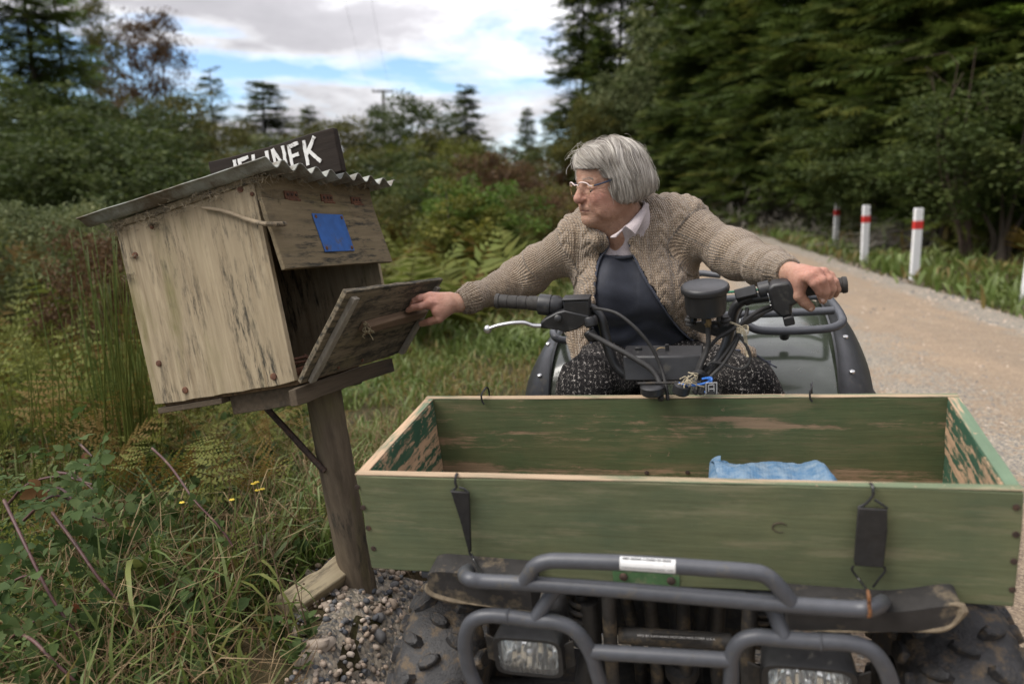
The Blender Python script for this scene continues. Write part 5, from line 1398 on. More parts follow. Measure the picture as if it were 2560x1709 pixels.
def build_woman():
    rnd = random.Random(11); rs = np.random.RandomState(5)
    # ---- head frame: f forward, s her left, u up
    HO = at(1519, 467, 2.02)
    yaw, pit = math.radians(63), math.radians(4)
    f = np.array((-math.sin(yaw) * math.cos(pit), -math.cos(yaw) * math.cos(pit), -math.sin(pit)))
    s_ = np.cross((0, 0, 1.0), f); s_ /= np.linalg.norm(s_)
    u_ = np.cross(f, s_)
    HR = np.stack([f, s_, u_], 1)
    HS = 0.89
    H = lambda a, b, c: HO + HR @ np.array((a, b, c), float) * HS
    # ---- joints
    Sr, Er, Wr = at(1458, 592, 2.10), at(1296, 702, 2.20), at(1146, 758, 2.11)
    Sl, El = at(1712, 566, 2.08), at(1848, 642, 1.95)
    B2 = lambda u, v, y: BIKE.to_world(BIKE.at(u, v, y))
    Wl = B2(1978, 684, 0.53)
    neck0, neck1 = H(-0.022, 0, -0.045), at(1578, 602, 2.10)
    root = empty('person', loc=(at(1600, 960, 2.2)[0], 2.2, gz(at(1600, 960, 2.2)[0], 2.2)))
    tag(root, 'grey haired person in brown knitted cardigan astride the quad bike, reaching to the mailbox', 'person')
    base = np.array(root.location)
    def fin(name, V, F, mat, parent=root, smooth=True, sharp=None, attrs=()):
        me = raw_mesh(name, V - base, F, smooth, sharp)
        for n_, a_, t_ in attrs: vattr(me, n_, a_, t_)
        return add_obj(name, me, mat, parent)
    def fin_mb(mb, name, mat, parent=root, **kw):
        mb.V = [v - base for v in mb.V]
        return mb.obj(name, mat, parent, **kw)
    # ---- body: head, neck, trunk, arms and hands in one skin
    b = SDF()
    hd = lambda c, r, k=0.012, op='U': b.el(H(*c), np.array(r) * HS, HR, k, op)
    hc = lambda p, q, ra, rb=None, k=0.008, op='U': b.rc(H(*p), H(*q), ra * HS, rb and rb * HS, k, op)
    hd((-0.014, 0, 0.034), (0.092, 0.070, 0.086))
    hd((0.026, 0, 0.0), (0.060, 0.057, 0.080), 0.02)
    hd((0.028, 0, -0.048), (0.052, 0.050, 0.046), 0.02)
    hd((0.046, 0, 0.045), (0.036, 0.052, 0.036), 0.02)
    hc((0.063, -0.008, -0.085), (0.063, 0.008, -0.085), 0.0155, k=0.018)
    for sg in (-1, 1):
        hd((0.050, 0.034 * sg, -0.026), (0.026, 0.022, 0.024), 0.014)          # cheek
        hd((0.032, 0.044 * sg, -0.060), (0.027, 0.013, 0.023), 0.016)          # jowl
        hc((0.078, 0.010 * sg, 0.021), (0.066, 0.040 * sg, 0.018), 0.0085, 0.007, 0.010)   # brow ridge
        hd((0.088, 0.031 * sg, 0.002), (0.014, 0.017, 0.012), 0.008, 'S')      # socket
        hd((0.0650, 0.031 * sg, 0.0035), (0.0135, 0.0150, 0.0115), 0.003)        # lowered lid
        hc((0.0800, 0.022 * sg, 0.0045), (0.0745, 0.042 * sg, 0.001), 0.0024, k=0.003)         # upper lid fold
        hc((0.078, 0.020 * sg, -0.0115), (0.070, 0.041 * sg, -0.010), 0.0035, 0.003, 0.005)    # eye bag
        hd((-0.004, 0.071 * sg, -0.008), (0.017, 0.008, 0.030), 0.006)         # ear
    hc((0.082, 0, 0.012), (0.099, 0, -0.024), 0.0080, 0.0115, 0.010)           # nose
    hd((0.0955, 0, -0.0285), (0.0130, 0.0135, 0.0115), 0.006)
    for sg in (-1, 1): hd((0.084, 0.0115 * sg, -0.029), (0.0105, 0.0068, 0.0072), 0.004)
    for sg in (-1, 1): hd((0.091, 0.0065 * sg, -0.0385), (0.004, 0.003, 0.003), 0.002, 'S')
    hc((0.076, -0.016, -0.051), (0.076, 0.016, -0.051), 0.0075, k=0.012)       # upper lip
    hc((0.0795, 0, -0.0525), (0.068, 0.021, -0.057), 0.0042, 0.003, 0.005); hc((0.0795, 0, -0.0525), (0.068, -0.021, -0.057), 0.0042, 0.003, 0.005)
    hc((0.0745, -0.013, -0.064), (0.0745, 0.013, -0.064), 0.0060, k=0.007)     # lower lip
    for sg in (-1, 1): hc((0.087, 0, -0.0585), (0.064, 0.025 * sg, -0.0620), 0.0030, 0.0022, 0.002, 'S')
    hc((0.080, -0.012, -0.0735), (0.080, 0.012, -0.0735), 0.004, k=0.009, op='S')
    for sg in (-1, 1):
        hc((0.086, 0.017 * sg, -0.034), (0.067, 0.034 * sg, -0.062), 0.0028, k=0.006, op='S')      # nasolabial fold
        hc((0.062, 0.031 * sg, -0.064), (0.052, 0.038 * sg, -0.082), 0.0025, k=0.006, op='S')      # marionette line
        hc((0.074, 0.022 * sg, -0.0165), (0.062, 0.045 * sg, -0.020), 0.0016, k=0.004, op='S')
        for kk, (du, dd) in enumerate(((0.004, 0.0), (-0.004, 0.003), (-0.010, 0.005))):            # crow's feet
            hc((0.060, 0.049 * sg, 0.002 + du), (0.044, 0.060 * sg, 0.004 + du * 2.2), 0.0012, k=0.003, op='S')
    
    for sg in (-1, 1):
        hc((0.076, 0.024 * sg, -0.040), (0.058, 0.040 * sg, -0.066), 0.0055, 0.006, 0.006)
        hc((0.070, 0.026 * sg, -0.017), (0.060, 0.042 * sg, -0.018), 0.0042, 0.0035, 0.004)
    b.rc(neck0, neck1, 0.052, 0.064, 0.03)
    b.rc(H(0.040, 0.0, -0.078), at(1540, 584, 2.03), 0.023, 0.030, 0.03)       # slack under the chin
    b.rc(H(0.02, 0.018, -0.088), at(1556, 600, 2.03), 0.008, 0.008, 0.012)
    chest = SDF()
    def trunk(S, o=0.0):
        S.el(at(1602, 945, 2.20), np.array((0.165, 0.125, 0.13)) + o, k=0.05)
        S.el(at(1596, 830, 2.14), np.array((0.140, 0.118, 0.15)) + o, k=0.05)
        S.el(at(1588, 690, 2.11), np.array((0.150, 0.112, 0.15)) + o, k=0.05)
        S.rc(at(1478, 596, 2.10), at(1702, 572, 2.09), 0.050 + o, 0.053 + o, 0.05)
        S.el(at(1596, 600, 2.16), np.array((0.135, 0.085, 0.09)) + o, k=0.05)
        S.el(at(1530, 735, 2.03), np.array((0.066, 0.055, 0.064)) + o, k=0.04)
        S.el(at(1640, 735, 2.02), np.array((0.066, 0.055, 0.064)) + o, k=0.04)
    trunk(b, -0.008)
    b.rc(Sr, Er, 0.040, 0.036, 0.03); b.rc(Er, Wr, 0.034, 0.0225, 0.02)
    b.rc(Sl, El, 0.041, 0.036, 0.03); b.rc(El, Wl, 0.034, 0.0225, 0.02)
    # thighs, shins (under the trousers)
    hipR, hipL = at(1545, 940, 2.18), at(1668, 940, 2.18)
    kneeR, kneeL = at(1470, 965, 1.82), at(1868, 968, 1.80)
    ankR, ankL = BIKE.to_world((0.27, 0.52, -0.50)), BIKE.to_world((0.90, 0.52, -0.50))
    for h_, k_, a_ in ((hipR, kneeR, ankR), (hipL, kneeL, ankL)):
        b.rc(h_, k_, 0.066, 0.046, 0.04); b.rc(k_, a_, 0.046, 0.032, 0.03)
    # right hand: fingers on the door's bar from above, thumb below
    pR = lambda u, v, y: at(u, v, y)
    nails = []
    def finger(pts, r0, r1, k0=0.010):
        n = len(pts) - 1
        for i in range(n):
            ra = r0 + (r1 - r0) * i / n; rb = r0 + (r1 - r0) * (i + 1) / n
            b.rc(pts[i], pts[i + 1], ra * (1.04 if i else 1.08), rb, k0 if i == 0 else 0.0025)
    b.rc(Wr, pR(1118, 757, 2.105), 0.0225, 0.021, 0.012)
    b.rc(pR(1122, 748, 2.11), pR(1078, 742, 2.115), 0.018, 0.014, 0.016)
    b.rc(pR(1122, 756, 2.10), pR(1078, 756, 2.095), 0.018, 0.0145, 0.016)
    b.rc(pR(1120, 766, 2.095), pR(1092, 777, 2.085), 0.018, 0.015, 0.016)
    b.rc(pR(1118, 745, 2.14), pR(1078, 742, 2.150), 0.016, 0.013, 0.016)
    for q in ((1074, 742, 2.105), (1076, 757, 2.085)): b.el(pR(*q), (0.0115, 0.0115, 0.0105), k=0.008)
    finger([pR(1076, 758, 2.088), pR(1050, 766, 2.082), pR(1032, 769, 2.088), pR(1021, 775, 2.096)], 0.0105, 0.0078)
    finger([pR(1074, 744, 2.108), pR(1048, 746, 2.104), pR(1036, 752, 2.108), pR(1030, 764, 2.112)], 0.0105, 0.0080)
    finger([pR(1077, 740, 2.132), pR(1052, 743, 2.130), pR(1042, 752, 2.132), pR(1040, 764, 2.134)], 0.0100, 0.0078)
    finger([pR(1080, 744, 2.156), pR(1060, 748, 2.156), pR(1052, 756, 2.156), pR(1049, 766, 2.158)], 0.0090, 0.0070)
    finger([pR(1112, 780, 2.090), pR(1098, 796, 2.085), pR(1076, 803, 2.10), pR(1054, 809, 2.125)], 0.0135, 0.0085, 0.014)
    for a_, c_ in (((1076, 757, 2.075), (1118, 757, 2.088)), ((1074, 744, 2.095), (1116, 750, 2.094))):
        b.rc(pR(*a_), pR(*c_), 0.0025, 0.003, 0.004)                                     # tendons
    nails += []
    # left hand over the grip
    ga, gb = GRIP_R
    b.rc(Wl, B2(2000, 688, 0.49), 0.0225, 0.020, 0.012)
    mcp = [B2(2019, 693, 0.456), B2(2041, 681, 0.466), B2(2059, 681, 0.480), B2(2074, 690, 0.496)]
    car = [B2(1998, 694, 0.488), B2(2002, 686, 0.495), B2(2006, 684, 0.505), B2(2010, 686, 0.515)]
    for m_, c_ in zip(mcp, car): b.rc(c_, m_, 0.0175, 0.0098, 0.012)
    for m_ in mcp: b.el(m_, (0.0100, 0.0100, 0.0100), k=0.005)
    finger([mcp[0], B2(2034, 708, 0.450), B2(2048, 727, 0.460), B2(2053, 742, 0.476)], 0.0096, 0.0080, 0.004)
    finger([mcp[1], B2(2056, 700, 0.454), B2(2065, 728, 0.462), B2(2057, 751, 0.478)], 0.0094, 0.0080, 0.004)
    finger([mcp[2], B2(2073, 698, 0.468), B2(2081, 722, 0.472), B2(2073, 740, 0.486)], 0.0090, 0.0076, 0.004)
    finger([mcp[3], B2(2087, 704, 0.484), B2(2094, 722, 0.488), B2(2088, 736, 0.500)], 0.0082, 0.0070, 0.004)
    finger([B2(1998, 710, 0.480), B2(1996, 738, 0.478), B2(2010, 754, 0.482), B2(2026, 768, 0.488)], 0.0145, 0.0098, 0.014)
    for m_, c_ in zip(mcp[:3], car[:3]): b.rc(m_ + (0, -0.006, 0.006), c_ + (0, -0.008, 0.012), 0.0022, 0.003, 0.005)
    P_all = np.array([p[7] for p in b.p])
    V, F = sdf_mesh(b, b.near, P_all.min(0) - 0.2, P_all.max(0) + 0.2, 0.0023)
    V = relax(V, F, 1, 0.4)
    # the skin under the clothes needs no fine mesh: gather its points on a coarser grid
    keep = (np.linalg.norm(V - HO, axis=1) < 0.19) | (np.linalg.norm(V - Wr, axis=1) < 0.20) | (np.linalg.norm(V - Wl, axis=1) < 0.20)
    key = np.floor(V / 0.009).astype(np.int64) + 4000
    key = key[:, 0] * 10 ** 8 + key[:, 1] * 10 ** 4 + key[:, 2]
    key[keep] = -1 - np.arange(len(V))[keep]
    _, inv = np.unique(key, return_inverse=True); inv = inv.ravel()
    cnt_ = np.bincount(inv)
    V = np.stack([np.bincount(inv, V[:, i]) / cnt_ for i in range(3)], 1)
    F = inv[np.vstack([F[:, [0, 1, 2]], F[:, [0, 2, 3]]])]
    F = F[(F[:, 0] != F[:, 1]) & (F[:, 1] != F[:, 2]) & (F[:, 0] != F[:, 2])]
    F = F[np.unique(np.sort(F, 1), axis=0, return_index=True)[1]]
    L_ = (V - HO) @ HR / HS
    G3 = lambda c, r: np.exp(-(np.linalg.norm((L_ - np.array(c)) / np.array(r), axis=1)) ** 2)
    red = np.clip(0.75 * G3((0.06, 0.04, -0.022), (0.035, 0.03, 0.022)) + 0.75 * G3((0.096, 0, -0.027), (0.02, 0.02, 0.018)) + 0.3 * G3((0.03, 0.05, -0.05), (0.04, 0.03, 0.03)) + 0.5 * G3((-0.005, 0.075, -0.02), (0.02, 0.02, 0.02)), 0, 1)
    hand = np.clip(1 - np.minimum(np.linalg.norm(V - mcp[1], axis=1), np.linalg.norm(V - pR(1070, 760, 2.09), axis=1)) / 0.09, 0, 1)
    red = np.maximum(0.8 * red, 0.65 * hand)
    slit = np.exp(-((L_[:, 2] + 0.0585 + 0.06 * np.abs(L_[:, 1])) / 0.0020) ** 2) * (L_[:, 0] > 0.060) * (np.abs(L_[:, 1]) < 0.024)
    lip = np.clip(0.45 * G3((0.078, 0, -0.0535), (0.010, 0.018, 0.0035)) + 0.4 * G3((0.076, 0, -0.064), (0.010, 0.016, 0.0045)) + slit, 0, 1)
    fin('body', V, F, M_SKIN, attrs=(('red', red, 'FLOAT'), ('lip', lip, 'FLOAT')))
    for sg in (-1, 1):
        mb = MB(); mb.ball(H(0.0675, 0.031 * sg, -0.0030), 0.0100, 16, 10); e = fin_mb(mb, 'eye', M_EYE, sharp=180)
        mb = MB(); mb.ball(H(0.0752, 0.0315 * sg, -0.0062), 0.0041, 12, 8); fin_mb(mb, 'iris', M_IRIS, e, sharp=180)
    # nails
    for c_, d_ in ((B2(2052, 740, 0.466), (0.1, -1, 0.15)), (B2(2058, 749, 0.466), (0.4, -1, 0.0)), (B2(2027, 770, 0.480), (0.9, -1, -0.2))):
        x, y_, z_ = basis(d_); mb = MB(); mb.ball((0, 0, 0), (1, 1, 1), 10, 6)
        mb.V[0] = c_ + mb.V[0] @ np.stack([np.array((1.0, 0, 0)) * 0.0048, np.array((0, 0, 1.0)) * 0.0062, np.array((0, 1.0, 0)) * 0.003]); fin_mb(mb, 'fingernail', M_NAIL, sharp=180)
    # brows: short grey hairs
    mb = MB()
    for k in range(120):
        t = rnd.random(); sg = rnd.choice((-1, 1, 1))
        p = np.array((0.0875 - 0.014 * t, sg * (0.010 + 0.030 * t), 0.025 + 0.003 * math.sin(t * 3) + rnd.gauss(0, 0.0014)))
        q = p + np.array((0.002, sg * 0.006, rnd.gauss(0, 0.0015)))
        mb.tube([H(*p), H(*(0.5 * (p + q) + (0.0012, 0, 0))), H(*q)], 0.00035, 3)
    fin_mb(mb, 'eyebrow', plain('grey_brow', (0.36, 0.31, 0.27), 0.8, 0.2, 90), smooth=False)['kind'] = 'stuff'

    # ---- shirt and top: slightly larger trunk, cut at the neckline and waist
    t1 = SDF(); trunk(t1, 0.0); t1.rc(neck1 + (0.0, 0.0, -0.01), at(1562, 552, 2.06), 0.066, 0.063, 0.02)
    front_y = 2.30
    zneck = at(1548, 640, 1.98)[2]
    def top_fun(P, act):
        d = t1(P, act) - 0.010
        x0 = at(1548, 640, 1.98)[0]
        fold = 0.0062 * np.sin((P[:, 0] - x0) / (0.0125 + 0.10 * np.clip(zneck - P[:, 2], 0, 0.2))) * np.exp(-((zneck - P[:, 2]) / 0.085) ** 2) * (np.abs(P[:, 0] - x0) < 0.05)
        sag = 0.010 * np.sin((P[:, 2] * 1.0 + 0.22 * np.abs(P[:, 0] - 0.33) + 0.05 * vnoise(P, 11)) / 0.0105) * sstep(0.08, 0.30, zneck - P[:, 2])
        crease = 0.005 * np.abs(np.sin((P[:, 2] + 0.35 * (P[:, 0] - x0) + 0.07 * vnoise(P, 8)) / 0.019)) ** 3 * sstep(0.02, 0.12, zneck - P[:, 2]) * vnoise(P + 3, 10)
        d = d + fold + 0.7 * sag + crease
        top = P[:, 2] - (zneck + 0.25 * (P[:, 0] - x0) * 0 - 0.006 + 0.9 * ((P[:, 0] - x0) ** 2) * 4)
        bot = at(1590, 880, 2.02)[2] - P[:, 2]
        return np.maximum(np.maximum(d, -(d + 0.010)), np.maximum(top, bot))
    lo, hi = at(1380, 1000, 2.2) - (0.05, 0.25, 0.0), at(1800, 540, 2.2) + (0.05, 0.2, 0.02)
    V, F = sdf_mesh(top_fun, t1.near, lo, hi, 0.004)
    fin('navy_top', V, F, M_NAVY)
    mb = MB()      # rolled neckline of the top
    xs = np.linspace(at(1502, 640, 2.0)[0], at(1588, 640, 2.0)[0], 15)
    def surf(x, z, off):
        "front surface of the trunk at x, z"
        ys = np.linspace(1.80, 2.12, 320)
        d = t1(np.stack([np.full(320, x), ys, np.full(320, z)], 1)) - off
        k = np.argmax(d < 0)
        return ys[k] if d[k] < 0 else None
    x0 = at(1548, 640, 1.98)[0]
    ln = [np.array((x, surf(x, zneck - 0.006 + 3.6 * (x - x0) ** 2, 0.012) or 2.0, zneck - 0.006 + 3.6 * (x - x0) ** 2)) for x in xs]
    mb.tube(spline(ln, 4), 0.0042, 8); fin_mb(mb, 'neckline', M_NAVY)
    def shirt_fun(P, act):
        d = t1(P, act) - 0.006 + 0.002 * np.sin(P[:, 0] / 0.007 + 3 * vnoise(P, 20))
        nk = np.linalg.norm(np.cross(P - neck0, (neck1 - neck0) / np.linalg.norm(neck1 - neck0)), axis=1)
        top = 0.040 - nk + 0.0 * P[:, 0]
        zt = at(1524, 588, 2.00)[2] + 0.95 * (P[:, 0] - at(1536, 588, 2.00)[0]) + 0.10 * np.clip(P[:, 1] - 2.0, 0, 1)
        return np.maximum(np.maximum(d, -(d + 0.008)), np.maximum(P[:, 2] - zt, zneck - 0.002 - P[:, 2]))
    V, F = sdf_mesh(shirt_fun, t1.near, lo, hi + (0, 0, 0.12), 0.003)
    sh = fin('shirt', V, F, M_SHIRT)
    # collar: stand and turned-down points
    def strip(inner, outer, n=10, th=0.0022, bulge=0.006):
        a_, c_ = spline(inner, 4), spline(outer, 4)
        rows = []
        for t in np.linspace(0, 1, n):
            m_ = a_ + (c_ - a_) * t; m_ = m_ + np.array((0, -1.0, 0.25)) * bulge * math.sin(PI * t)
            rows.append(m_)
        return MB().sheet(np.array(rows), th)
    c1 = strip([at(1626, 498, 2.10), at(1600, 528, 2.01), at(1581, 553, 1.965), at(1563, 566, 1.945)], [at(1630, 512, 2.10), at(1611, 538, 1.995), at(1598, 566, 1.955), at(1586, 586, 1.935)])
    fin_mb(c1, 'collar', M_SHIRT, sh, sharp=60)
    c2 = strip([at(1563, 566, 1.945), at(1548, 580, 1.94), at(1532, 590, 1.95)], [at(1555, 572, 1.945), at(1540, 592, 1.935), at(1526, 594, 1.95)], bulge=0.003)
    fin_mb(c2, 'collar', M_SHIRT, sh, sharp=60)
    # ---- cardigan
    cd = SDF(); trunk(cd, 0.019)
    cd.el(at(1596, 850, 2.15), (0.162, 0.134, 0.13), k=0.05)
    cd.rc(Sr, Er, 0.060, 0.056, 0.045); cd.rc(Er, Wr + (Er - Wr) * 0.10, 0.058, 0.034, 0.02)
    cd.rc(Sl, El, 0.061, 0.055, 0.045); cd.rc(El, Wl + (El - Wl) * 0.10, 0.057, 0.036, 0.02)
    cd.rc(at(1738, 770, 2.06), at(1800, 868, 1.99), 0.035, 0.026, 0.05); cd.rc(at(1800, 868, 1.99), at(1872, 884, 1.94), 0.026, 0.020, 0.04)
    cd.rc(at(1450, 800, 2.10), at(1462, 900, 2.04), 0.045, 0.034, 0.05)
    cd.rc(at(1480, 560, 2.10), at(1500, 596, 2.0), 0.035, 0.022, 0.04)
    cd.el(at(1662, 530, 2.12), (0.075, 0.055, 0.035), k=0.05)
    edge_l = [(1496, 560), (1517, 592), (1521, 616), (1503, 640), (1494, 664), (1486, 710), (1484, 759), (1482, 800), (1480, 850), (1462, 886), (1444, 925)]
    edge_r = [(1925, 915), (1900, 893), (1854, 876), (1810, 876), (1760, 866), (1711, 835), (1676, 795), (1647, 750), (1612, 696), (1588, 646), (1573, 608), (1590, 570), (1604, 535), (1608, 500)]
    px = lambda q: (lambda p: (p[0], p[2]))(at(q[0], q[1], 1.99))
    pol = [px(q) for q in edge_l + [(1500, 1100), (1900, 1100)] + edge_r + [(1560, 440), (1496, 520)]]
    nd = (neck1 - neck0) / np.linalg.norm(neck1 - neck0)
    hemz = at(1600, 925, 2.05)[2]
    def fold_disp(P):
        out = np.zeros(len(P))
        for a_, c_, sd in ((Sr, Er, 0), (Er, Wr, 1), (Sl, El, 2), (El, Wl, 3)):
            ax = c_ - a_; L0 = np.linalg.norm(ax); ax = ax / L0
            t = (P - a_) @ ax; r = P - a_ - t[:, None] * ax
            rad = np.linalg.norm(r, axis=1)
            w = sstep(-0.02, 0.04, t) * (1 - sstep(L0 - 0.05, L0 + 0.0, t)) * (rad < 0.11)
            x, y_, _ = basis(ax)
            ang = np.arctan2(r @ y_, r @ x)
            ph = t / 0.0118 + 1.3 * np.sin(ang + sd) + 2.6 * (vnoise(P, 11) - 0.5) + sd
            amp = 0.0052 if sd in (1, 3) else 0.0046
            out += w * amp * (np.sin(ph) ** 3 * 0.7 + np.sin(ph * 0.43 + 1) * 0.9)
        return out
    def card_fun(P, act):
        d = cd(P, act) - fold_disp(P)
        shell = np.maximum(d, -(d + 0.011))
        pr = poly_sd(P[:, [0, 2]], pol)
        pr = np.maximum(pr, P[:, 1] - 2.10)
        ncap = np.linalg.norm((P - neck0) - ((P - neck0) @ nd)[:, None] * nd, axis=1) - 0.061
        ncap = np.maximum(ncap, -((P - neck0) @ nd) - 0.05)
        ncap = np.maximum(ncap, ((P - neck0) @ nd) - np.linalg.norm(neck1 - neck0) - 0.03)
        cutr = (P - Wr) @ ((Wr - Er) / np.linalg.norm(Wr - Er)) + 0.006
        cutl = (P - Wl) @ ((Wl - El) / np.linalg.norm(Wl - El)) + 0.008
        cutr = np.where(np.linalg.norm(P - Wr, axis=1) < 0.2, cutr, -1)
        cutl = np.where(np.linalg.norm(P - Wl, axis=1) < 0.2, cutl, -1)
        hem = hemz - 0.02 * np.sin(P[:, 0] * 9) - P[:, 2]
        return np.maximum.reduce([shell, -pr, -ncap, cutr, cutl, hem])
    P_all = np.array([p[7] for p in cd.p])
    V, F = sdf_mesh(card_fun, cd.near, P_all.min(0) - 0.2, P_all.max(0) + 0.2, 0.0034)
    V = relax(V, F, 2, 0.5)
    N = vnormals(V, F)
    # per-point knit directions and raised pattern
    tr, ar = np.zeros(len(V)), np.full(len(V), 9.0)
    knit = np.stack([V[:, 0] + 0.35 * V[:, 1], V[:, 2], 0 * V[:, 0]], 1)
    disp = np.zeros(len(V))
    arm = np.zeros(len(V), bool)
    for a_, c_ in ((Sr, Er), (Er, Wr), (Sl, El), (El, Wl)):
        ax = c_ - a_; L0 = np.linalg.norm(ax); ax = ax / L0
        t = (V - a_) @ ax; r = V - a_ - t[:, None] * ax; rad = np.linalg.norm(r, axis=1)
        side_ = a_ is Sr or a_ is Sl
        m_ = (rad < 0.10) & (t > (0.035 if side_ else -0.02)) & (t < L0 + 0.03)
        x, y_, _ = basis(ax)
        ang = np.arctan2(r @ y_, r @ x)
        knit[m_] = np.stack([ang * 0.05, t, 0 * t], 1)[m_]
        arm |= m_
        if not side_:
            w = m_ * sstep(L0 - 0.065, L0 - 0.045, t)
            disp += w * 0.0016 * np.sin(ang * 26)                          # ribbed cuff
    tor = ~arm
    xx = V[:, 0] - 0.335 + 0.10 * (V[:, 1] - 2.0)
    zz = V[:, 2]
    cell = (np.abs(xx) - 0.062) / 0.052
    fr = cell - np.floor(cell) - 0.5
    env = np.exp(-(fr / 0.30) ** 4)
    braid = np.abs(np.sin(PI * (zz / 0.030 + np.abs(fr) * 2.0))) ** 0.6
    disp += tor * (0.0062 * env * (braid - 0.35) - 0.0046 * np.exp(-((np.abs(fr) - 0.44) / 0.05) ** 2))
    knit = knit + 0
    V = V + N * (disp + 0.0013 * fbm(V, 90, 2))[:, None]
    fin('cardigan', V, F, M_KNIT, attrs=(('knit', knit, 'FLOAT_VECTOR'),))
    card = [c for c in root.children if c.name.startswith('cardigan')][0]
    # stray wool fibres
    mb_V, mb_F = [], []
    pick = rs.choice(len(V), 9000)
    pv, nv = V[pick], N[pick]
    jit = rs.normal(0, 1, (len(pick), 3)); jit -= (jit * nv).sum(1)[:, None] * nv
    l_ = rs.uniform(0.002, 0.0065, len(pick))[:, None]
    p1 = pv + nv * l_ * 0.45 + jit * l_ * 0.35; p2 = pv + nv * l_ * 0.7 + jit * l_ * 0.9
    wdt = np.cross(nv, jit); wdt /= np.linalg.norm(wdt, axis=1)[:, None] + 1e-9; wdt *= 0.00026
    FV = np.stack([pv - wdt, pv + wdt, p1 - wdt, p1 + wdt, p2], 1).reshape(-1, 3)
    k = np.arange(len(pick)) * 5
    FF = np.concatenate([np.stack([k, k + 1, k + 3], 1), np.stack([k, k + 3, k + 2], 1), np.stack([k + 2, k + 3, k + 4], 1)])
    fz = fin('wool_fuzz', FV, FF, plain('wool_fibre', (0.44, 0.37, 0.29), 0.95, 0.2, 60), card, smooth=False)
    fz['kind'] = 'stuff'
    # zip tape and teeth along both front edges
    cdf = lambda P: cd(P) - fold_disp(P)
    def on_card(q, off):
        ys = np.linspace(1.80, 2.25, 450)
        p = np.array([at(q[0], q[1], y) for y in ys])
        d = cdf(p) - off; k = np.argmax(d < 0)
        return p[k] if d[k] < 0 else at(q[0], q[1], 2.02)
    for ed in (edge_l[1:], edge_r[:-3]):
        pts = [on_card(q, -0.003) for q in ed]
        pts = spline(pts, 8)
        for _ in range(6): pts[1:-1] = 0.5 * pts[1:-1] + 0.25 * (pts[:-2] + pts[2:])
        mb = MB(); mb.tube(pts, 0.0034, 6)
        z_ = fin_mb(mb, 'zip_tape', M_ZIP, card)
        L0 = np.concatenate([[0], np.cumsum(np.linalg.norm(np.diff(pts, axis=0), axis=1))])
        mb = MB()
        for q in np.arange(0.004, L0[-1], 0.0052):
            c_ = np.array([np.interp(q, L0, pts[:, i]) for i in range(3)]) + (0.0, -0.0032, 0)
            mb.box(c_ - (0.0017, 0.0012, 0.0011), c_ + (0.0017, 0.0012, 0.0011))
        t_ = fin_mb(mb, 'zip_teeth', plain('zip_teeth_metal', (0.10, 0.105, 0.13), 0.35, 0.2, 60), z_, smooth=False); t_['kind'] = 'stuff'
    pend = [on_card((1920, 905), 0.002), at(1934, 914, 1.93), at(1941, 918, 1.93)]
    mb = MB(); mb.tube(spline(pend, 4), 0.0022, 6); mb.box(pend[0] - (0.006, 0.004, 0.004), pend[0] + (0.006, 0.003, 0.004)); fin_mb(mb, 'zip_pull', M_ZIP, card)
    # ---- trousers
    tw = SDF()
    tw.el(at(1602, 945, 2.20), (0.172, 0.132, 0.135), k=0.05)
    tw.el(at(1600, 905, 2.12), (0.135, 0.10, 0.07), k=0.06)
    for h_, k_, a_ in ((hipR, kneeR, ankR), (hipL, kneeL, ankL)):
        tw.rc(h_, k_, 0.084, 0.063, 0.05); tw.rc(k_, a_, 0.066, 0.058, 0.04)
    tw.rc(at(1690, 900, 2.10), at(1810, 935, 1.92), 0.064, 0.060, 0.06)
    tw.rc(at(1500, 890, 2.10), at(1492, 935, 1.95), 0.054, 0.058, 0.06)
    zw = at(1590, 866, 2.02)[2]
    def tw_fun(P, act):
        d = tw(P, act) + 0.004 * np.sin((P[:, 0] * 0.8 + P[:, 2] * 1.1 + 0.06 * vnoise(P, 9)) / 0.011) * sstep(0.35, 0.6, vnoise(P, 8))
        cut = P[:, 2] - (zw + 1.6 * np.clip(2.08 - P[:, 1], 0, 1))
        return np.maximum(d, cut)
    P_all = np.array([p[7] for p in tw.p])
    V, F = sdf_mesh(tw_fun, tw.near, P_all.min(0) - 0.2, P_all.max(0) + 0.2, 0.005)
    V = relax(V, F, 1, 0.5)
    fin('trousers', V, F, M_TWEED)
    for a_ in (ankR, ankL):
        bt = SDF(); dn = BIKE.R @ np.array((0, 0, -1.0)); fw = BIKE.R @ np.array((0, -1.0, 0))
        bt.rc(a_, a_ + dn * 0.06, 0.046, 0.044, 0.02); bt.rc(a_ + dn * 0.075, a_ + dn * 0.08 + fw * 0.13, 0.042, 0.036, 0.02)
        V, F = sdf_mesh(bt, bt.near, a_ - 0.24, a_ + 0.24, 0.007)
        fin('boot', V, F, M_BOOT)
    # ---- glasses
    gl = MB()
    rim = lambda s0, sg: [H(*p) for p in ((0.1005, 0.010 * sg, 0.010), (0.1035, 0.018 * sg, 0.0170), (0.1010, 0.030 * sg, 0.0185), (0.0955, 0.043 * sg, 0.0155), (0.0905, 0.050 * sg, 0.0085), (0.0840, 0.0555 * sg, 0.0080))]
    for sg in (-1, 1): gl.tube(spline(rim(0, sg), 5), 0.0017, 7)
    gl.tube(spline([H(0.1005, -0.010, 0.010), H(0.103, 0, 0.012), H(0.1005, 0.010, 0.010)], 5), 0.0013, 6)
    go = fin_mb(gl, 'glasses', M_PEARL)
    lm = G('spectacle_lens', rough=0.03, base=(0.97, 0.97, 0.97)); lm.set('trans', 1.0); lm.set('IOR', 1.02); lm.set('spec', 0.6)
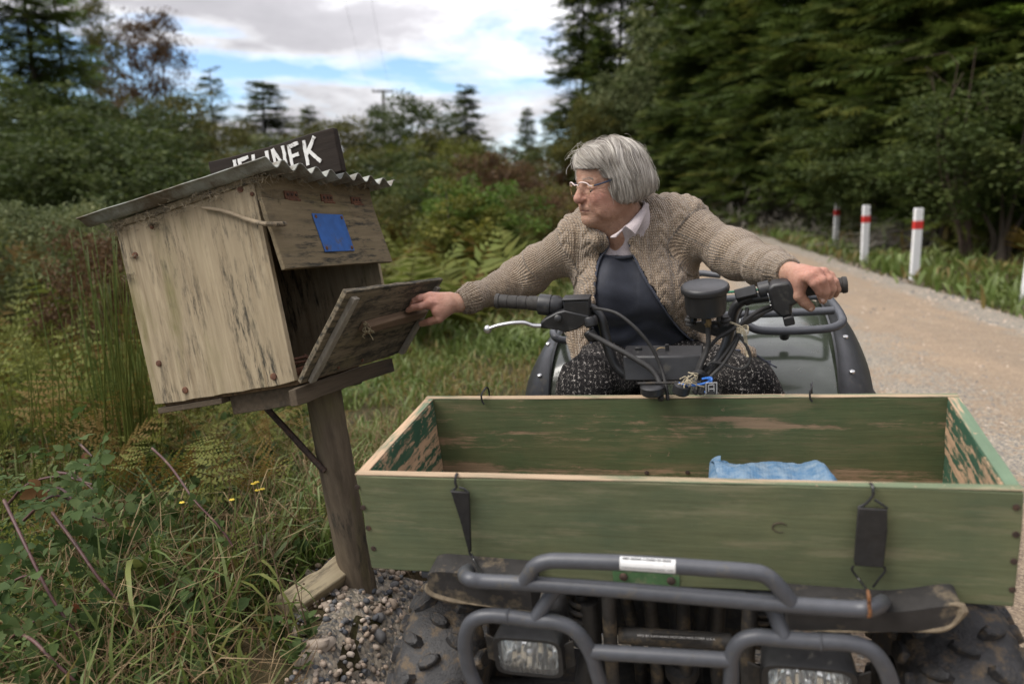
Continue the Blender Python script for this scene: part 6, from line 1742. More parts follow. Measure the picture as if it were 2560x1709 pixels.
    for sg in (-1, 1):
        up = spline(rim(0, sg)[:5], 5)
        lowr = spline([H(*p) for p in ((0.099, 0.011 * sg, 0.002), (0.0985, 0.015 * sg, -0.012), (0.0965, 0.026 * sg, -0.018), (0.093, 0.040 * sg, -0.016), (0.0895, 0.049 * sg, -0.004))], 5)
        fin_mb(MB().sheet(np.array([up + (lowr - up) * t for t in np.linspace(0, 1, 5)]), 0.0012), 'lens', lm.m, go)
        mb = MB(); mb.tube(np.vstack([spline(rim(0, sg)[4:5] + [H(0.0895, 0.0502 * sg, -0.002), H(0.0925, 0.042 * sg, -0.0155)], 5)]), 0.0008, 5); fin_mb(mb, 'lower_rim', M_GOLD, go)
        mb = MB(); mb.tube(spline([H(0.0840, 0.0555 * sg, 0.0080), H(0.078, 0.060 * sg, 0.0095), H(0.066, 0.066 * sg, 0.0125), H(0.030, 0.074 * sg, 0.021), H(-0.002, 0.078 * sg, 0.024)], 5), 0.0019, 7); fin_mb(mb, 'temple', M_TEMPLE, go)
        mb = MB(); mb.ball(H(0.0835, 0.0562 * sg, 0.0082), 0.0026, 8, 6); fin_mb(mb, 'rim_hinge', M_GOLD, go)
    # ---- hair: a scalp mass covered with strands
    hs = SDF()
    he = lambda c, r, k=0.02, op='U': hs.el(np.array(c), np.array(r), None, k, op)
    he((-0.020, 0, 0.040), (0.104, 0.084, 0.090))
    he((-0.056, 0, 0.008), (0.060, 0.080, 0.058), 0.03)
    he((-0.014, 0.064, 0.004), (0.042, 0.021, 0.048), 0.02)
    he((-0.014, -0.064, 0.004), (0.042, 0.021, 0.048), 0.02)
    he((-0.098, 0.0, 0.004), (0.030, 0.055, 0.026), 0.03)
    he((0.046, 0.004, 0.080), (0.046, 0.062, 0.036), 0.025)
    he((0.104, 0.0, -0.02), (0.078, 0.10, 0.083), 0.008, 'S')
    he((0.0, 0.0, -0.115), (0.10, 0.10, 0.060), 0.012, 'S')
    V, F = sdf_mesh(lambda P, a_=None: hs(P, a_) + 0.0045, hs.near, (-0.2, -0.16, -0.14), (0.18, 0.16, 0.2), 0.003)
    tint = np.clip(0.30 + 0.5 * fbm(V * np.array((1, 1, 0.3)), 120, 3), 0, 1) * 0.5
    hair = fin('hair', HO + HS * V @ HR.T, F, M_HAIR, attrs=(('tint', tint, 'FLOAT'),))
    n = 11500
    cand = V[rs.choice(len(V), n * 2)]
    cand = cand[(cand[:, 2] > -0.02)][:n]
    p = cand.copy(); n = len(p)
    pa, pb = np.array((-0.035, -0.036, 0.128)), np.array((0.070, -0.034, 0.108))
    steps = 17
    ends = np.abs(rs.normal(0, 0.008, len(p)))
    path = np.zeros((n, steps, 3)); alive = np.ones((n, steps), bool)
    lift = np.abs(rs.normal(0, 0.0022, n)) + 0.0006
    wild = rs.rand(n) < 0.045
    lock = vnoise(p * np.array((1, 1, 0.6)), 42)
    lift = lift + 0.0060 * sstep(0.35, 0.75, lock)
    lift = np.where(wild, lift + rs.uniform(0.002, 0.009, n), lift)
    cl = 0.6 * (vnoise(p, 60) - 0.5) + 0.6 * (vnoise(p, 130) - 0.5)
    dir_prev = None
    ok = np.ones(n, bool)
    for i in range(steps):
        g_ = hs.grad(p); d = hs(p)
        p = p - g_ * (d - lift * (0.4 + 0.6 * min(1, i / 5) + 0.5 * max(0, (i - 9) / 7)))[:, None]
        path[:, i] = p; alive[:, i] = ok
        t = np.clip(seg_t(p, pa, pb), 0, 1)
        away = p - (pa + t[:, None] * (pb - pa)); away /= np.linalg.norm(away, axis=1)[:, None] + 1e-9
        low = sstep(0.09, 0.0, p[:, 2])
        fieldv = away * (1 - 0.75 * low)[:, None] + np.array((0, 0, -1.0)) * (0.25 + 0.9 * low)[:, None]
        front = sstep(0.02, 0.06, p[:, 0]) * (p[:, 2] > 0.03)
        fieldv += np.array((0.15, 0.9, -0.1)) * front[:, None]
        fieldv += np.array((-0.30, 0, 0)) * ((p[:, 0] < 0.045) & (p[:, 2] < 0.09))[:, None]
        fieldv += 0.95 * np.stack([vnoise(p, 24) - 0.5, vnoise(p + 5, 24) - 0.5, vnoise(p + 9, 24) - 0.5], 1)
        fieldv += rs.normal(0, 0.05, (n, 3)) + wild[:, None] * rs.normal(0, 0.35, (n, 3))
        fieldv -= (fieldv * g_).sum(1)[:, None] * g_ * np.where(wild, 0.4, 1.0)[:, None]
        fieldv /= np.linalg.norm(fieldv, axis=1)[:, None] + 1e-9
        dir_prev = fieldv if dir_prev is None else 0.55 * dir_prev + 0.45 * fieldv
        dir_prev /= np.linalg.norm(dir_prev, axis=1)[:, None] + 1e-9
        nxt = p + dir_prev * 0.0062
        bad = (nxt[:, 2] < -0.050 + 0.35 * np.clip(-0.06 - nxt[:, 0], 0, 0.08) + 0.014 * cl + ends) | ((nxt[:, 0] > 0.060) & (nxt[:, 2] < 0.052 + 0.012 * cl)) | ((nxt[:, 0] > 0.036 + 0.016 * cl) & (nxt[:, 2] < 0.024))
        ok = ok & ~bad
        p = np.where(ok[:, None], nxt, p)
    W_ = HO + HS * path @ HR.T
    T = np.gradient(W_, axis=1); T /= np.linalg.norm(T, axis=2)[..., None] + 1e-9
    view = np.stack([s_ * 0 + np.array((0.35, -0.85, 0.4))] * 1)[0]
    sd = np.cross(T, rs.normal(0, 0.5, (n, 1, 3)) + view)
    sd /= np.linalg.norm(sd, axis=2)[..., None] + 1e-9
    tp = np.interp(np.arange(steps), [0, 2, steps - 4, steps - 1], [0.5, 1, 0.9, 0.25])
    wd = np.where(wild, 0.00026, 0.00050)[:, None, None] * tp[None, :, None]
    HV = np.stack([W_ - sd * wd, W_ + sd * wd], 2).reshape(-1, 3)
    q = (np.arange(n)[:, None] * steps + np.arange(steps - 1)[None]) * 2
    msk = alive[:, 1:]
    q = q[msk]
    HF = np.stack([q, q + 1, q + 3, q + 2], 1)
    big = np.clip(0.30 + 0.45 * lock + 1.1 * cl + rs.normal(0, 0.17, n), 0, 1)
    so = fin('hair_strands', HV, HF, M_HAIR, hair, attrs=(('tint', np.repeat(big, steps * 2), 'FLOAT'),)); so['kind'] = 'stuff'
    # flyaway hairs round the crown and brow
    mb = MB()
    for k in range(150):
        i = rnd.randrange(n)
        while path[i, 0, 2] < 0.07 and rnd.random() < 0.9: i = rnd.randrange(n)
        c_ = path[i, 0]; d = hs.grad(c_[None])[0]
        tn = np.array((rnd.gauss(0.35, 0.8), rnd.gauss(0, 0.7), rnd.gauss(0.0, 0.5))); tn -= d * (tn @ d); tn /= np.linalg.norm(tn)
        l = rnd.uniform(0.018, 0.052); cu = rnd.uniform(0.2, 0.9)
        pts = [c_ + tn * l * t + d * l * cu * math.sin(t * 2.0) * 0.5 + np.array((0, 0, -0.2 * l * t * t)) for t in np.linspace(0, 1, 7)]
        mb.tube([H(*q_) for q_ in pts], 0.00028, 3)
    w_ = fin_mb(mb, 'flyaway_hair', M_HAIR, hair, smooth=False); w_['kind'] = 'stuff'
    vattr(w_.data, 'tint', np.full(len(w_.data.vertices), 0.75))
    mb = MB(); mb.tube([H(0.000, 0.062, 0.100), H(0.001, 0.074, 0.080), H(0.003, 0.081, 0.064)], 0.0011, 5); fin_mb(mb, 'hairpin', M_ALLOY, hair)
    return root
build_woman()
# ------------------------------------------------------------------ vegetation helpers
RS = np.random.RandomState(21)
def leaf_mat(name, stops, trans=0.35, rough=0.6, spec=0.16, dead=None):
    "leaf colours picked by the per-leaf attribute 'tint'"
    g = G(name, rough=rough, spec=spec)
    t = g.attr('tint')
    c = g.ramp(t, stops)
    n = g.noise(g.co(), 0.9, 3)
    c = g.mix(g.ramp(n, [(0.35, 0.0), (0.7, 0.35)]), c, tuple(x * 0.75 for x in stops[0][1]))
    g.set('base', c)
    out = g.nt.nodes['Material Output']
    tr = g.n('ShaderNodeBsdfTranslucent'); g._in(tr.inputs['Color'], c)
    mx = g.n('ShaderNodeMixShader'); mx.inputs[0].default_value = trans
    g.nt.links.new(g.p.outputs[0], mx.inputs[1]); g.nt.links.new(tr.outputs[0], mx.inputs[2])
    g.nt.links.new(mx.outputs[0], out.inputs[0])
    return g.m
LV = dict(
    conifer=leaf_mat('dark_needles', [(0.0, (0.026, 0.036, 0.010)), (0.45, (0.049, 0.077, 0.017)), (0.8, (0.094, 0.127, 0.026)), (1.0, (0.148, 0.156, 0.033))]),
    fresh=leaf_mat('fresh_needles', [(0.0, (0.041, 0.072, 0.012)), (0.5, (0.093, 0.159, 0.023)), (1.0, (0.204, 0.300, 0.042))]),
    olive=leaf_mat('olive_leaves', [(0.0, (0.044, 0.051, 0.013)), (0.5, (0.103, 0.103, 0.026)), (1.0, (0.198, 0.169, 0.043))]),
    dark=leaf_mat('dark_leaves', [(0.0, (0.030, 0.046, 0.013)), (0.5, (0.066, 0.091, 0.025)), (1.0, (0.140, 0.164, 0.049))]),
    greygreen=leaf_mat('grey_green_leaves', [(0.0, (0.067, 0.088, 0.035)), (0.5, (0.134, 0.157, 0.065)), (1.0, (0.259, 0.264, 0.115))]),
    yellow=leaf_mat('yellow_green_leaves', [(0.0, (0.060, 0.074, 0.013)), (0.5, (0.128, 0.142, 0.025)), (1.0, (0.255, 0.230, 0.045))]),
    bright=leaf_mat('bright_green_leaves', [(0.0, (0.045, 0.081, 0.014)), (0.5, (0.098, 0.169, 0.027)), (1.0, (0.180, 0.243, 0.045))]),
    brown=leaf_mat('russet_leaves', [(0.0, (0.050, 0.030, 0.016)), (0.5, (0.115, 0.068, 0.032)), (1.0, (0.200, 0.130, 0.060))]),
    bracken=leaf_mat('bracken_green', [(0.0, (0.153, 0.086, 0.026)), (0.22, (0.171, 0.128, 0.030)), (0.3, (0.086, 0.116, 0.024)), (0.7, (0.146, 0.179, 0.038)), (1.0, (0.239, 0.256, 0.066))]),
    grass=leaf_mat('grass_green', [(0.0, (0.253, 0.186, 0.068)), (0.2, (0.208, 0.171, 0.053)), (0.28, (0.081, 0.133, 0.023)), (0.7, (0.125, 0.190, 0.044)), (1.0, (0.25, 0.31, 0.114))], rough=0.45, spec=0.35),
    strap=leaf_mat('strap_grass_green', [(0.0, (0.068, 0.108, 0.022)), (0.6, (0.128, 0.182, 0.043)), (1.0, (0.240, 0.257, 0.072))], rough=0.45, spec=0.35),
    dry=leaf_mat('dry_grass', [(0.0, (0.109, 0.069, 0.037)), (0.5, (0.248, 0.175, 0.095)), (1.0, (0.437, 0.328, 0.189))], trans=0.2, rough=0.8),
    bramble=leaf_mat('bramble_leaf', [(0.0, (0.036, 0.066, 0.019)), (0.6, (0.070, 0.112, 0.034)), (0.88, (0.115, 0.160, 0.056)), (0.93, (0.15, 0.085, 0.03)), (1.0, (0.19, 0.065, 0.03))], rough=0.6, spec=0.15),
    greybrush=leaf_mat('grey_brush_twigs', [(0.0, (0.072, 0.065, 0.055)), (0.6, (0.150, 0.137, 0.114)), (1.0, (0.234, 0.215, 0.182))], trans=0.1, rough=0.9),
)
M_BARK = wood('rough_bark', (0.085, 0.068, 0.05), (0.028, 0.022, 0.017), 'z', mold=0.3, fine=0.25, seed=20)
M_PALEBARK = wood('pale_bark', (0.20, 0.165, 0.125), (0.08, 0.065, 0.05), 'z', mold=0.3, fine=0.3, seed=22)
M_CANE = plain('purple_cane', (0.075, 0.030, 0.028), 0.55, 0.35, 60, dirt=(0.20, 0.14, 0.09), dirt_amt=0.3)
M_STALK = plain('brown_stalk', (0.11, 0.07, 0.04), 0.8, 0.35, 80)
def rand_rot(n, rs, tilt=None):
    "random rotations; with tilt, z stays within tilt of vertical"
    a = rs.uniform(0, 2 * PI, n)
    if tilt is None: b = np.arccos(rs.uniform(-1, 1, n))
    else: b = np.abs(rs.normal(0, tilt, n))
    c = rs.uniform(0, 2 * PI, n)
    def Rz(t):
        M = np.zeros((n, 3, 3)); M[:, 0, 0] = np.cos(t); M[:, 0, 1] = -np.sin(t); M[:, 1, 0] = np.sin(t); M[:, 1, 1] = np.cos(t); M[:, 2, 2] = 1; return M
    def Rx(t):
        M = np.zeros((n, 3, 3)); M[:, 0, 0] = 1; M[:, 1, 1] = np.cos(t); M[:, 1, 2] = -np.sin(t); M[:, 2, 1] = np.sin(t); M[:, 2, 2] = np.cos(t); return M
    return Rz(a) @ Rx(b) @ Rz(c)
def dirs_rot(D, rs, roll=1.0):
    "rotations whose y axis is D"
    n = len(D); D = D / (np.linalg.norm(D, axis=1)[:, None] + 1e-9)
    a = np.tile(np.array((0, 0, 1.0)), (n, 1)) + rs.normal(0, 0.3 * roll, (n, 3))
    x = np.cross(D, a); x /= np.linalg.norm(x, axis=1)[:, None] + 1e-9
    z = np.cross(x, D)
    return np.stack([x, D, z], 2)
def stamp(pv, pf, T, R, S):
    n, k = len(T), len(pv)
    S = np.asarray(S, float)
    S = S[:, None, None] if S.ndim == 1 else S[:, None, :]
    V = np.einsum('nij,nkj->nki', R, pv[None] * S) + T[:, None]
    F = (pf[None] + (np.arange(n) * k)[:, None, None]).reshape(-1, pf.shape[1])
    return V.reshape(-1, 3), F
class Cloud:
    "collects stamped leaves and their tints"
    def __init__(s): s.V, s.F, s.T, s.n = [], [], [], 0
    def add(s, V, F, tint):
        s.V.append(V); s.F.append(F + s.n); s.T.append(tint); s.n += len(V)
    def stamp(s, proto, T, R, S, tint):
        V, F = stamp(proto[0], proto[1], T, R, S)
        s.add(V, F, np.repeat(tint, len(proto[0])))
    def mesh(s, name):
        me = raw_mesh(name, np.vstack(s.V), np.vstack(s.F), smooth=True)
        vattr(me, 'tint', np.clip(np.concatenate(s.T), 0, 1))
        return me
# leaf prototypes: point along +y from the origin, triangles
LEAF = (np.array([(0, 0, 0), (-0.32, 0.45, 0.08), (0.32, 0.45, 0.08), (0, 1, -0.05)], float), np.array([(0, 2, 1), (1, 2, 3)]))
NEEDLE = (np.array([(0, 0, 0), (-0.13, 0.35, 0.02), (0.13, 0.35, 0.02), (0, 1, -0.04)], float), np.array([(0, 2, 1), (1, 2, 3)]))
# a small spray of needles: a spine with slanting fingers
_sv, _sf = [], []
for _y, _l in ((0.0, 0.30), (0.22, 0.34), (0.44, 0.28), (0.64, 0.22)):
    for _sg in (-1, 1):
        _n = len(_sv); _sv += [(0, _y, 0), (0, _y + 0.16, 0.0), (_sg * _l, _y + 0.30, -0.05)]; _sf.append((_n, _n + 1, _n + 2) if _sg < 0 else (_n, _n + 2, _n + 1))
_n = len(_sv); _sv += [(-0.07, 0.7, 0), (0.07, 0.7, 0), (0, 1.05, -0.05)]; _sf.append((_n, _n + 1, _n + 2))
SPRAY = (np.array(_sv, float), np.array(_sf))
def blade_proto(curl=0.5, w=0.03, n=5, fold=0.25):
    V, F = [], []
    for i in range(n + 1):
        t = i / n; a = curl * t * t
        y = math.sin(a) * 0.7 * t + 0.05 * t; z = t * math.cos(a * 0.9)
        ww = w * (1 - t ** 2.2) * (0.6 + 0.4 * min(1, t * 4)) + 0.0008
        V += [(-ww, y - fold * ww, z), (ww, y - fold * ww, z)]
    for i in range(n): F += [(2 * i, 2 * i + 1, 2 * i + 3), (2 * i, 2 * i + 3, 2 * i + 2)]
    return np.array(V), np.array(F)
def ovate(n=9, fold=0.12, serr=0.03):
    "serrated oval leaflet with a folded midrib, along +y, length 1"
    V = [(0, 0, 0)] ; L_, R_ = [], []
    for i in range(1, n):
        t = i / n; w = 0.36 * math.sin(PI * t ** 0.8) ** 0.8 + (serr if i % 2 else -serr)
        L_.append((-w, t, fold * w * 2 - 0.15 * t * t)); R_.append((w, t, fold * w * 2 - 0.15 * t * t))
    mid = [(0, i / n, -0.15 * (i / n) ** 2) for i in range(0, n + 1)]
    V = mid + L_ + R_; F = []
    m = n + 1
    for i in range(n - 2):
        F += [(i + 1, i + 2, m + i + 1), (i + 1, m + i + 1, m + i), (i + 1, m + n - 1 + i, m + n - 1 + i + 1), (i + 1, m + n - 1 + i + 1, i + 2)]
    F += [(0, 1, m), (0, m + n - 1, 1), (n - 1, n, m + n - 2), (n - 1, m + 2 * (n - 1) - 1, n)]
    return np.array(V, float), np.array(F)
def tube_tri(P, r, n=5):
    mb = MB(); mb.tube(P, r, n)
    F = []
    for f_ in mb.F:
        for k in range(1, len(f_) - 1): F.append((f_[0], f_[k], f_[k + 1]))
    return np.vstack(mb.V), np.array(F)
def frond_proto(rs, pairs=15, pinn=9, droop=0.55, width=0.42, dead=0.0):
    "a divided fern frond of length 1 rising along +z and arching towards +y"
    V, F, T = [], [], []
    n_ = 0
    nr = 5 if pinn <= 1 else 8
    ts = np.linspace(0, 1, nr)
    ax = np.stack([0 * ts, ts ** 1.5 * droop * 1.1, ts - 0.32 * droop * ts ** 2.2], 1)
    tv, tf = tube_tri(ax, np.linspace(0.007, 0.0015, nr), 3)
    V.append(tv); F.append(tf); T.append(np.full(len(tv), 0.12)); n_ += len(tv)
    for i in range(pairs):
        t = 0.24 + 0.75 * i / pairs
        base = np.array([np.interp(t, ts, ax[:, k]) for k in range(3)])
        tan = np.array([np.interp(min(1, t + .03), ts, ax[:, k]) for k in range(3)]) - base; tan /= np.linalg.norm(tan)
        up = np.cross((1.0, 0, 0), tan)
        ln = width * (1 - (t - 0.24) / 0.78) ** 0.85 * (0.75 + 0.35 * min(1, (t - 0.2) * 6)) * rs.uniform(0.85, 1.1)
        for sd in (-1, 1):
            d = np.array((sd * 0.92, 0, 0)) + tan * rs.uniform(0.3, 0.9) + rs.normal(0, 0.10, 3) - np.array((0, 0, 1.0)) * rs.uniform(0.02, 0.35); d /= np.linalg.norm(d)
            if pinn <= 1:
                x = np.cross(d, up); x /= np.linalg.norm(x)
                w = ln * 0.115
                V.append(np.array([base, base + d * ln * 0.4 - x * w, base + d * ln * 0.4 + x * w, base + d * ln - up * 0.03]))
                F.append(np.array([(0, 2, 1), (1, 2, 3)]) + n_); T.append(np.full(4, rs.uniform(0.25, 0.95))); n_ += 4
                continue
            k = max(3, int(pinn * ln / width + 2))
            tone = rs.uniform(0.4, 0.9)
            for j in range(k):
                q = (j + 0.5) / k
                c = base + d * ln * q - np.array((0, 0, 1.0)) * 0.10 * ln * q * q
                pl = (ln * 0.145 * (1 - q) ** 0.8 + 0.006) * rs.uniform(0.75, 1.15)
                for s2 in (-1, 1):
                    x = np.cross(d, up) * s2; e = x * 0.85 + d * 0.45; e /= np.linalg.norm(e)
                    w = d * ln / k * 0.34
                    V.append(np.array([c - w, c + w, c + e * pl * 0.6 + w * 0.9, c + e * pl]))
                    F.append(np.array([(0, 1, 2), (0, 2, 3)]) + n_); T.append(np.full(4, tone + rs.uniform(-0.1, 0.1))); n_ += 4
    return np.vstack(V), np.vstack(F), np.clip(np.concatenate(T), 0, 1)

# ------------------------------------------------------------------ tree meshes (shared by copies)
def limb_mesh(cl, pts, r, n=6): cl.append((pts, r, n))
def wood_mesh(name, limbs):
    mb = MB()
    for P, r, n in limbs: mb.tube(P, r, n)
    return raw_mesh(name, np.vstack(mb.V), mb.F)
def gen_conifer(seed, h=10.0, rad=2.4, whorls=22, per=6, droop=0.35, spray=0.20, dens=1.0, base=0.08, gaps=0.1, wide=1.0):
    rs = np.random.RandomState(seed)
    limbs = [(np.stack([0.05 * np.sin(np.linspace(0, 5, 9)), 0 * np.linspace(0, 1, 9), np.linspace(-0.3, h, 9)], 1), np.linspace(0.012 * h, 0.003 * h, 9), 7)]
    T, D, S, tt = [], [], [], []
    for w in range(whorls):
        t = base + (1 - base) * (w / whorls) ** 0.95
        z = h * t
        for b in range(per):
            if rs.rand() < gaps: continue
            a = 2 * PI * (b + rs.rand()) / per + w
            ln = rad * (1 - t) ** 0.75 * rs.uniform(0.65, 1.12) + 0.15
            if t < 0.2: ln *= 0.8
            q = np.linspace(0, 1, 6)
            up = (0.35 - droop * 1.5 * (1 - t)) + rs.normal(0, 0.20)
            d = np.array((math.cos(a), math.sin(a), 0))
            P = np.array((0, 0, z + rs.uniform(-0.045, 0.045) * h)) + np.outer(q * ln, d) + np.outer((q * up + q * q * 0.12 * (1 if droop < 0.3 else -1.2) * droop * 2) * ln, (0, 0, 1))
            limbs.append((P, np.linspace(0.012 * ln + 0.008, 0.004, 6), 3))
            side = np.cross(d, (0, 0, 1))
            nt = max(4, int(ln * 9 * dens))
            for k in range(nt):
                s = 0.03 + 0.97 * (k + rs.rand()) / nt
                c = np.array([np.interp(s, q, P[:, i]) for i in range(3)])
                sg = 1 if k % 2 else -1
                tl = ln * 0.42 * (1.05 - s) + 0.12
                td = d * 0.7 + side * sg * 0.7 + np.array((0, 0, rs.uniform(-0.65, 0.35)))
                td /= np.linalg.norm(td)
                ns = max(2, int(tl / (spray * 0.55)))
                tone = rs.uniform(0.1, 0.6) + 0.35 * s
                for m_ in range(ns):
                    u = (m_ + 0.3) / ns
                    for s2 in (-1, 1):
                        dd = td + np.cross(td, (0, 0, 1)) * s2 * 0.75 + rs.normal(0, 0.18, 3)
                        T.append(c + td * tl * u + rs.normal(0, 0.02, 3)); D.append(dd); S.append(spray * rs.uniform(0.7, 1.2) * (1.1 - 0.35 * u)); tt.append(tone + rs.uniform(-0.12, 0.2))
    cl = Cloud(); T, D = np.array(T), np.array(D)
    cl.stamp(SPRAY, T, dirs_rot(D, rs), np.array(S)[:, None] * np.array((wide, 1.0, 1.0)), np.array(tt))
    return wood_mesh('conifer_trunk', limbs), cl.mesh('conifer_crown'), h, rad
def gen_broad(seed, h=4.0, rad=1.8, clumps=70, per=90, leaf=0.12, shell=0.65, trunkh=0.3, flat=0.8, cr=0.22, stems=5):
    rs = np.random.RandomState(seed)
    C_ = rs.normal(0, 1, (clumps, 3)); C_ /= np.linalg.norm(C_, axis=1)[:, None]
    rr_ = shell + (1 - shell) * rs.rand(clumps)
    lob = 1 + 0.35 * fbm(C_ * 1.0 + seed, 1.6, 2)
    C_ = C_ * (rr_ * lob)[:, None] * np.array((rad, rad, h * (1 - trunkh) / 2 * flat / 0.8))
    C_[:, 2] += h * trunkh + h * (1 - trunkh) / 2
    C_[:, 2] = np.maximum(C_[:, 2], 0.08 * h)
    T = np.repeat(C_, per, 0); off = rs.normal(0, 1, (len(T), 3)); off /= np.linalg.norm(off, axis=1)[:, None]
    sz = np.repeat(rs.uniform(0.6, 1.35, clumps), per)
    T = T + off * (rad * cr * sz * rs.rand(len(T)) ** 0.45)[:, None] * np.array((1, 1, 0.75))
    tone = np.repeat(rs.uniform(0.15, 0.7, clumps), per) + rs.uniform(-0.15, 0.25, len(T))
    D = off + np.array((0, 0, -0.25)) + rs.normal(0, 0.55, (len(T), 3))
    cl = Cloud(); cl.stamp(LEAF, T, dirs_rot(D, rs, 2.5), leaf * rs.uniform(0.6, 1.3, len(T)), tone)
    limbs = []
    for k in range(stems):
        tgt = C_[rs.randint(clumps)]
        P = spline([np.array((rs.normal(0, 0.06 * rad), rs.normal(0, 0.06 * rad), -0.2)), np.array((tgt[0] * 0.2, tgt[1] * 0.2, h * trunkh * 0.8 + 0.1)), tgt], 5)
        limbs.append((P, np.linspace(0.016 * h + 0.01, 0.006, len(P)), 5))
    return wood_mesh('shrub_stem', limbs), cl.mesh('shrub_crown'), h, rad
def gen_sparse(seed, h=9.0, rad=2.2, limbs_n=13, leaf=0.13, per=75, low=0.35):
    rs = np.random.RandomState(seed)
    q = np.linspace(0, 1, 10)
    tr = np.stack([0.25 * np.sin(q * 4 + seed), 0.2 * np.sin(q * 3), -0.3 + q * (h + 0.1)], 1)
    limbs = [(tr, np.linspace(0.014 * h, 0.003 * h, 10), 7)]
    C_ = []
    for k in range(limbs_n):
        t = low + (1 - low) * (k + rs.rand()) / limbs_n
        a = k * 2.4 + rs.rand()
        ln = rad * (1.15 - t) * rs.uniform(0.5, 1.2) + 0.3
        b = np.array([np.interp(t, q, tr[:, i]) for i in range(3)])
        d = np.array((math.cos(a), math.sin(a), rs.uniform(0.35, 1.0)))
        P = spline([b, b + d * ln * 0.5, b + d * ln + np.array((0, 0, 0.15 * ln))], 4)
        limbs.append((P, np.linspace(0.005 * h, 0.008, len(P)), 4))
        for m_ in range(rs.randint(2, 5)): C_.append(P[rs.randint(len(P) // 2, len(P))] + rs.normal(0, 0.16 * rad, 3) * (1, 1, 0.6))
        for m_ in range(2):
            e = P[rs.randint(3, len(P))] + rs.normal(0, 0.35, 3); limbs.append((np.array([P[len(P) // 2], 0.5 * (P[len(P) // 2] + e) + 0.05, e]), np.array((0.014, 0.01, 0.005)), 3)); C_.append(e)
    C_.append(tr[-1])
    C_ = np.array(C_)
    T = np.repeat(C_, per, 0); sz = np.repeat(rs.uniform(0.5, 1.3, len(C_)), per)
    T = T + rs.normal(0, 1, T.shape) * (0.115 * rad * sz)[:, None] * np.array((1.2, 1.2, 0.7))
    tone = np.repeat(rs.uniform(0.15, 0.75, len(C_)), per) + rs.uniform(-0.2, 0.2, len(T))
    cl = Cloud(); cl.stamp(LEAF, T, rand_rot(len(T), rs), leaf * rs.uniform(0.6, 1.3, len(T)), tone)
    return wood_mesh('sparse_trunk', limbs), cl.mesh('sparse_crown'), h, rad
MESHES = {}
def kind(key, fn, *a, **k):
    MESHES[key] = fn(*a, **k)
kind('spruce', gen_conifer, 1, 12, 3.0, 24, 7, 0.42, 0.62, 0.62, 0.04, 0.06, 0.9)
kind('spruce2', gen_conifer, 2, 12, 3.3, 22, 7, 0.30, 0.62, 0.62, 0.04, 0.10, 0.9)
kind('thinpine', gen_conifer, 3, 9, 1.9, 17, 5, 0.12, 0.42, 0.75, 0.25, 0.22, 0.8)
kind('frondy', gen_conifer, 4, 9, 3.0, 20, 7, 0.22, 0.42, 0.85, 0.02, 0.05, 0.9)
kind('round', gen_broad, 5, 4.0, 2.0, 110, 75, 0.13, 0.5, 0.12)
kind('loose', gen_broad, 6, 4.5, 1.8, 80, 75, 0.14, 0.35, 0.25, 0.9, 0.17)
kind('tall', gen_broad, 7, 8.0, 2.4, 130, 70, 0.17, 0.45, 0.18)
kind('fine', gen_broad, 8, 2.2, 1.2, 120, 85, 0.065, 0.55, 0.06, 0.8, 0.2)
kind('upright', gen_broad, 9, 3.0, 0.9, 90, 70, 0.10, 0.3, 0.05, 0.9, 0.25)
kind('euc', gen_sparse, 10, 9, 2.2, 13, 0.15)
kind('euc2', gen_sparse, 12, 10, 2.6, 15, 0.15, 80, 0.45)
def gen_brush(seed):
    rs = np.random.RandomState(seed)
    cl = Cloud(); n = 2600
    T = rs.normal(0, 1, (n, 3)) * (0.75, 0.6, 0.42); T[:, 2] = np.abs(T[:, 2]) * 1.1
    D = T * (0.6, 0.6, 0.2) + np.array((0.5, 0, -0.25)) + rs.normal(0, 0.35, (n, 3))
    cl.stamp((NEEDLE[0] * np.array((0.25, 1, 1)), NEEDLE[1]), T, dirs_rot(D, rs), rs.uniform(0.22, 0.6, n), rs.uniform(0.1, 1, n))
    limbs = [(spline([np.array((rs.normal(0, .1), rs.normal(0, .1), -0.1)), T[i] * 0.5 + (0, 0, 0.2), T[i]], 4), np.linspace(0.02, 0.005, 9), 4) for i in rs.choice(n, 14)]
    return wood_mesh('brush_stem', limbs), cl.mesh('brush_crown'), 1.3, 1.2
kind('brush', gen_brush, 31)
_matvar = {}
def plant(key, mat, x, y, h, name, label, cat, group, width=None, rot=None, bark=None, sink=0.0, lean=(0, 0)):
    tm, cm, h0, r0 = MESHES[key]
    kk = (key, mat)
    if kk not in _matvar:
        if cm.materials and cm.materials[0] != LV[mat]:
            cm = cm.copy(); cm.materials.clear()
        if not cm.materials: cm.materials.append(LV[mat])
        if not tm.materials: tm.materials.append(bark or M_BARK)
        _matvar[kk] = cm
    cm = _matvar[kk]
    z = gz(x, y) - sink
    root = empty(name, (x, y, z)); s = h / h0; w = s if width is None else width / (2 * r0)
    root.scale = (w, w, s); root.rotation_euler = (lean[0], lean[1], random.uniform(0, 6.28) if rot is None else rot)
    tag(root, label, cat, group)
    part = 'trunk' if cat == 'tree' else 'stem'
    for nm, me in ((part, tm), ('crown', cm)):
        o = bpy.data.objects.new(nm, me); COL.objects.link(o); o.parent = root
    return root
def plant_px(key, mat, u, vtop, Y, name, label, cat, group, width=None, bank=None, **k):
    if bank is not None:       # keep clear of the road and its verge
        Ym = min(40.0 + 2.4 * bank, (4.34 + bank) / max(0.03, (u - 1280) / 1991 - 0.12))
        if Y < Ym:
            width = width * (0.35 + 0.65 * Ym / Y) if width else None; Y = Ym
    p = at(u, vtop, Y)
    return plant(key, mat, p[0], Y, max(0.3, p[2] - gz(p[0], Y)), name, label, cat, group, width, **k)
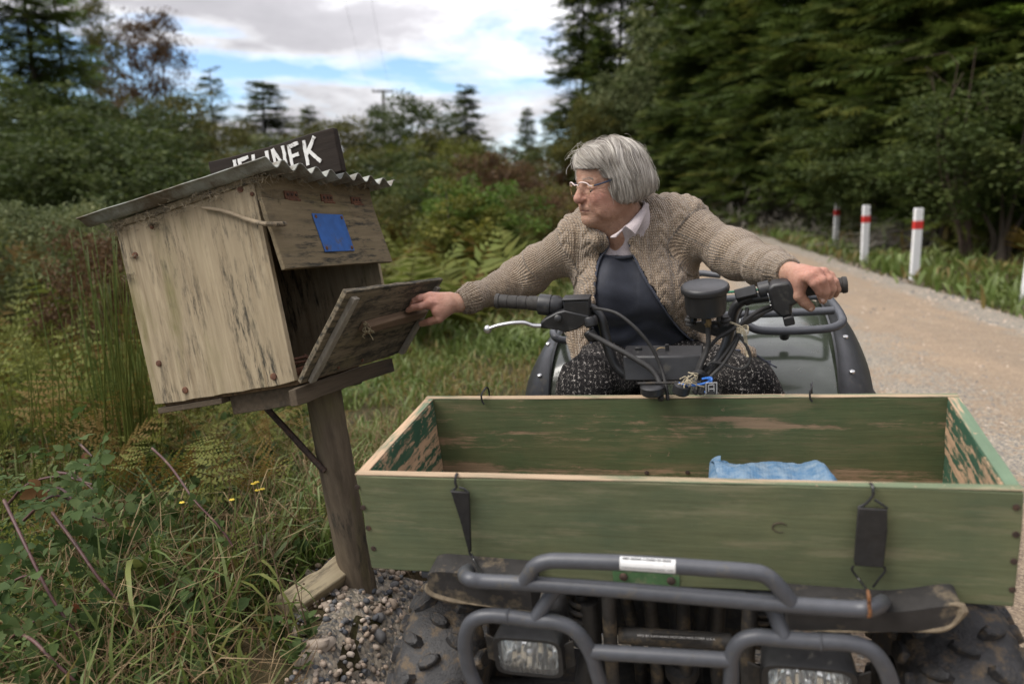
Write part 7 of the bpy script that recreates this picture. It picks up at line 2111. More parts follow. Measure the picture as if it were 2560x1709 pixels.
# ------------------------------------------------------------------ trees and shrubs, placed one by one
def build_far_plants():
    random.seed(8)
    GL, GC, GR = 'trees on the left skyline', 'trees beyond the scrub', 'forest trees above the road'
    T = 'tree'
    P = plant_px
    # left skyline
    P('spruce2', 'conifer', 40, -210, 21, 'conifer', 'tall dark conifer cut by the left edge and top of the photo', T, GL, 4.4)
    P('thinpine', 'fresh', 135, -45, 24, 'pine_tree', 'open pine with a dark bare trunk, tallest of the left skyline', T, GL, 3.6)
    P('euc2', 'olive', 225, 12, 30, 'slender_tree', 'slender leaning tree just right of the tall open pine', T, GL, 2.6, bark=M_PALEBARK)
    P('euc', 'brown', 318, 66, 33, 'slender_tree', 'thin brown topped tree, middle of the sparse trio above the mailbox roof', T, GL, 2.9, bark=M_PALEBARK)
    P('euc2', 'brown', 392, 48, 34, 'slender_tree', 'thin brown topped tree, tallest and rightmost of the sparse trio', T, GL, 3.0)
    P('euc', 'brown', 275, 150, 35, 'slender_tree', 'short brown sparse tree, leftmost of the trio over the dark bushes', T, GL, 2.4)
    P('tall', 'olive', 445, 215, 27, 'bushy_tree', 'olive bushy tree under the sparse brown trio', T, GL, 4.0)
    P('tall', 'dark', 335, 250, 24, 'bushy_tree', 'dark bushy tree behind the mailbox roof, left part', T, GL, 4.2)
    P('tall', 'dark', 60, 190, 17, 'bushy_tree', 'dark bushy tree at the left edge under the tall conifer', T, GL, 4.0)
    P('tall', 'dark', 215, 270, 15.5, 'bushy_tree', 'dark bushy tree left of the mailbox roof, above the low bushes', T, GL, 4.2)
    P('round', 'dark', 95, 330, 12.5, 'shrub', 'dark rounded shrub below the left edge trees', 'shrub', 'dark shrubs on the left')
    P('round', 'dark', 300, 330, 13, 'shrub', 'dark rounded shrub showing over the low end of the mailbox roof', 'shrub', 'dark shrubs on the left', 3.6)
    P('thinpine', 'conifer', 524, 170, 36, 'pine_tree', 'wispy thin conifer left of the name board', T, GC, 3.0)
    P('spruce2', 'conifer', 655, 205, 40, 'conifer', 'broad topped dark conifer standing over the name board', T, GC, 6.0)
    P('tall', 'olive', 575, 300, 34, 'bushy_tree', 'low olive tree between the wispy conifer and the broad one', T, GC, 4.4)
    P('spruce', 'conifer', 770, 268, 48, 'conifer', 'small pointed conifer right of the broad topped one', T, GC, 3.6)
    P('tall', 'olive', 845, 285, 38, 'bushy_tree', 'rounded olive tree right of the name board', T, GC, 5.6)
    P('euc2', 'dark', 945, 275, 40, 'slender_tree', 'loose dark tree in front of the power pole', T, GC, 3.4)
    P('tall', 'dark', 1030, 225, 38, 'bushy_tree', 'big dark open crowned tree right of the power pole', T, GC, 5.0)
    P('spruce', 'conifer', 1165, 215, 42, 'conifer', 'dark conifer with layered branches, midway between pole and rider', T, GC, 4.0)
    P('tall', 'olive', 1105, 320, 36, 'bushy_tree', 'olive bushy tree below the layered conifer', T, GC, 4.5)
    P('spruce', 'conifer', 1318, 272, 60, 'conifer', 'narrow pointed conifer alone against the sky left of the forest', T, GC, 3.6)
    P('tall', 'dark', 1255, 355, 46, 'bushy_tree', 'low dark tree left of the narrow pointed conifer', T, GC, 5.0)
    P('tall', 'olive', 1385, 345, 50, 'bushy_tree', 'low olive tree between the pointed conifer and the forest edge', T, GC, 4.6)
    # scrub in the middle distance
    S, GS = 'shrub', 'scrub in the middle distance'
    for a in (('round', 'greygreen', 690, 345, 22, 'pale grey green shrub behind the name board', 3.4), ('round', 'olive', 545, 385, 19, 'olive shrub left behind the name board', 3.2),
              ('loose', 'olive', 905, 360, 22, 'olive shrub right of the name board, above the corrugated roof end', 3.4), ('round', 'dark', 1000, 385, 21, 'dark green shrub under the big dark tree', 3.6),
              ('loose', 'yellow', 1140, 342, 23, 'yellow green shrub below the layered conifer', 3.4), ('round', 'brown', 1235, 385, 20, 'russet shrub left of the rider, against the dark trees', 3.0),
              ('loose', 'olive', 1310, 400, 24, 'olive shrub just left of the rider head', 3.4), ('round', 'olive', 1075, 430, 15, 'low olive shrub above the open mailbox flap', 2.6),
              ('fine', 'dark', 960, 430, 13.5, 'low dark shrub right of the corrugated roof', 2.4), ('loose', 'bright', 1195, 435, 10.5, 'bright green upright shrub between mailbox and rider', 1.5),
              ('upright', 'yellow', 1150, 478, 9.5, 'yellow green spiky shrub left of the bright green one', 1.3), ('fine', 'olive', 1290, 455, 12, 'small olive shrub close to the rider face', 1.8),
              ('fine', 'brown', 1355, 468, 13, 'small russet shrub directly behind the rider face', 2.0), ('fine', 'olive', 870, 470, 11, 'olive shrub touching the mailbox right edge', 2.0),
              ('fine', 'greygreen', 60, 485, 6.6, 'rounded grey green bush at the left edge below the dark trees', 1.5), ('fine', 'greygreen', 205, 500, 7.5, 'small grey green bush between left edge bush and mailbox', 1.2),
              ('fine', 'brown', 255, 560, 5.0, 'reddish brown shrub beside the mailbox left wall', 0.85), ('round', 'dark', 430, 420, 12, 'dark shrub hidden mostly by the mailbox', 3.0)):
        k, m_, u, v, Y, lab, w = a
        P(k, m_, u, v, Y, 'shrub', lab, S, GS, w)
    # forest on the right bank: an edge of drooping conifers, then broadleaf trees and more conifers along the road
    P('spruce', 'conifer', 1462, -160, 55, 'conifer', 'drooping dark conifer against the sky at the forest left edge', T, GR, 7.6)
    P('spruce2', 'conifer', 1560, -260, 54, 'conifer', 'dark conifer second from the forest left edge', T, GR, 9.0)
    P('spruce', 'conifer', 1502, 60, 50, 'conifer', 'shorter dark conifer in front of the forest left edge', T, GR, 5.0)
    fr = (('spruce2', 'conifer', 1690, -330, 33, 7), ('spruce', 'fresh', 1800, -420, 27, 6.4), ('spruce2', 'conifer', 1930, -420, 23, 6), ('frondy', 'fresh', 1870, -180, 20.5, 5), ('spruce', 'conifer', 2060, -480, 19.5, 5.6),
          ('frondy', 'fresh', 2010, -120, 18, 4.6), ('spruce2', 'conifer', 2190, -520, 17, 5.4), ('frondy', 'fresh', 2170, -60, 16, 4.0), ('spruce', 'conifer', 2330, -600, 15, 5), ('frondy', 'fresh', 2290, 60, 14.5, 3.4),
          ('spruce2', 'conifer', 2480, -640, 13.2, 5), ('frondy', 'fresh', 2450, -160, 12.2, 3.8), ('frondy', 'fresh', 2590, -240, 10.6, 3.6), ('spruce', 'conifer', 2700, -700, 11.5, 4.6), ('frondy', 'fresh', 2760, -300, 9.6, 3.4))
    pos = ('nearest the left edge', 'behind the rider head', 'behind the broadleaf trees', 'over the grey brush', 'above the first marker post', 'over the middle of the bank', 'above the middle marker post', 'between the marker posts', 'above the right marker post', 'low on the bank over the posts', 'in the top right corner, rear', 'in the top right corner, front', 'at the right edge, bright tipped', 'cut by the right edge, rear', 'cut by the right edge, nearest')
    for (k, m_, u, v, Y, w), ps in zip(fr, pos):
        P(k, m_, u, v, Y, 'conifer', ('dark ' if m_ == 'conifer' else 'fresh green ') + 'roadside conifer ' + ps, T, GR, w, bank=5.0)
    for k, m_, u, v, Y, w, lab in (('tall', 'greygreen', 1640, 20, 30, 5.0, 'tall grey green broadleaf tree above the rider shoulder'), ('tall', 'bright', 1800, 60, 23, 4.2, 'mid green broadleaf tree left of the grey brush'), ('tall', 'olive', 1885, 300, 20, 3.0, 'low olive tree just above the grey brush'), ('tall', 'olive', 1495, 235, 37, 4.6, 'olive tree at the foot of the forest left edge'), ('tall', 'greygreen', 1590, 150, 32, 4.4, 'grey green rounded broadleaf tree in the forest edge'), ('tall', 'dark', 1690, 70, 27, 4.6, 'dark glossy broadleaf tree right of the grey green one'),
                                   ('round', 'greygreen', 1745, 225, 24, 3.4, 'rounded grey green tree low in the forest edge'), ('round', 'dark', 1660, 290, 27, 3.4, 'dark round tree above the rider head'), ('tall', 'dark', 1830, 190, 21.5, 3.6, 'dark broadleaf tree over the grey brush'),
                                   ('tall', 'dark', 1955, 210, 19, 3.4, 'dark broadleaf tree above the left marker post'), ('tall', 'dark', 2080, 240, 17, 3.2, 'dark broadleaf tree above the middle marker post'), ('tall', 'dark', 2220, 230, 15, 3.0, 'dark broadleaf tree above the right marker post'),
                                   ('tall', 'dark', 2390, 200, 12.8, 3.0, 'dark broadleaf tree in the shaded bank at right'), ('round', 'olive', 1560, 330, 31, 3.4, 'olive round tree left of the dark round one'), ('tall', 'dark', 2560, 150, 11.2, 3.0, 'dark broadleaf tree at the right edge')):
        P(k, m_, u, v, Y, 'broadleaf_tree', lab, T, 'broadleaf trees in the forest edge', w, bank=2.6)
    # a second rank that closes the gaps behind
    for i, (u, Y) in enumerate(((1640, 48), (1780, 40), (1900, 34), (2030, 30), (2160, 27), (2290, 24), (2420, 21), (2560, 19), (2720, 17))):
        p = at(u, 0, Y)
        plant('spruce' if i % 2 else 'spruce2', 'conifer', p[0], Y, 12 + i % 3, 'conifer', 'dark conifer in the rear rank of the forest, seen through the front trees', T, 'rear rank of forest conifers', 8.5)
    for k, m_, u, v, Y, w, lab in (('fine', 'brown', 1470, 395, 33, 3.4, 'russet bank shrub left above the rider shoulder'), ('fine', 'olive', 1600, 400, 27, 3.2, 'olive bank shrub above the rider shoulder'), ('fine', 'brown', 1720, 400, 23.5, 2.8, 'russet bank shrub left of the grey brush'),
                                   ('fine', 'dark', 1830, 400, 20, 2.6, 'dark bank shrub behind the grey brush'), ('loose', 'dark', 1990, 390, 17, 2.8, 'dark bank shrub between grey brush and left marker post'), ('fine', 'olive', 2060, 470, 15.4, 1.7, 'olive bank shrub behind the middle marker post'),
                                   ('fine', 'dark', 2150, 430, 14.6, 2.2, 'dark bank shrub left of the right marker post'), ('fine', 'greygreen', 2200, 500, 13.6, 1.4, 'grey green shrub just behind the right marker post'), ('loose', 'dark', 2290, 400, 13.0, 2.4, 'dark bank shrub right of the right marker post'),
                                   ('round', 'bright', 2560, 405, 9.0, 1.5, 'leafy bright green bush at the right edge above the verge'), ('upright', 'greygreen', 2520, 480, 8.4, 0.9, 'pale leaved upright bush at the right edge'), ('fine', 'dark', 2470, 600, 10.2, 1.0, 'dark low bush left of the leafy right edge bush'),
                                   ('upright', 'yellow', 2420, 615, 8.9, 0.5, 'pale yellow seeding weed below the leafy right edge bush'), ('upright', 'olive', 2320, 620, 10.4, 0.6, 'thin olive weed right of the right marker post'), ('upright', 'yellow', 2530, 650, 8.0, 0.5, 'yellow weed at the right edge of the verge')):
        P(k, m_, u, v, Y, 'shrub', lab, S, 'shrubs along the right bank', w, bank=2.9)
    for u, v, Y, w, lab in ((1975, 455, 16.2, 2.6, 'tangled grey dry brush on the bank left of the left marker post'), (1890, 440, 18.5, 2.8, 'tangled grey dry brush above the rider shoulder'), (2060, 500, 15.0, 1.8, 'small grey dry brush between the two left marker posts'), (2300, 540, 12.0, 1.8, 'grey dry brush right of the right marker post')):
        P('brush', 'greybrush', u, v, Y, 'dry_brush', lab, S, 'dry brush on the bank', w, bank=2.3)
    # bare branched tree on the right bank
    rs = np.random.RandomState(3)
    c = at(2420, 560, 14.0); c[2] = gz(c[0], c[1])
    mb = MB()
    tip = [(2330, 190), (2350, 260), (2395, 160), (2470, 230), (2440, 120), (2380, 330)]
    for k, (u, v) in enumerate(tip):
        e = at(u, v, 14.0 + 0.3 * rs.randn()); m_ = c + (e - c) * 0.55 + rs.normal(0, 0.10, 3)
        Pq = spline([c + (0.05 * k - .1, 0, -0.2), c + (0.04 * k - .1, 0, 0.35), m_, e], 6)
        mb.tube(Pq - c, np.linspace(0.024, 0.006, len(Pq)), 5)
        for j in range(5):
            b = Pq[rs.randint(6, len(Pq))]; mb.tube(np.array([b, b + rs.normal(0, 0.18, 3) + (0, 0, 0.15), b + rs.normal(0, 0.3, 3) + (0, 0, 0.3)]) - c, np.array((0.008, 0.006, 0.003)), 3)
    o = mb.obj('bare_tree', plain('bare_grey_bark', (0.075, 0.05, 0.036), 0.9, 0.3, 40), None, sharp=60); o.location = c
    tag(o, 'leafless many stemmed small tree with pale brown branches on the right bank', 'tree')

# ------------------------------------------------------------------ marker posts, pole, wires
def build_road_furniture():
    white = plain('white_post_paint', (0.74, 0.74, 0.74), 0.55, 0.06, 20, dirt=(0.42, 0.40, 0.35), dirt_amt=0.12)
    red = plain('red_band', (0.55, 0.035, 0.03), 0.5, 0.1, 30)
    lab = ('white roadside marker post with a red band, farthest and leftmost in the row', 'white roadside marker post with a red band, second from the left in the row', 'white roadside marker post with a red band, tallest, under the right bank', 'white roadside marker post cut off by the right edge of the photo')
    for (u, vb, vt, ur), lb in zip(((2089, 605, 502, 2094), (2160, 660, 513, 2166), (2285, 698, 520, 2297), (2563, 766, 560, 2592)), lab):
        d = 1.30 / -(ray(u, vb)[2]); p = CAM + ray(u, vb) * d
        x, y = p[0], p[1]; z0 = gz(x, y)
        top = at(ur, vt, y); h = top[2] - z0
        root = empty('marker_post', (x, y, z0)); tag(root, lb, 'marker post', 'marker posts along the verge')
        lx = (top[0] - x) / h
        root.rotation_euler = (0, math.atan(lx), 0.12)
        w, t = 0.062, 0.028
        mb = MB(); mb.prism([(-w, -0.25), (w, -0.25), (w, h - 0.012), (w - 0.012, h), (-w + 0.012, h), (-w, h - 0.012)], -t, t); mb.obj('post', white, root, bevel=0.004)
        b0 = h * 0.71; b1 = h * 0.825
        MB().box((-w - 0.002, -t - 0.002, b0), (w + 0.002, t + 0.002, b1)).obj('red_band', red, root)
    Y = 70.0
    wd = plain('weathered_pole', (0.13, 0.12, 0.115), 0.9, 0.2, 10)
    p = at(958, 230, Y); z0 = gz(p[0], Y); zt = at(958, 228, Y)[2]
    root = empty('power_pole', (p[0], Y, z0)); tag(root, 'distant wooden power pole with a single crossarm rising behind the trees', 'power pole')
    h = zt - z0
    MB().tube([(0, 0, -1), (0, 0, h * 0.5), (0, 0, h + 0.12)], np.array((0.17, 0.15, 0.12)), 10).obj('pole', wd, root)
    MB().box((-0.92, -0.16, h - 0.12), (0.86, -0.05, h + 0.03)).obj('crossarm', wd, root)
    ins = plain('insulator', (0.10, 0.09, 0.085), 0.3, 0.2, 20)
    for x in (-0.85, -0.35, 0.35, 0.80): MB().lathe([(0.03, 0), (0.05, 0.04), (0.05, 0.10), (0.03, 0.16)], (x, -0.1, h + 0.02), (0, 0, 1), 8).obj('insulator', ins, root)
    wm = plain('power_wire_metal', (0.16, 0.16, 0.17), 0.6, 0.1, 10)
    for k, (x, u1) in enumerate(((-0.85, 770), (0.80, 860))):
        a = np.array((p[0] + x, Y - 0.1, zt + 0.17)); b = at(u1, -420, 16.0)
        q = [a + (b - a) * t + np.array((0, 0, -1.2 * 4 * t * (1 - t))) for t in np.linspace(0, 1, 16)]
        o = MB().tube(q, 0.0045, 4).obj('power_wire', wm, None)
        tag(o, 'thin power wire running overhead from the pole, ' + ('left' if k == 0 else 'right') + ' of the two', 'wire', 'overhead wires')

# ------------------------------------------------------------------ ground cover
def on_ground(xy): return np.column_stack([xy, ground_z(xy[:, 0], xy[:, 1])])
def off_bike(x, y, m=0.05):
    lx = (x - BIKE.T[0]) * BIKE.R[0, 0] + (y - BIKE.T[1]) * BIKE.R[1, 0]; ly = (x - BIKE.T[0]) * BIKE.R[0, 1] + (y - BIKE.T[1]) * BIKE.R[1, 1]
    return (lx < -m) | (lx > 1.17 + m) | (ly > 1.6 + m) | (ly < -0.25)
def gravelly(x, y):
    "1 on the bare gravel shoulder near the bike, 0 on the grass"
    edge = road_left(y) - 0.12 - 0.44 * sstep(2.45, 2.1, y) + 0.05 * np.sin(y * 5) + 0.12 * fbm(np.stack([x, y, 0 * x], -1), 2.0, 2)
    return x > edge
def build_cover():
    rs = np.random.RandomState(17)
    # short grass on the verge left of the road, and the far verge under the marker posts
    blades = [blade_proto(c_, 0.045, 3) for c_ in (0.5, 0.9, 1.3)]
    cl = Cloud()
    def sow(n, xr, yr, keep, size, tint, cl, width=1.0, power=1.0, tilt=0.5):
        y = yr[0] + (yr[1] - yr[0]) * rs.rand(n) ** power; x = xr[0] + (xr[1] - xr[0]) * rs.rand(n)
        k = keep(x, y); x, y = x[k], y[k]
        pn = fbm(np.stack([x, y, 0 * x], -1), 1.1, 3)
        T = on_ground(np.stack([x, y], 1)); T[:, 2] -= 0.01
        sz = rs.uniform(*size, len(x)) * (1 + 0.6 * pn)
        th = rs.randint(0, 3, len(x))
        R = rand_rot(len(x), rs, tilt)
        tn = np.clip(rs.uniform(*tint, len(x)) + 0.55 * pn, 0, 1)
        for b in range(3):
            m_ = th == b
            cl.stamp(blades[b], T[m_], R[m_], np.stack([sz[m_] * width, sz[m_], sz[m_]], 1), tn[m_])
    bare = lambda x, y: fbm(np.stack([x + 9, y, 0 * x], -1), 1.4, 3) > -0.38
    sow(30000, (-2.6, 2.0), (2.5, 6.5), lambda x, y: (~gravelly(x, y)) & bare(x, y) & off_bike(x, y), (0.06, 0.17), (0.12, 0.85), cl, 1.0, 1.2, 0.55)
    sow(12000, (-3.2, 2.4), (6.0, 12), lambda x, y: x < road_left(y) - 0.05, (0.10, 0.24), (0.05, 0.7), cl, 1.4)
    sow(3000, (-0.9, 0.0), (1.7, 2.8), lambda x, y: (~gravelly(x, y)) & off_bike(x, y), (0.05, 0.15), (0.05, 0.8), cl, 0.8)
    o = add_obj('short_grass', cl.mesh('short_grass'), LV['grass']); tag(o, 'short green roadside grass between the mailbox and the quad bike', 'grass', kind='stuff')
    cl = Cloud()
    sow(16000, (3.5, 12), (7.5, 34), lambda x, y: (x > road_right(y) + 0.05 + 0.15 * rs.randn(len(x))) & (x < road_right(y) + 2.4), (0.14, 0.42), (0.18, 0.8), cl, 1.6, 1.6)
    sow(3500, (1.0, 9), (12, 40), lambda x, y: (x < road_left(y) - 0.05) & (x > road_left(y) - 2.4), (0.15, 0.4), (0.1, 0.7), cl, 1.8)
    sow(11000, (5, 20), (15, 48), lambda x, y: (x > road_right(y) + 1.6) & (x < road_right(y) + 6.5), (0.35, 0.9), (0.05, 0.6), cl, 1.6, 1.2)
    o = add_obj('verge_grass', cl.mesh('verge_grass'), LV['grass']); tag(o, 'longer grass on the far verge under the white marker posts', 'grass', kind='stuff')
    # bracken carpets
    frs = [frond_proto(rs, 14, 1, d_, 0.46) for d_ in (0.4, 0.7, 0.9)]
    mfr = [frond_proto(rs, 10, 4, d_, 0.36) for d_ in (0.5, 0.8, 1.0)]
    cl = Cloud()
    def ferns(n, xr, yr, keep, size, cl, lo=0.0, protos=frs, tilt=0.35, z0=0.0, power=1.0):
        y = yr[0] + (yr[1] - yr[0]) * rs.rand(n) ** power; x = xr[0] + (xr[1] - xr[0]) * rs.rand(n); k = keep(x, y); x, y = x[k], y[k]
        T = on_ground(np.stack([x, y], 1)); T[:, 2] += rs.uniform(-0.05, z0 + 0.001, len(x)); R = rand_rot(len(x), rs, tilt); sz = rs.uniform(*size, len(x))
        pn = fbm(np.stack([x, y, 0 * x + 4], -1), 0.9, 3); th = rs.randint(0, len(protos), len(x))
        for b in range(len(protos)):
            m_ = th == b; pv, pf, pt = protos[b]
            if not m_.any(): continue
            V, F = stamp(pv, pf, T[m_], R[m_], sz[m_])
            dead = (rs.rand(m_.sum()) < 0.30 + 0.6 * pn[m_])
            tt = np.where(dead[:, None], 0.05 + 0.15 * pt[None], 0.32 + 0.6 * pt[None] + 0.25 * pn[m_][:, None])
            cl.add(V, F, np.clip(tt, 0, 1).ravel())
    ferns(2400, (-9, 1.5), (6.2, 16), lambda x, y: (x < road_left(y) - 0.7 - 0.9 * sstep(9, 5, y)) & (fbm(np.stack([x, y, 0 * x + 2], -1), 0.7, 2) > -0.35), (0.45, 1.05), cl)
    ferns(480, (-4.6, -1.3), (3.3, 6.5), lambda x, y: x < -0.35 * (y - 3) - 1.15, (0.35, 0.80), cl, protos=mfr, tilt=0.5)
    o = add_obj('bracken', cl.mesh('bracken'), LV['bracken']); tag(o, 'mass of green and rusty bracken beyond the grass', 'bracken', kind='stuff')
    cl = Cloud()
    ferns(1500, (5, 22), (9, 40), lambda x, y: (x > road_right(y) + 2.0) & (x < road_right(y) + 6), (0.5, 1.1), cl)
    o = add_obj('bank_ferns', cl.mesh('bank_ferns'), LV['bracken']); tag(o, 'dark ferns and scrub clothing the foot of the forest bank', 'ferns', kind='stuff')
    # foreground tangle on the left: fern fronds, small leaves, dry grass
    nf = [frond_proto(rs, 10, 6, d_, 0.38) for d_ in (0.5, 0.8, 1.0)]
    cl = Cloud()
    area = lambda x, y: (x < -0.62 - 0.22 * (y - 1.9)) & (x > -0.75 * y - 0.2)
    ferns(520, (-3.2, -0.6), (2.1, 4.4), lambda x, y: area(x, y), (0.16, 0.40), cl, protos=nf, z0=0.26, tilt=0.75)
    ferns(60, (-1.7, -0.75), (1.7, 2.2), lambda x, y: area(x, y), (0.10, 0.24), cl, protos=nf, z0=0.12, tilt=0.8)
    o = add_obj('fern_tangle', cl.mesh('fern_tangle'), LV['bracken']); tag(o, 'tangle of fern fronds on the bank left of the mailbox post', 'ferns', kind='stuff')
    cl = Cloud(); n = 26000
    y = 1.45 + 3.4 * rs.rand(n) ** 1.5; x = -3.4 + 3.2 * rs.rand(n); k = (x < -0.50 - 0.2 * (y - 1.9)) & (x > -0.8 * y - 0.3) & ~gravelly(x, y) & ~((x > -0.66) & (y > 1.55) & (y < 2.12)); x, y = x[k], y[k]
    T = on_ground(np.stack([x, y], 1)); hgt = 0.30 * np.clip(fbm(np.stack([x, y, 0 * x], -1), 1.6, 3) + 0.5, 0.1, 1) * sstep(-0.55, -1.2, x)
    T[:, 2] += rs.rand(len(x)) * (hgt + 0.06)
    cl.stamp((ovate(4)[0] * np.array((1.1, 1, 1)), ovate(4)[1]), T, rand_rot(len(x), rs, 0.7) @ np.array([[1, 0, 0], [0, 0.5, -0.87], [0, 0.87, 0.5]]), rs.uniform(0.014, 0.044, len(x)), np.clip(rs.normal(0.5, 0.22, len(x)), 0, 1))
    o = add_obj('undergrowth', cl.mesh('undergrowth'), LV['bramble']); tag(o, 'low leafy undergrowth covering the bank left of the post', 'undergrowth', kind='stuff')
    cl = Cloud(); n = 9500
    y = 1.4 + 2.2 * rs.rand(n) ** 1.3; x = -2.2 + 2.0 * rs.rand(n); k = (x > -0.8 * y - 0.3) & ~gravelly(x, y) & ~((x > -0.66) & (y > 1.55) & (y < 2.12)); x, y = x[k], y[k]
    T = on_ground(np.stack([x, y], 1)); T[:, 2] += rs.rand(len(x)) * 0.07
    th = rs.randint(0, 3, len(x)); R = rand_rot(len(x), rs, 1.0); sz = rs.uniform(0.08, 0.30, len(x)); tn = rs.rand(len(x))
    for b in range(3):
        m_ = th == b; cl.stamp(blades[b], T[m_], R[m_], np.stack([sz[m_] * 0.16, sz[m_], sz[m_]], 1), tn[m_])
    o = add_obj('dry_grass', cl.mesh('dry_grass'), LV['dry']); tag(o, 'matted dry brown grass on the bank at the foot of the post', 'dry grass', kind='stuff')
    cl = Cloud(); n = 7000
    y = 1.4 + 2.4 * rs.rand(n) ** 1.2; x = -2.3 + 2.1 * rs.rand(n); k = (x > -0.8 * y - 0.3) & ~gravelly(x, y) & ~((x > -0.66) & (y > 1.55) & (y < 2.12)); x, y = x[k], y[k]
    T = on_ground(np.stack([x, y], 1)); th = rs.randint(0, 3, len(x)); R = rand_rot(len(x), rs, 0.6); sz = rs.uniform(0.08, 0.30, len(x)); tn = rs.uniform(0.2, 1, len(x))
    for b in range(3):
        m_ = th == b; cl.stamp(blades[b], T[m_], R[m_], np.stack([sz[m_] * 0.42, sz[m_], sz[m_]], 1), tn[m_])
    o = add_obj('long_grass', cl.mesh('long_grass'), LV['grass']); tag(o, 'long thin green grass on the bank around the mailbox post', 'grass', kind='stuff')
    # gravel
    g = G('stone', rough=0.85, spec=0.25)
    rnd_ = g.n('ShaderNodeObjectInfo').outputs['Random']
    stc = [(0.0, (0.085, 0.09, 0.10)), (0.22, (0.16, 0.165, 0.17)), (0.34, (0.30, 0.245, 0.19)), (0.65, (0.45, 0.35, 0.265)), (1.0, (0.55, 0.47, 0.39))]
    c = g.mix(g.ramp(g.noise(g.co(), 60, 5, 0.6), [(0.35, 0.0), (0.7, 0.4)]), g.ramp(rnd_, stc), (0.18, 0.14, 0.10)); g.set('base', c); g.bump(g.noise(g.co(), 90, 4), 0.4, 0.004)
    g2 = G('small_stone', rough=0.85, spec=0.25); g2.set('base', g2.ramp(g2.attr('tint'), stc)); g2.bump(g2.noise(g2.co(), 120, 4), 0.4, 0.003)
    def ico(sub, seed):
        bm = bmesh.new(); bmesh.ops.create_icosphere(bm, subdivisions=sub, radius=1)
        V = np.array([v.co[:] for v in bm.verts]); F = np.array([[v.index for v in f_.verts] for f_ in bm.faces]); bm.free()
        V = V * (1 + 0.34 * fbm(V + seed * 3.1, 1.1, 2))[:, None]; V = np.sign(V) * np.abs(V) ** 0.72; V = V + 0.10 * np.sign(fbm(V + seed, 0.9, 1))[:, None] * 0.5
        return V * np.array((1, 0.8, 0.62)), F
    bank = empty('gravel_bank', (0, 0, 0)); tag(bank, 'bank of loose stones at the road edge beside the post', 'gravel', kind='structure')
    protos = []
    for k in range(5):
        V, F = ico(2, k); me = raw_mesh('stone', V, F, sharp=40); me.materials.append(g.m); protos.append(me)
    cnt = 0
    def strew(n, xr, yr, keep):
        nonlocal cnt
        x = xr[0] + (xr[1] - xr[0]) * rs.rand(n * 6); y = yr[0] + (yr[1] - yr[0]) * rs.rand(n * 6); k = keep(x, y); x, y = x[k][:n], y[k][:n]
        z = ground_z(x, y)
        for a, b, c_ in zip(x, y, z):
            s = min(0.023, max(0.008, rs.lognormal(-4.35, 0.40)))
            o = bpy.data.objects.new('stone', protos[rs.randint(5)]); COL.objects.link(o); o.parent = bank
            o.location = (a, b, c_ + s * 0.25); o.scale = (s * rs.uniform(0.8, 1.3), s * rs.uniform(0.8, 1.2), s); o.rotation_euler = (rs.normal(0, 0.4), rs.normal(0, 0.4), rs.uniform(0, 6.28)); cnt += 1
    strew(225, (-0.66, 0.02), (1.35, 2.45), lambda x, y: gravelly(x, y) & (off_bike(x, y, -0.12)))
    strew(75, (1.1, 2.3), (1.25, 3.0), lambda x, y: off_bike(x, y, 0.0))
    cl = Cloud()
    for n, xr, yr, keep, sz in ((5500, (-0.75, 0.35), (1.2, 3.0), lambda x, y: gravelly(x, y), (0.004, 0.012)), (4200, (0.9, 4.5), (1.2, 5.5), lambda x, y: off_bike(x, y, 0.0), (0.0035, 0.010)), (1500, (0.2, 1.1), (1.0, 2.6), lambda x, y: x > -9, (0.005, 0.014)), (1600, (0.6, 2.6), (4.0, 9.0), lambda x, y: (np.abs(x - road_left(y)) < 0.5), (0.008, 0.02)), (3600, (0.9, 6.5), (2.6, 11), lambda x, y: (x > road_left(y)) & (x < road_right(y)) & off_bike(x, y), (0.006, 0.017)), (3200, (4.0, 8.5), (4.5, 16), lambda x, y: (x > road_right(y) - 0.6) & (x < road_right(y) + 0.12), (0.010, 0.026))):
        x = xr[0] + (xr[1] - xr[0]) * rs.rand(n); y = yr[0] + (yr[1] - yr[0]) * rs.rand(n); k = keep(x, y); x, y = x[k], y[k]
        T = on_ground(np.stack([x, y], 1)); T[:, 2] += 0.006
        pv, pf = ico(1, n % 7)
        cl.stamp((pv, pf), T, rand_rot(len(x), rs, 0.5), rs.uniform(*sz, len(x)), rs.rand(len(x)))
    o = add_obj('gravel', cl.mesh('gravel'), g2.m); tag(o, 'loose small gravel along the edges of the road', 'gravel', kind='stuff')

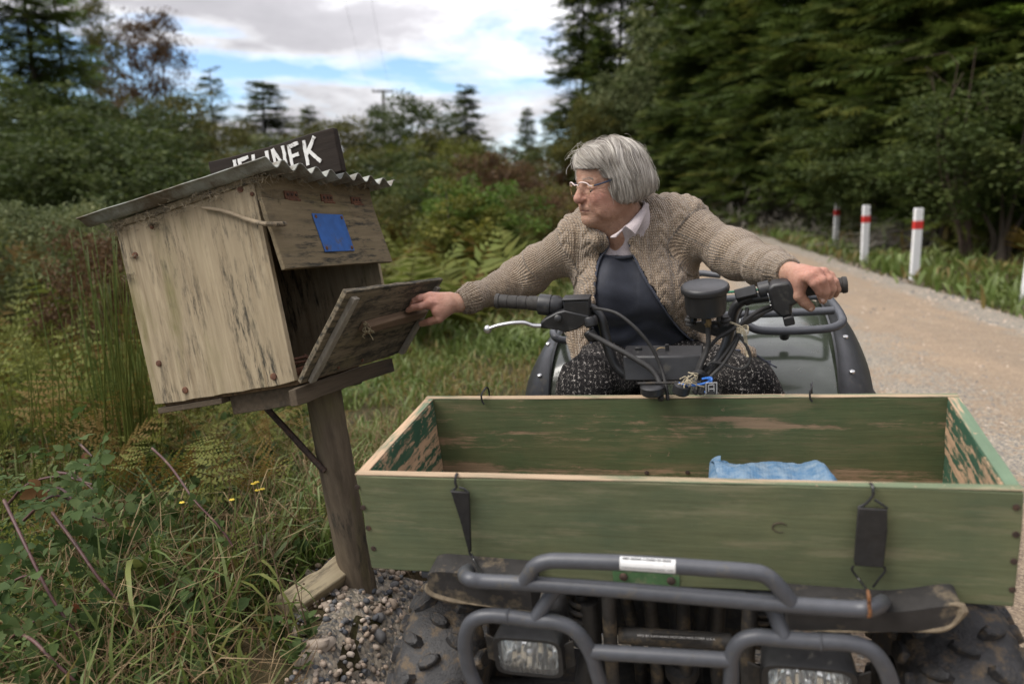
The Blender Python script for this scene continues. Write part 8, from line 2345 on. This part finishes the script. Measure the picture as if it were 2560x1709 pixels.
# ------------------------------------------------------------------ single plants of the foreground
def part(name, me, parent, loc, R, s):
    o = bpy.data.objects.new(name, me); COL.objects.link(o); o.parent = parent
    M = np.eye(4); M[:3, :3] = np.asarray(R) * s; M[:3, 3] = loc
    o.matrix_local = Matrix(M.tolist()); return o
def build_foreground():
    rs = np.random.RandomState(29)
    def mk(proto, name, mat, tint=None):
        me = raw_mesh(name, proto[0], proto[1])
        vattr(me, 'tint', proto[2] if len(proto) > 2 else np.full(len(proto[0]), tint)); me.materials.append(mat); return me
    fg = []
    for k in range(4):
        pv, pf, pt = frond_proto(rs, 18, 17, (0.5, 0.7, 0.9, 1.0)[k], 0.46); fg.append(mk((pv, pf, np.clip(0.35 + 0.6 * pt + 0.1 * (k == 2), 0, 1)), 'frond', LV['bracken']))
    pv, pf, pt = frond_proto(rs, 16, 14, 0.8, 0.42); dead = mk((pv, pf, 0.02 + 0.16 * pt), 'frond', LV['bracken'])
    def spot(u, v):
        "where the ray through a pixel meets the ground, kept within the foreground"
        d = ray(u, v)
        for t in np.arange(1.2, 7, 0.02):
            p = CAM + d * t
            if p[2] < gz(p[0], p[1]): return p
        return CAM + d * 5
    # fern plants: u, v of the foot, size, number of fronds
    for u, v, s, n, dd, lab in ((60, 1150, 0.62, 8, 0, 'green fern at the left edge below the grey green bush'), (230, 1020, 0.60, 8, 0, 'green fern left of the mailbox, beside the tall rushes'), (330, 1130, 0.50, 7, 3, 'fern with some rusty fronds under the mailbox left corner'),
                                (480, 1160, 0.50, 7, 3, 'half rusted fern under the mailbox floor'), (600, 1190, 0.46, 7, 5, 'rusty fern left of the mailbox post, beneath the brace'), (700, 1180, 0.38, 6, 6, 'rust brown fern close to the mailbox post'),
                                (90, 1360, 0.42, 6, 0, 'green fern low at the left edge beside the bramble'), (40, 1560, 0.36, 6, 1, 'small fern in the bottom left corner above the hollow'), (150, 900, 0.70, 8, 1, 'tall fern behind the left edge ferns'),
                                (420, 1020, 0.55, 7, 0, 'fern directly behind the mailbox lower left corner'), (110, 1640, 0.30, 5, 5, 'dead brown fern in the bottom left corner'), (560, 1090, 0.50, 7, 1, 'fern behind the rusty brace rod')):
        p = spot(u, v); root = empty('fern', p); tag(root, lab, 'fern', 'ferns on the bank')
        for i in range(n):
            a = 2 * PI * (i + rs.rand() * 0.6) / n; tl = rs.uniform(0.15, 0.7)
            R = rotm(math.degrees(a), 0, 0) @ rotm(0, -math.degrees(tl), 0)
            part('frond', dead if i < dd else fg[rs.randint(4)], root, (0, 0, -0.02), R @ rotm(0, rs.normal(0, 12), rs.normal(0, 18)), s * rs.uniform(0.6, 1.0))
    # brambles: arching canes with leaves of three leaflets
    ov = ovate(10, 0.10, 0.035)
    def trifol(t):
        V, F, n_ = [], [], 0
        for ang, l, off in ((0, 1.0, 0.25), (1.15, 0.85, 0.05), (-1.15, 0.85, 0.05)):
            R = rotm(math.degrees(ang), 8 * rs.randn(), 14 * rs.randn())
            v = ov[0] * l @ R.T + R @ np.array((0, 0.12, 0)) + np.array((0, off, 0)); V.append(v); F.append(ov[1] + n_); n_ += len(v)
        tv, tf = tube_tri(np.array([(0, -0.7, -0.1), (0, -0.3, 0), (0, 0.3, 0)]), 0.018, 4); V.append(tv); F.append(tf + n_)
        T = np.concatenate([np.full(n_, t), np.full(len(tv), 0.9)])
        return mk((np.vstack(V), np.vstack(F), T), 'leaf', LV['bramble'])
    lf = [trifol(t) for t in (0.35, 0.55, 0.7, 0.85)]; lred = trifol(0.95)
    def bramble(lab, canes, nleaf, size):
        c0 = canes[0][0]; root = empty('bramble', at(*c0)); base = np.array(root.location); tag(root, lab, 'bramble', 'brambles on the bank')
        for c in canes:
            P = spline([at(*q) for q in c], 8) - base
            mb = MB(); mb.tube(P, np.linspace(0.0042, 0.0022, len(P)), 6)
            for k in range(3, len(P) - 2, 2):
                dd = rs.normal(0, 1, 3); dd /= np.linalg.norm(dd); mb.tube([P[k], P[k] + dd * 0.007], np.array((0.0012, 0.0002)), 3)
            mb.obj('cane', M_CANE, root, sharp=60)
            for k in range(nleaf):
                b = P[rs.randint(1, len(P))]; off = rs.normal(0, 1, 3) * (0.05, 0.03, 0.035) + (0, -0.02, 0.015)
                f_ = off + np.array((rs.normal(0, .05), -0.05, -0.012)); y = f_ / np.linalg.norm(f_)
                z = np.array((rs.normal(0, 0.35), -0.55 + rs.normal(0, 0.3), 0.8)); x = np.cross(y, z); x /= np.linalg.norm(x); z = np.cross(x, y)
                part('leaf', lred if rs.rand() < 0.03 else lf[rs.randint(4)], root, b + off, np.stack([x, y, z], 1), size * 0.78 * rs.uniform(0.7, 1.25))
    bramble('bramble with broad dark leaves below the ferns at the left edge', [[(20, 1260, 2.0), (70, 1210, 1.95), (150, 1190, 1.9), (230, 1210, 1.88)], [(60, 1300, 1.9), (130, 1240, 1.86), (200, 1260, 1.84)]], 12, 0.042)
    bramble('bramble with pale green leaves, highest of the brambles, left of the mailbox foot', [[(100, 1240, 2.0), (150, 1220, 1.9), (210, 1280, 1.84), (260, 1300, 1.82)], [(140, 1180, 2.0), (190, 1190, 1.95), (240, 1230, 1.9)]], 9, 0.046)
    bramble('bramble leaves low in the bottom left, over the dark hollow', [[(10, 1470, 1.75), (60, 1440, 1.7), (110, 1450, 1.66)], [(20, 1600, 1.62), (70, 1560, 1.6), (120, 1540, 1.6)]], 8, 0.048)
    bramble('bramble sprig with round leaves among the long grass in the lower middle', [[(360, 1560, 1.85), (400, 1480, 1.82), (430, 1450, 1.8)], [(380, 1590, 1.8), (410, 1540, 1.78), (450, 1500, 1.78)]], 6, 0.046)
    bramble('bramble with bluish leaves under the mailbox left end', [[(180, 1190, 2.2), (215, 1160, 2.15), (235, 1190, 2.1)], [(200, 1110, 2.3), (230, 1140, 2.25)]], 7, 0.05)
    # long bare canes lying over the bank
    for pts, r, lab in (([(380, 1120, 2.2), (430, 1180, 2.1), (490, 1260, 1.95), (530, 1310, 1.9), (580, 1370, 1.86)], 0.0036, 'long purplish cane slanting down towards the grass, farthest right'),
                        ([(130, 1280, 1.85), (200, 1380, 1.78), (260, 1460, 1.74), (330, 1550, 1.72), (350, 1600, 1.70)], 0.0042, 'long thick purple cane in the middle of the bank'),
                        ([(10, 1250, 1.8), (60, 1350, 1.72), (120, 1460, 1.66), (170, 1560, 1.62), (230, 1660, 1.6)], 0.0042, 'long purple cane near the left edge'),
                        ([(40, 1580, 1.55), (110, 1630, 1.5), (170, 1690, 1.48), (220, 1760, 1.46)], 0.0042, 'short thick purple cane in the bottom left corner'),
                        ([(400, 1650, 1.7), (440, 1680, 1.68), (480, 1730, 1.66)], 0.003, 'thin reddish cane at the bottom edge of the bank')):
        P = spline([at(*q) for q in pts], 10); tq = np.linspace(0, 1, len(P)); P = P + np.outer(np.sin(PI * tq), (0.0, -0.02, 0.035)) + 0.006 * np.stack([np.sin(tq * 9), 0 * tq, np.cos(tq * 7)], 1) * tq[:, None]; o = MB().tube(P - P[0], np.linspace(r, r * 0.7, len(P)), 7).obj('cane', M_CANE, None, sharp=60); o.location = P[0]; tag(o, lab, 'cane', 'bare canes on the bank')
        for k in range(4):
            d_ = rs.normal(0, 1, 3) + (0, -0.6, 0.3); d_ /= np.linalg.norm(d_); z_ = np.array((rs.normal(0, .3), -0.6, 0.7)); x_ = np.cross(d_, z_); x_ /= np.linalg.norm(x_)
            part('leaf', lf[rs.randint(4)], o, P[rs.randint(4, len(P) - 2)] - P[0], np.stack([x_, d_, np.cross(x_, d_)], 1), 0.026 * rs.uniform(0.7, 1.3))
    # strap-leaved grass tufts
    bm_ = [mk(blade_proto(c_, 0.021, 9, 0.35) + (), 'blade', LV['strap'], t) for c_, t in ((0.5, 0.35), (0.9, 0.55), (1.3, 0.75), (1.7, 0.95))]
    for u, v, s, n, lab in ((390, 1530, 0.42, 9, 'tall broad bladed grass tuft left of the pale offcut, under the cane'), (340, 1420, 0.40, 8, 'broad bladed grass tuft below the half rusted fern'), (560, 1540, 0.33, 11, 'arching pale grass tuft in the middle of the bank'), (650, 1460, 0.30, 10, 'fine pale grass tuft left of the offcut'),
                            (730, 1330, 0.30, 12, 'bright grass tuft against the left side of the post'), (760, 1210, 0.28, 10, 'grass tuft behind the post at the brace foot'), (500, 1690, 0.20, 16, 'small bright green grass tuft at the bottom edge'), (250, 1640, 0.38, 7, 'broad bladed tuft in the bottom left'), (690, 1270, 0.26, 10, 'fine grass tuft under the rust brown fern'), (450, 1400, 0.34, 8, 'long bladed tuft among the canes')):
        p = spot(u, v); root = empty('grass_tuft', p); tag(root, lab, 'grass tuft', 'grass tufts on the bank')
        for i in range(n):
            R = rotm(rs.uniform(0, 360), 0, 0) @ rotm(0, -rs.uniform(2, 40), rs.normal(0, 8))
            part('blade', bm_[rs.randint(4)], root, rs.normal(0, 0.012, 3) * (1, 1, 0), R, s * rs.uniform(0.6, 1.15))
    # rushes and broom-like upright stems by the mailbox wall
    def rush(lab, u, v, Y, hgt, n, spread, mat):
        p = at(u, v, Y); p[2] = gz(p[0], p[1]); root = empty('rush_clump', p); tag(root, lab, 'rush clump', 'upright rushes')
        rm = mk(tube_tri(spline([(0, 0, 0), (0.02, 0.01, 0.5), (0.06, 0.03, 1.0)], 4), np.linspace(0.0045, 0.0012, 9), 4), 'stem', LV[mat], 0.5)
        for i in range(n):
            R = rotm(rs.uniform(0, 360), abs(rs.normal(0, spread)), 0); part('stem', rm, root, rs.normal(0, 0.06, 3) * (1, 1, 0), R, hgt * rs.uniform(0.55, 1.05))
    rush('tall green rushes standing against the mailbox left wall', 330, 960, 2.9, 0.95, 70, 7, 'bracken')
    rush('tall dark green broom stems behind the rushes', 270, 900, 3.2, 1.05, 40, 9, 'strap')
    rush('slim green broom stem clump among the ferns at left', 105, 960, 2.7, 0.80, 22, 4, 'bracken')
    # dead stalk weeds by the gravel
    for pts, lab in (([(735, 1650, 1.72), (715, 1540, 1.72), (690, 1420, 1.74), (665, 1330, 1.76)], 'tall dead brown stalk standing left of the offcut'), ([(765, 1560, 1.74), (750, 1500, 1.74), (735, 1430, 1.75)], 'short dead stalk in front of the offcut')):
        P = spline([at(*q) for q in pts], 8); mb = MB(); mb.tube(P - P[0], np.linspace(0.0022, 0.001, len(P)), 5)
        for k in range(4, len(P), 2):
            e = rs.normal(0, 0.02, 3) + (0, 0, 0.02); mb.tube([P[k] - P[0], P[k] - P[0] + e], np.array((0.0009, 0.0005)), 3); mb.ball(P[k] - P[0] + e, 0.003, 6, 4)
        o = mb.obj('dead_stalk', M_STALK, None, sharp=60); o.location = P[0]; tag(o, lab, 'stalk', 'dead stalks by the gravel')
    # leafy weeds at the gravel edge, buttercups
    for u, v, s, lab in ((775, 1600, 0.034, 'small green leafy weed on the stones in front of the offcut'), (700, 1610, 0.045, 'low weed rosette at the gravel edge'), (745, 1680, 0.05, 'low weed rosette at the bottom edge beside the gravel')):
        p = spot(u, v); root = empty('weed', p); tag(root, lab, 'weed', 'weeds by the gravel')
        wl = mk(ovate(9, 0.12, 0.05), 'leaf', LV['bramble'], 0.7)
        for i in range(16):
            R = rotm(rs.uniform(0, 360), 0, 0) @ rotm(0, rs.uniform(10, 75), 0); part('leaf', wl, root, (0, 0, 0.004 * i), R, s * rs.uniform(0.5, 1.0))
    ym = plain('buttercup_yellow', (0.75, 0.55, 0.03), 0.4, 0.1, 60)
    for k, (u, v) in enumerate(((634, 1210), (642, 1206), (644, 1226), (656, 1223), (580, 1250), (455, 1257))):
        c = at(u, v, 1.98); g0 = gz(c[0], c[1]); root = empty('buttercup', (c[0], c[1], g0)); tag(root, ('small yellow buttercup, topmost left of the tight cluster by the post', 'small yellow buttercup, topmost in the middle of the cluster by the post', 'small yellow buttercup, lower left of the cluster by the post', 'small yellow buttercup, rightmost of the cluster by the post', 'small yellow buttercup standing alone between the cluster and the cane', 'small yellow buttercup farthest left, beside the purple cane')[k], 'flower', 'buttercups left of the post')
        MB().tube([(0, 0, 0), (0.004, 0, (c[2] - g0) * 0.5), (0, 0, c[2] - g0)], 0.0009, 4).obj('stem', M_STALK, root)
        mb = MB()
        for j in range(5):
            a = j * 2 * PI / 5; mb.ball((0.004 * math.cos(a), 0.004 * math.sin(a), c[2] - g0 + 0.002), (0.0036, 0.0036, 0.0015), 6, 4)
        mb.obj('petals', ym, root)
def build_distant_wood():
    rs = np.random.RandomState(41)
    cl = Cloud()
    for n, xr, yr in ((85, (-75, -20), (18, 75)), (30, (-60, -24), (-12, 22)), (60, (16, 45), (-8, 16)), (30, (22, 50), (14, 40))):
        cx = rs.uniform(*xr, n); cy = rs.uniform(*yr, n); h = rs.uniform(4, 8.0, n) * np.where(cx < 0, 0.72, 1.25); r = rs.uniform(1.6, 3.2, n)
        for a, b, hh, rr in zip(cx, cy, h, r):
            k = 420; q = rs.rand(k); d = rs.normal(0, 1, (k, 3)); d /= np.linalg.norm(d, axis=1)[:, None]
            w = np.sin(PI * (0.12 + 0.86 * q) ** 0.8)
            T = np.stack([a + d[:, 0] * rr * w * rs.rand(k) ** 0.4, b + d[:, 1] * rr * w * rs.rand(k) ** 0.4, gz(a, b) + q * hh], 1)
            cl.stamp(LEAF, T, dirs_rot(d + (0, 0, -0.3), rs, 2.0), rs.uniform(0.25, 0.7, k), np.clip(rs.uniform(0.1, 0.7) + rs.normal(0, 0.12, k), 0, 1))
    o = add_obj('distant_wood', cl.mesh('distant_wood'), LV['dark']); tag(o, 'far dark wood closing the view behind the skyline trees', 'wood', kind='stuff')
build_distant_wood()
build_far_plants()
build_road_furniture()
build_cover()
build_foreground()
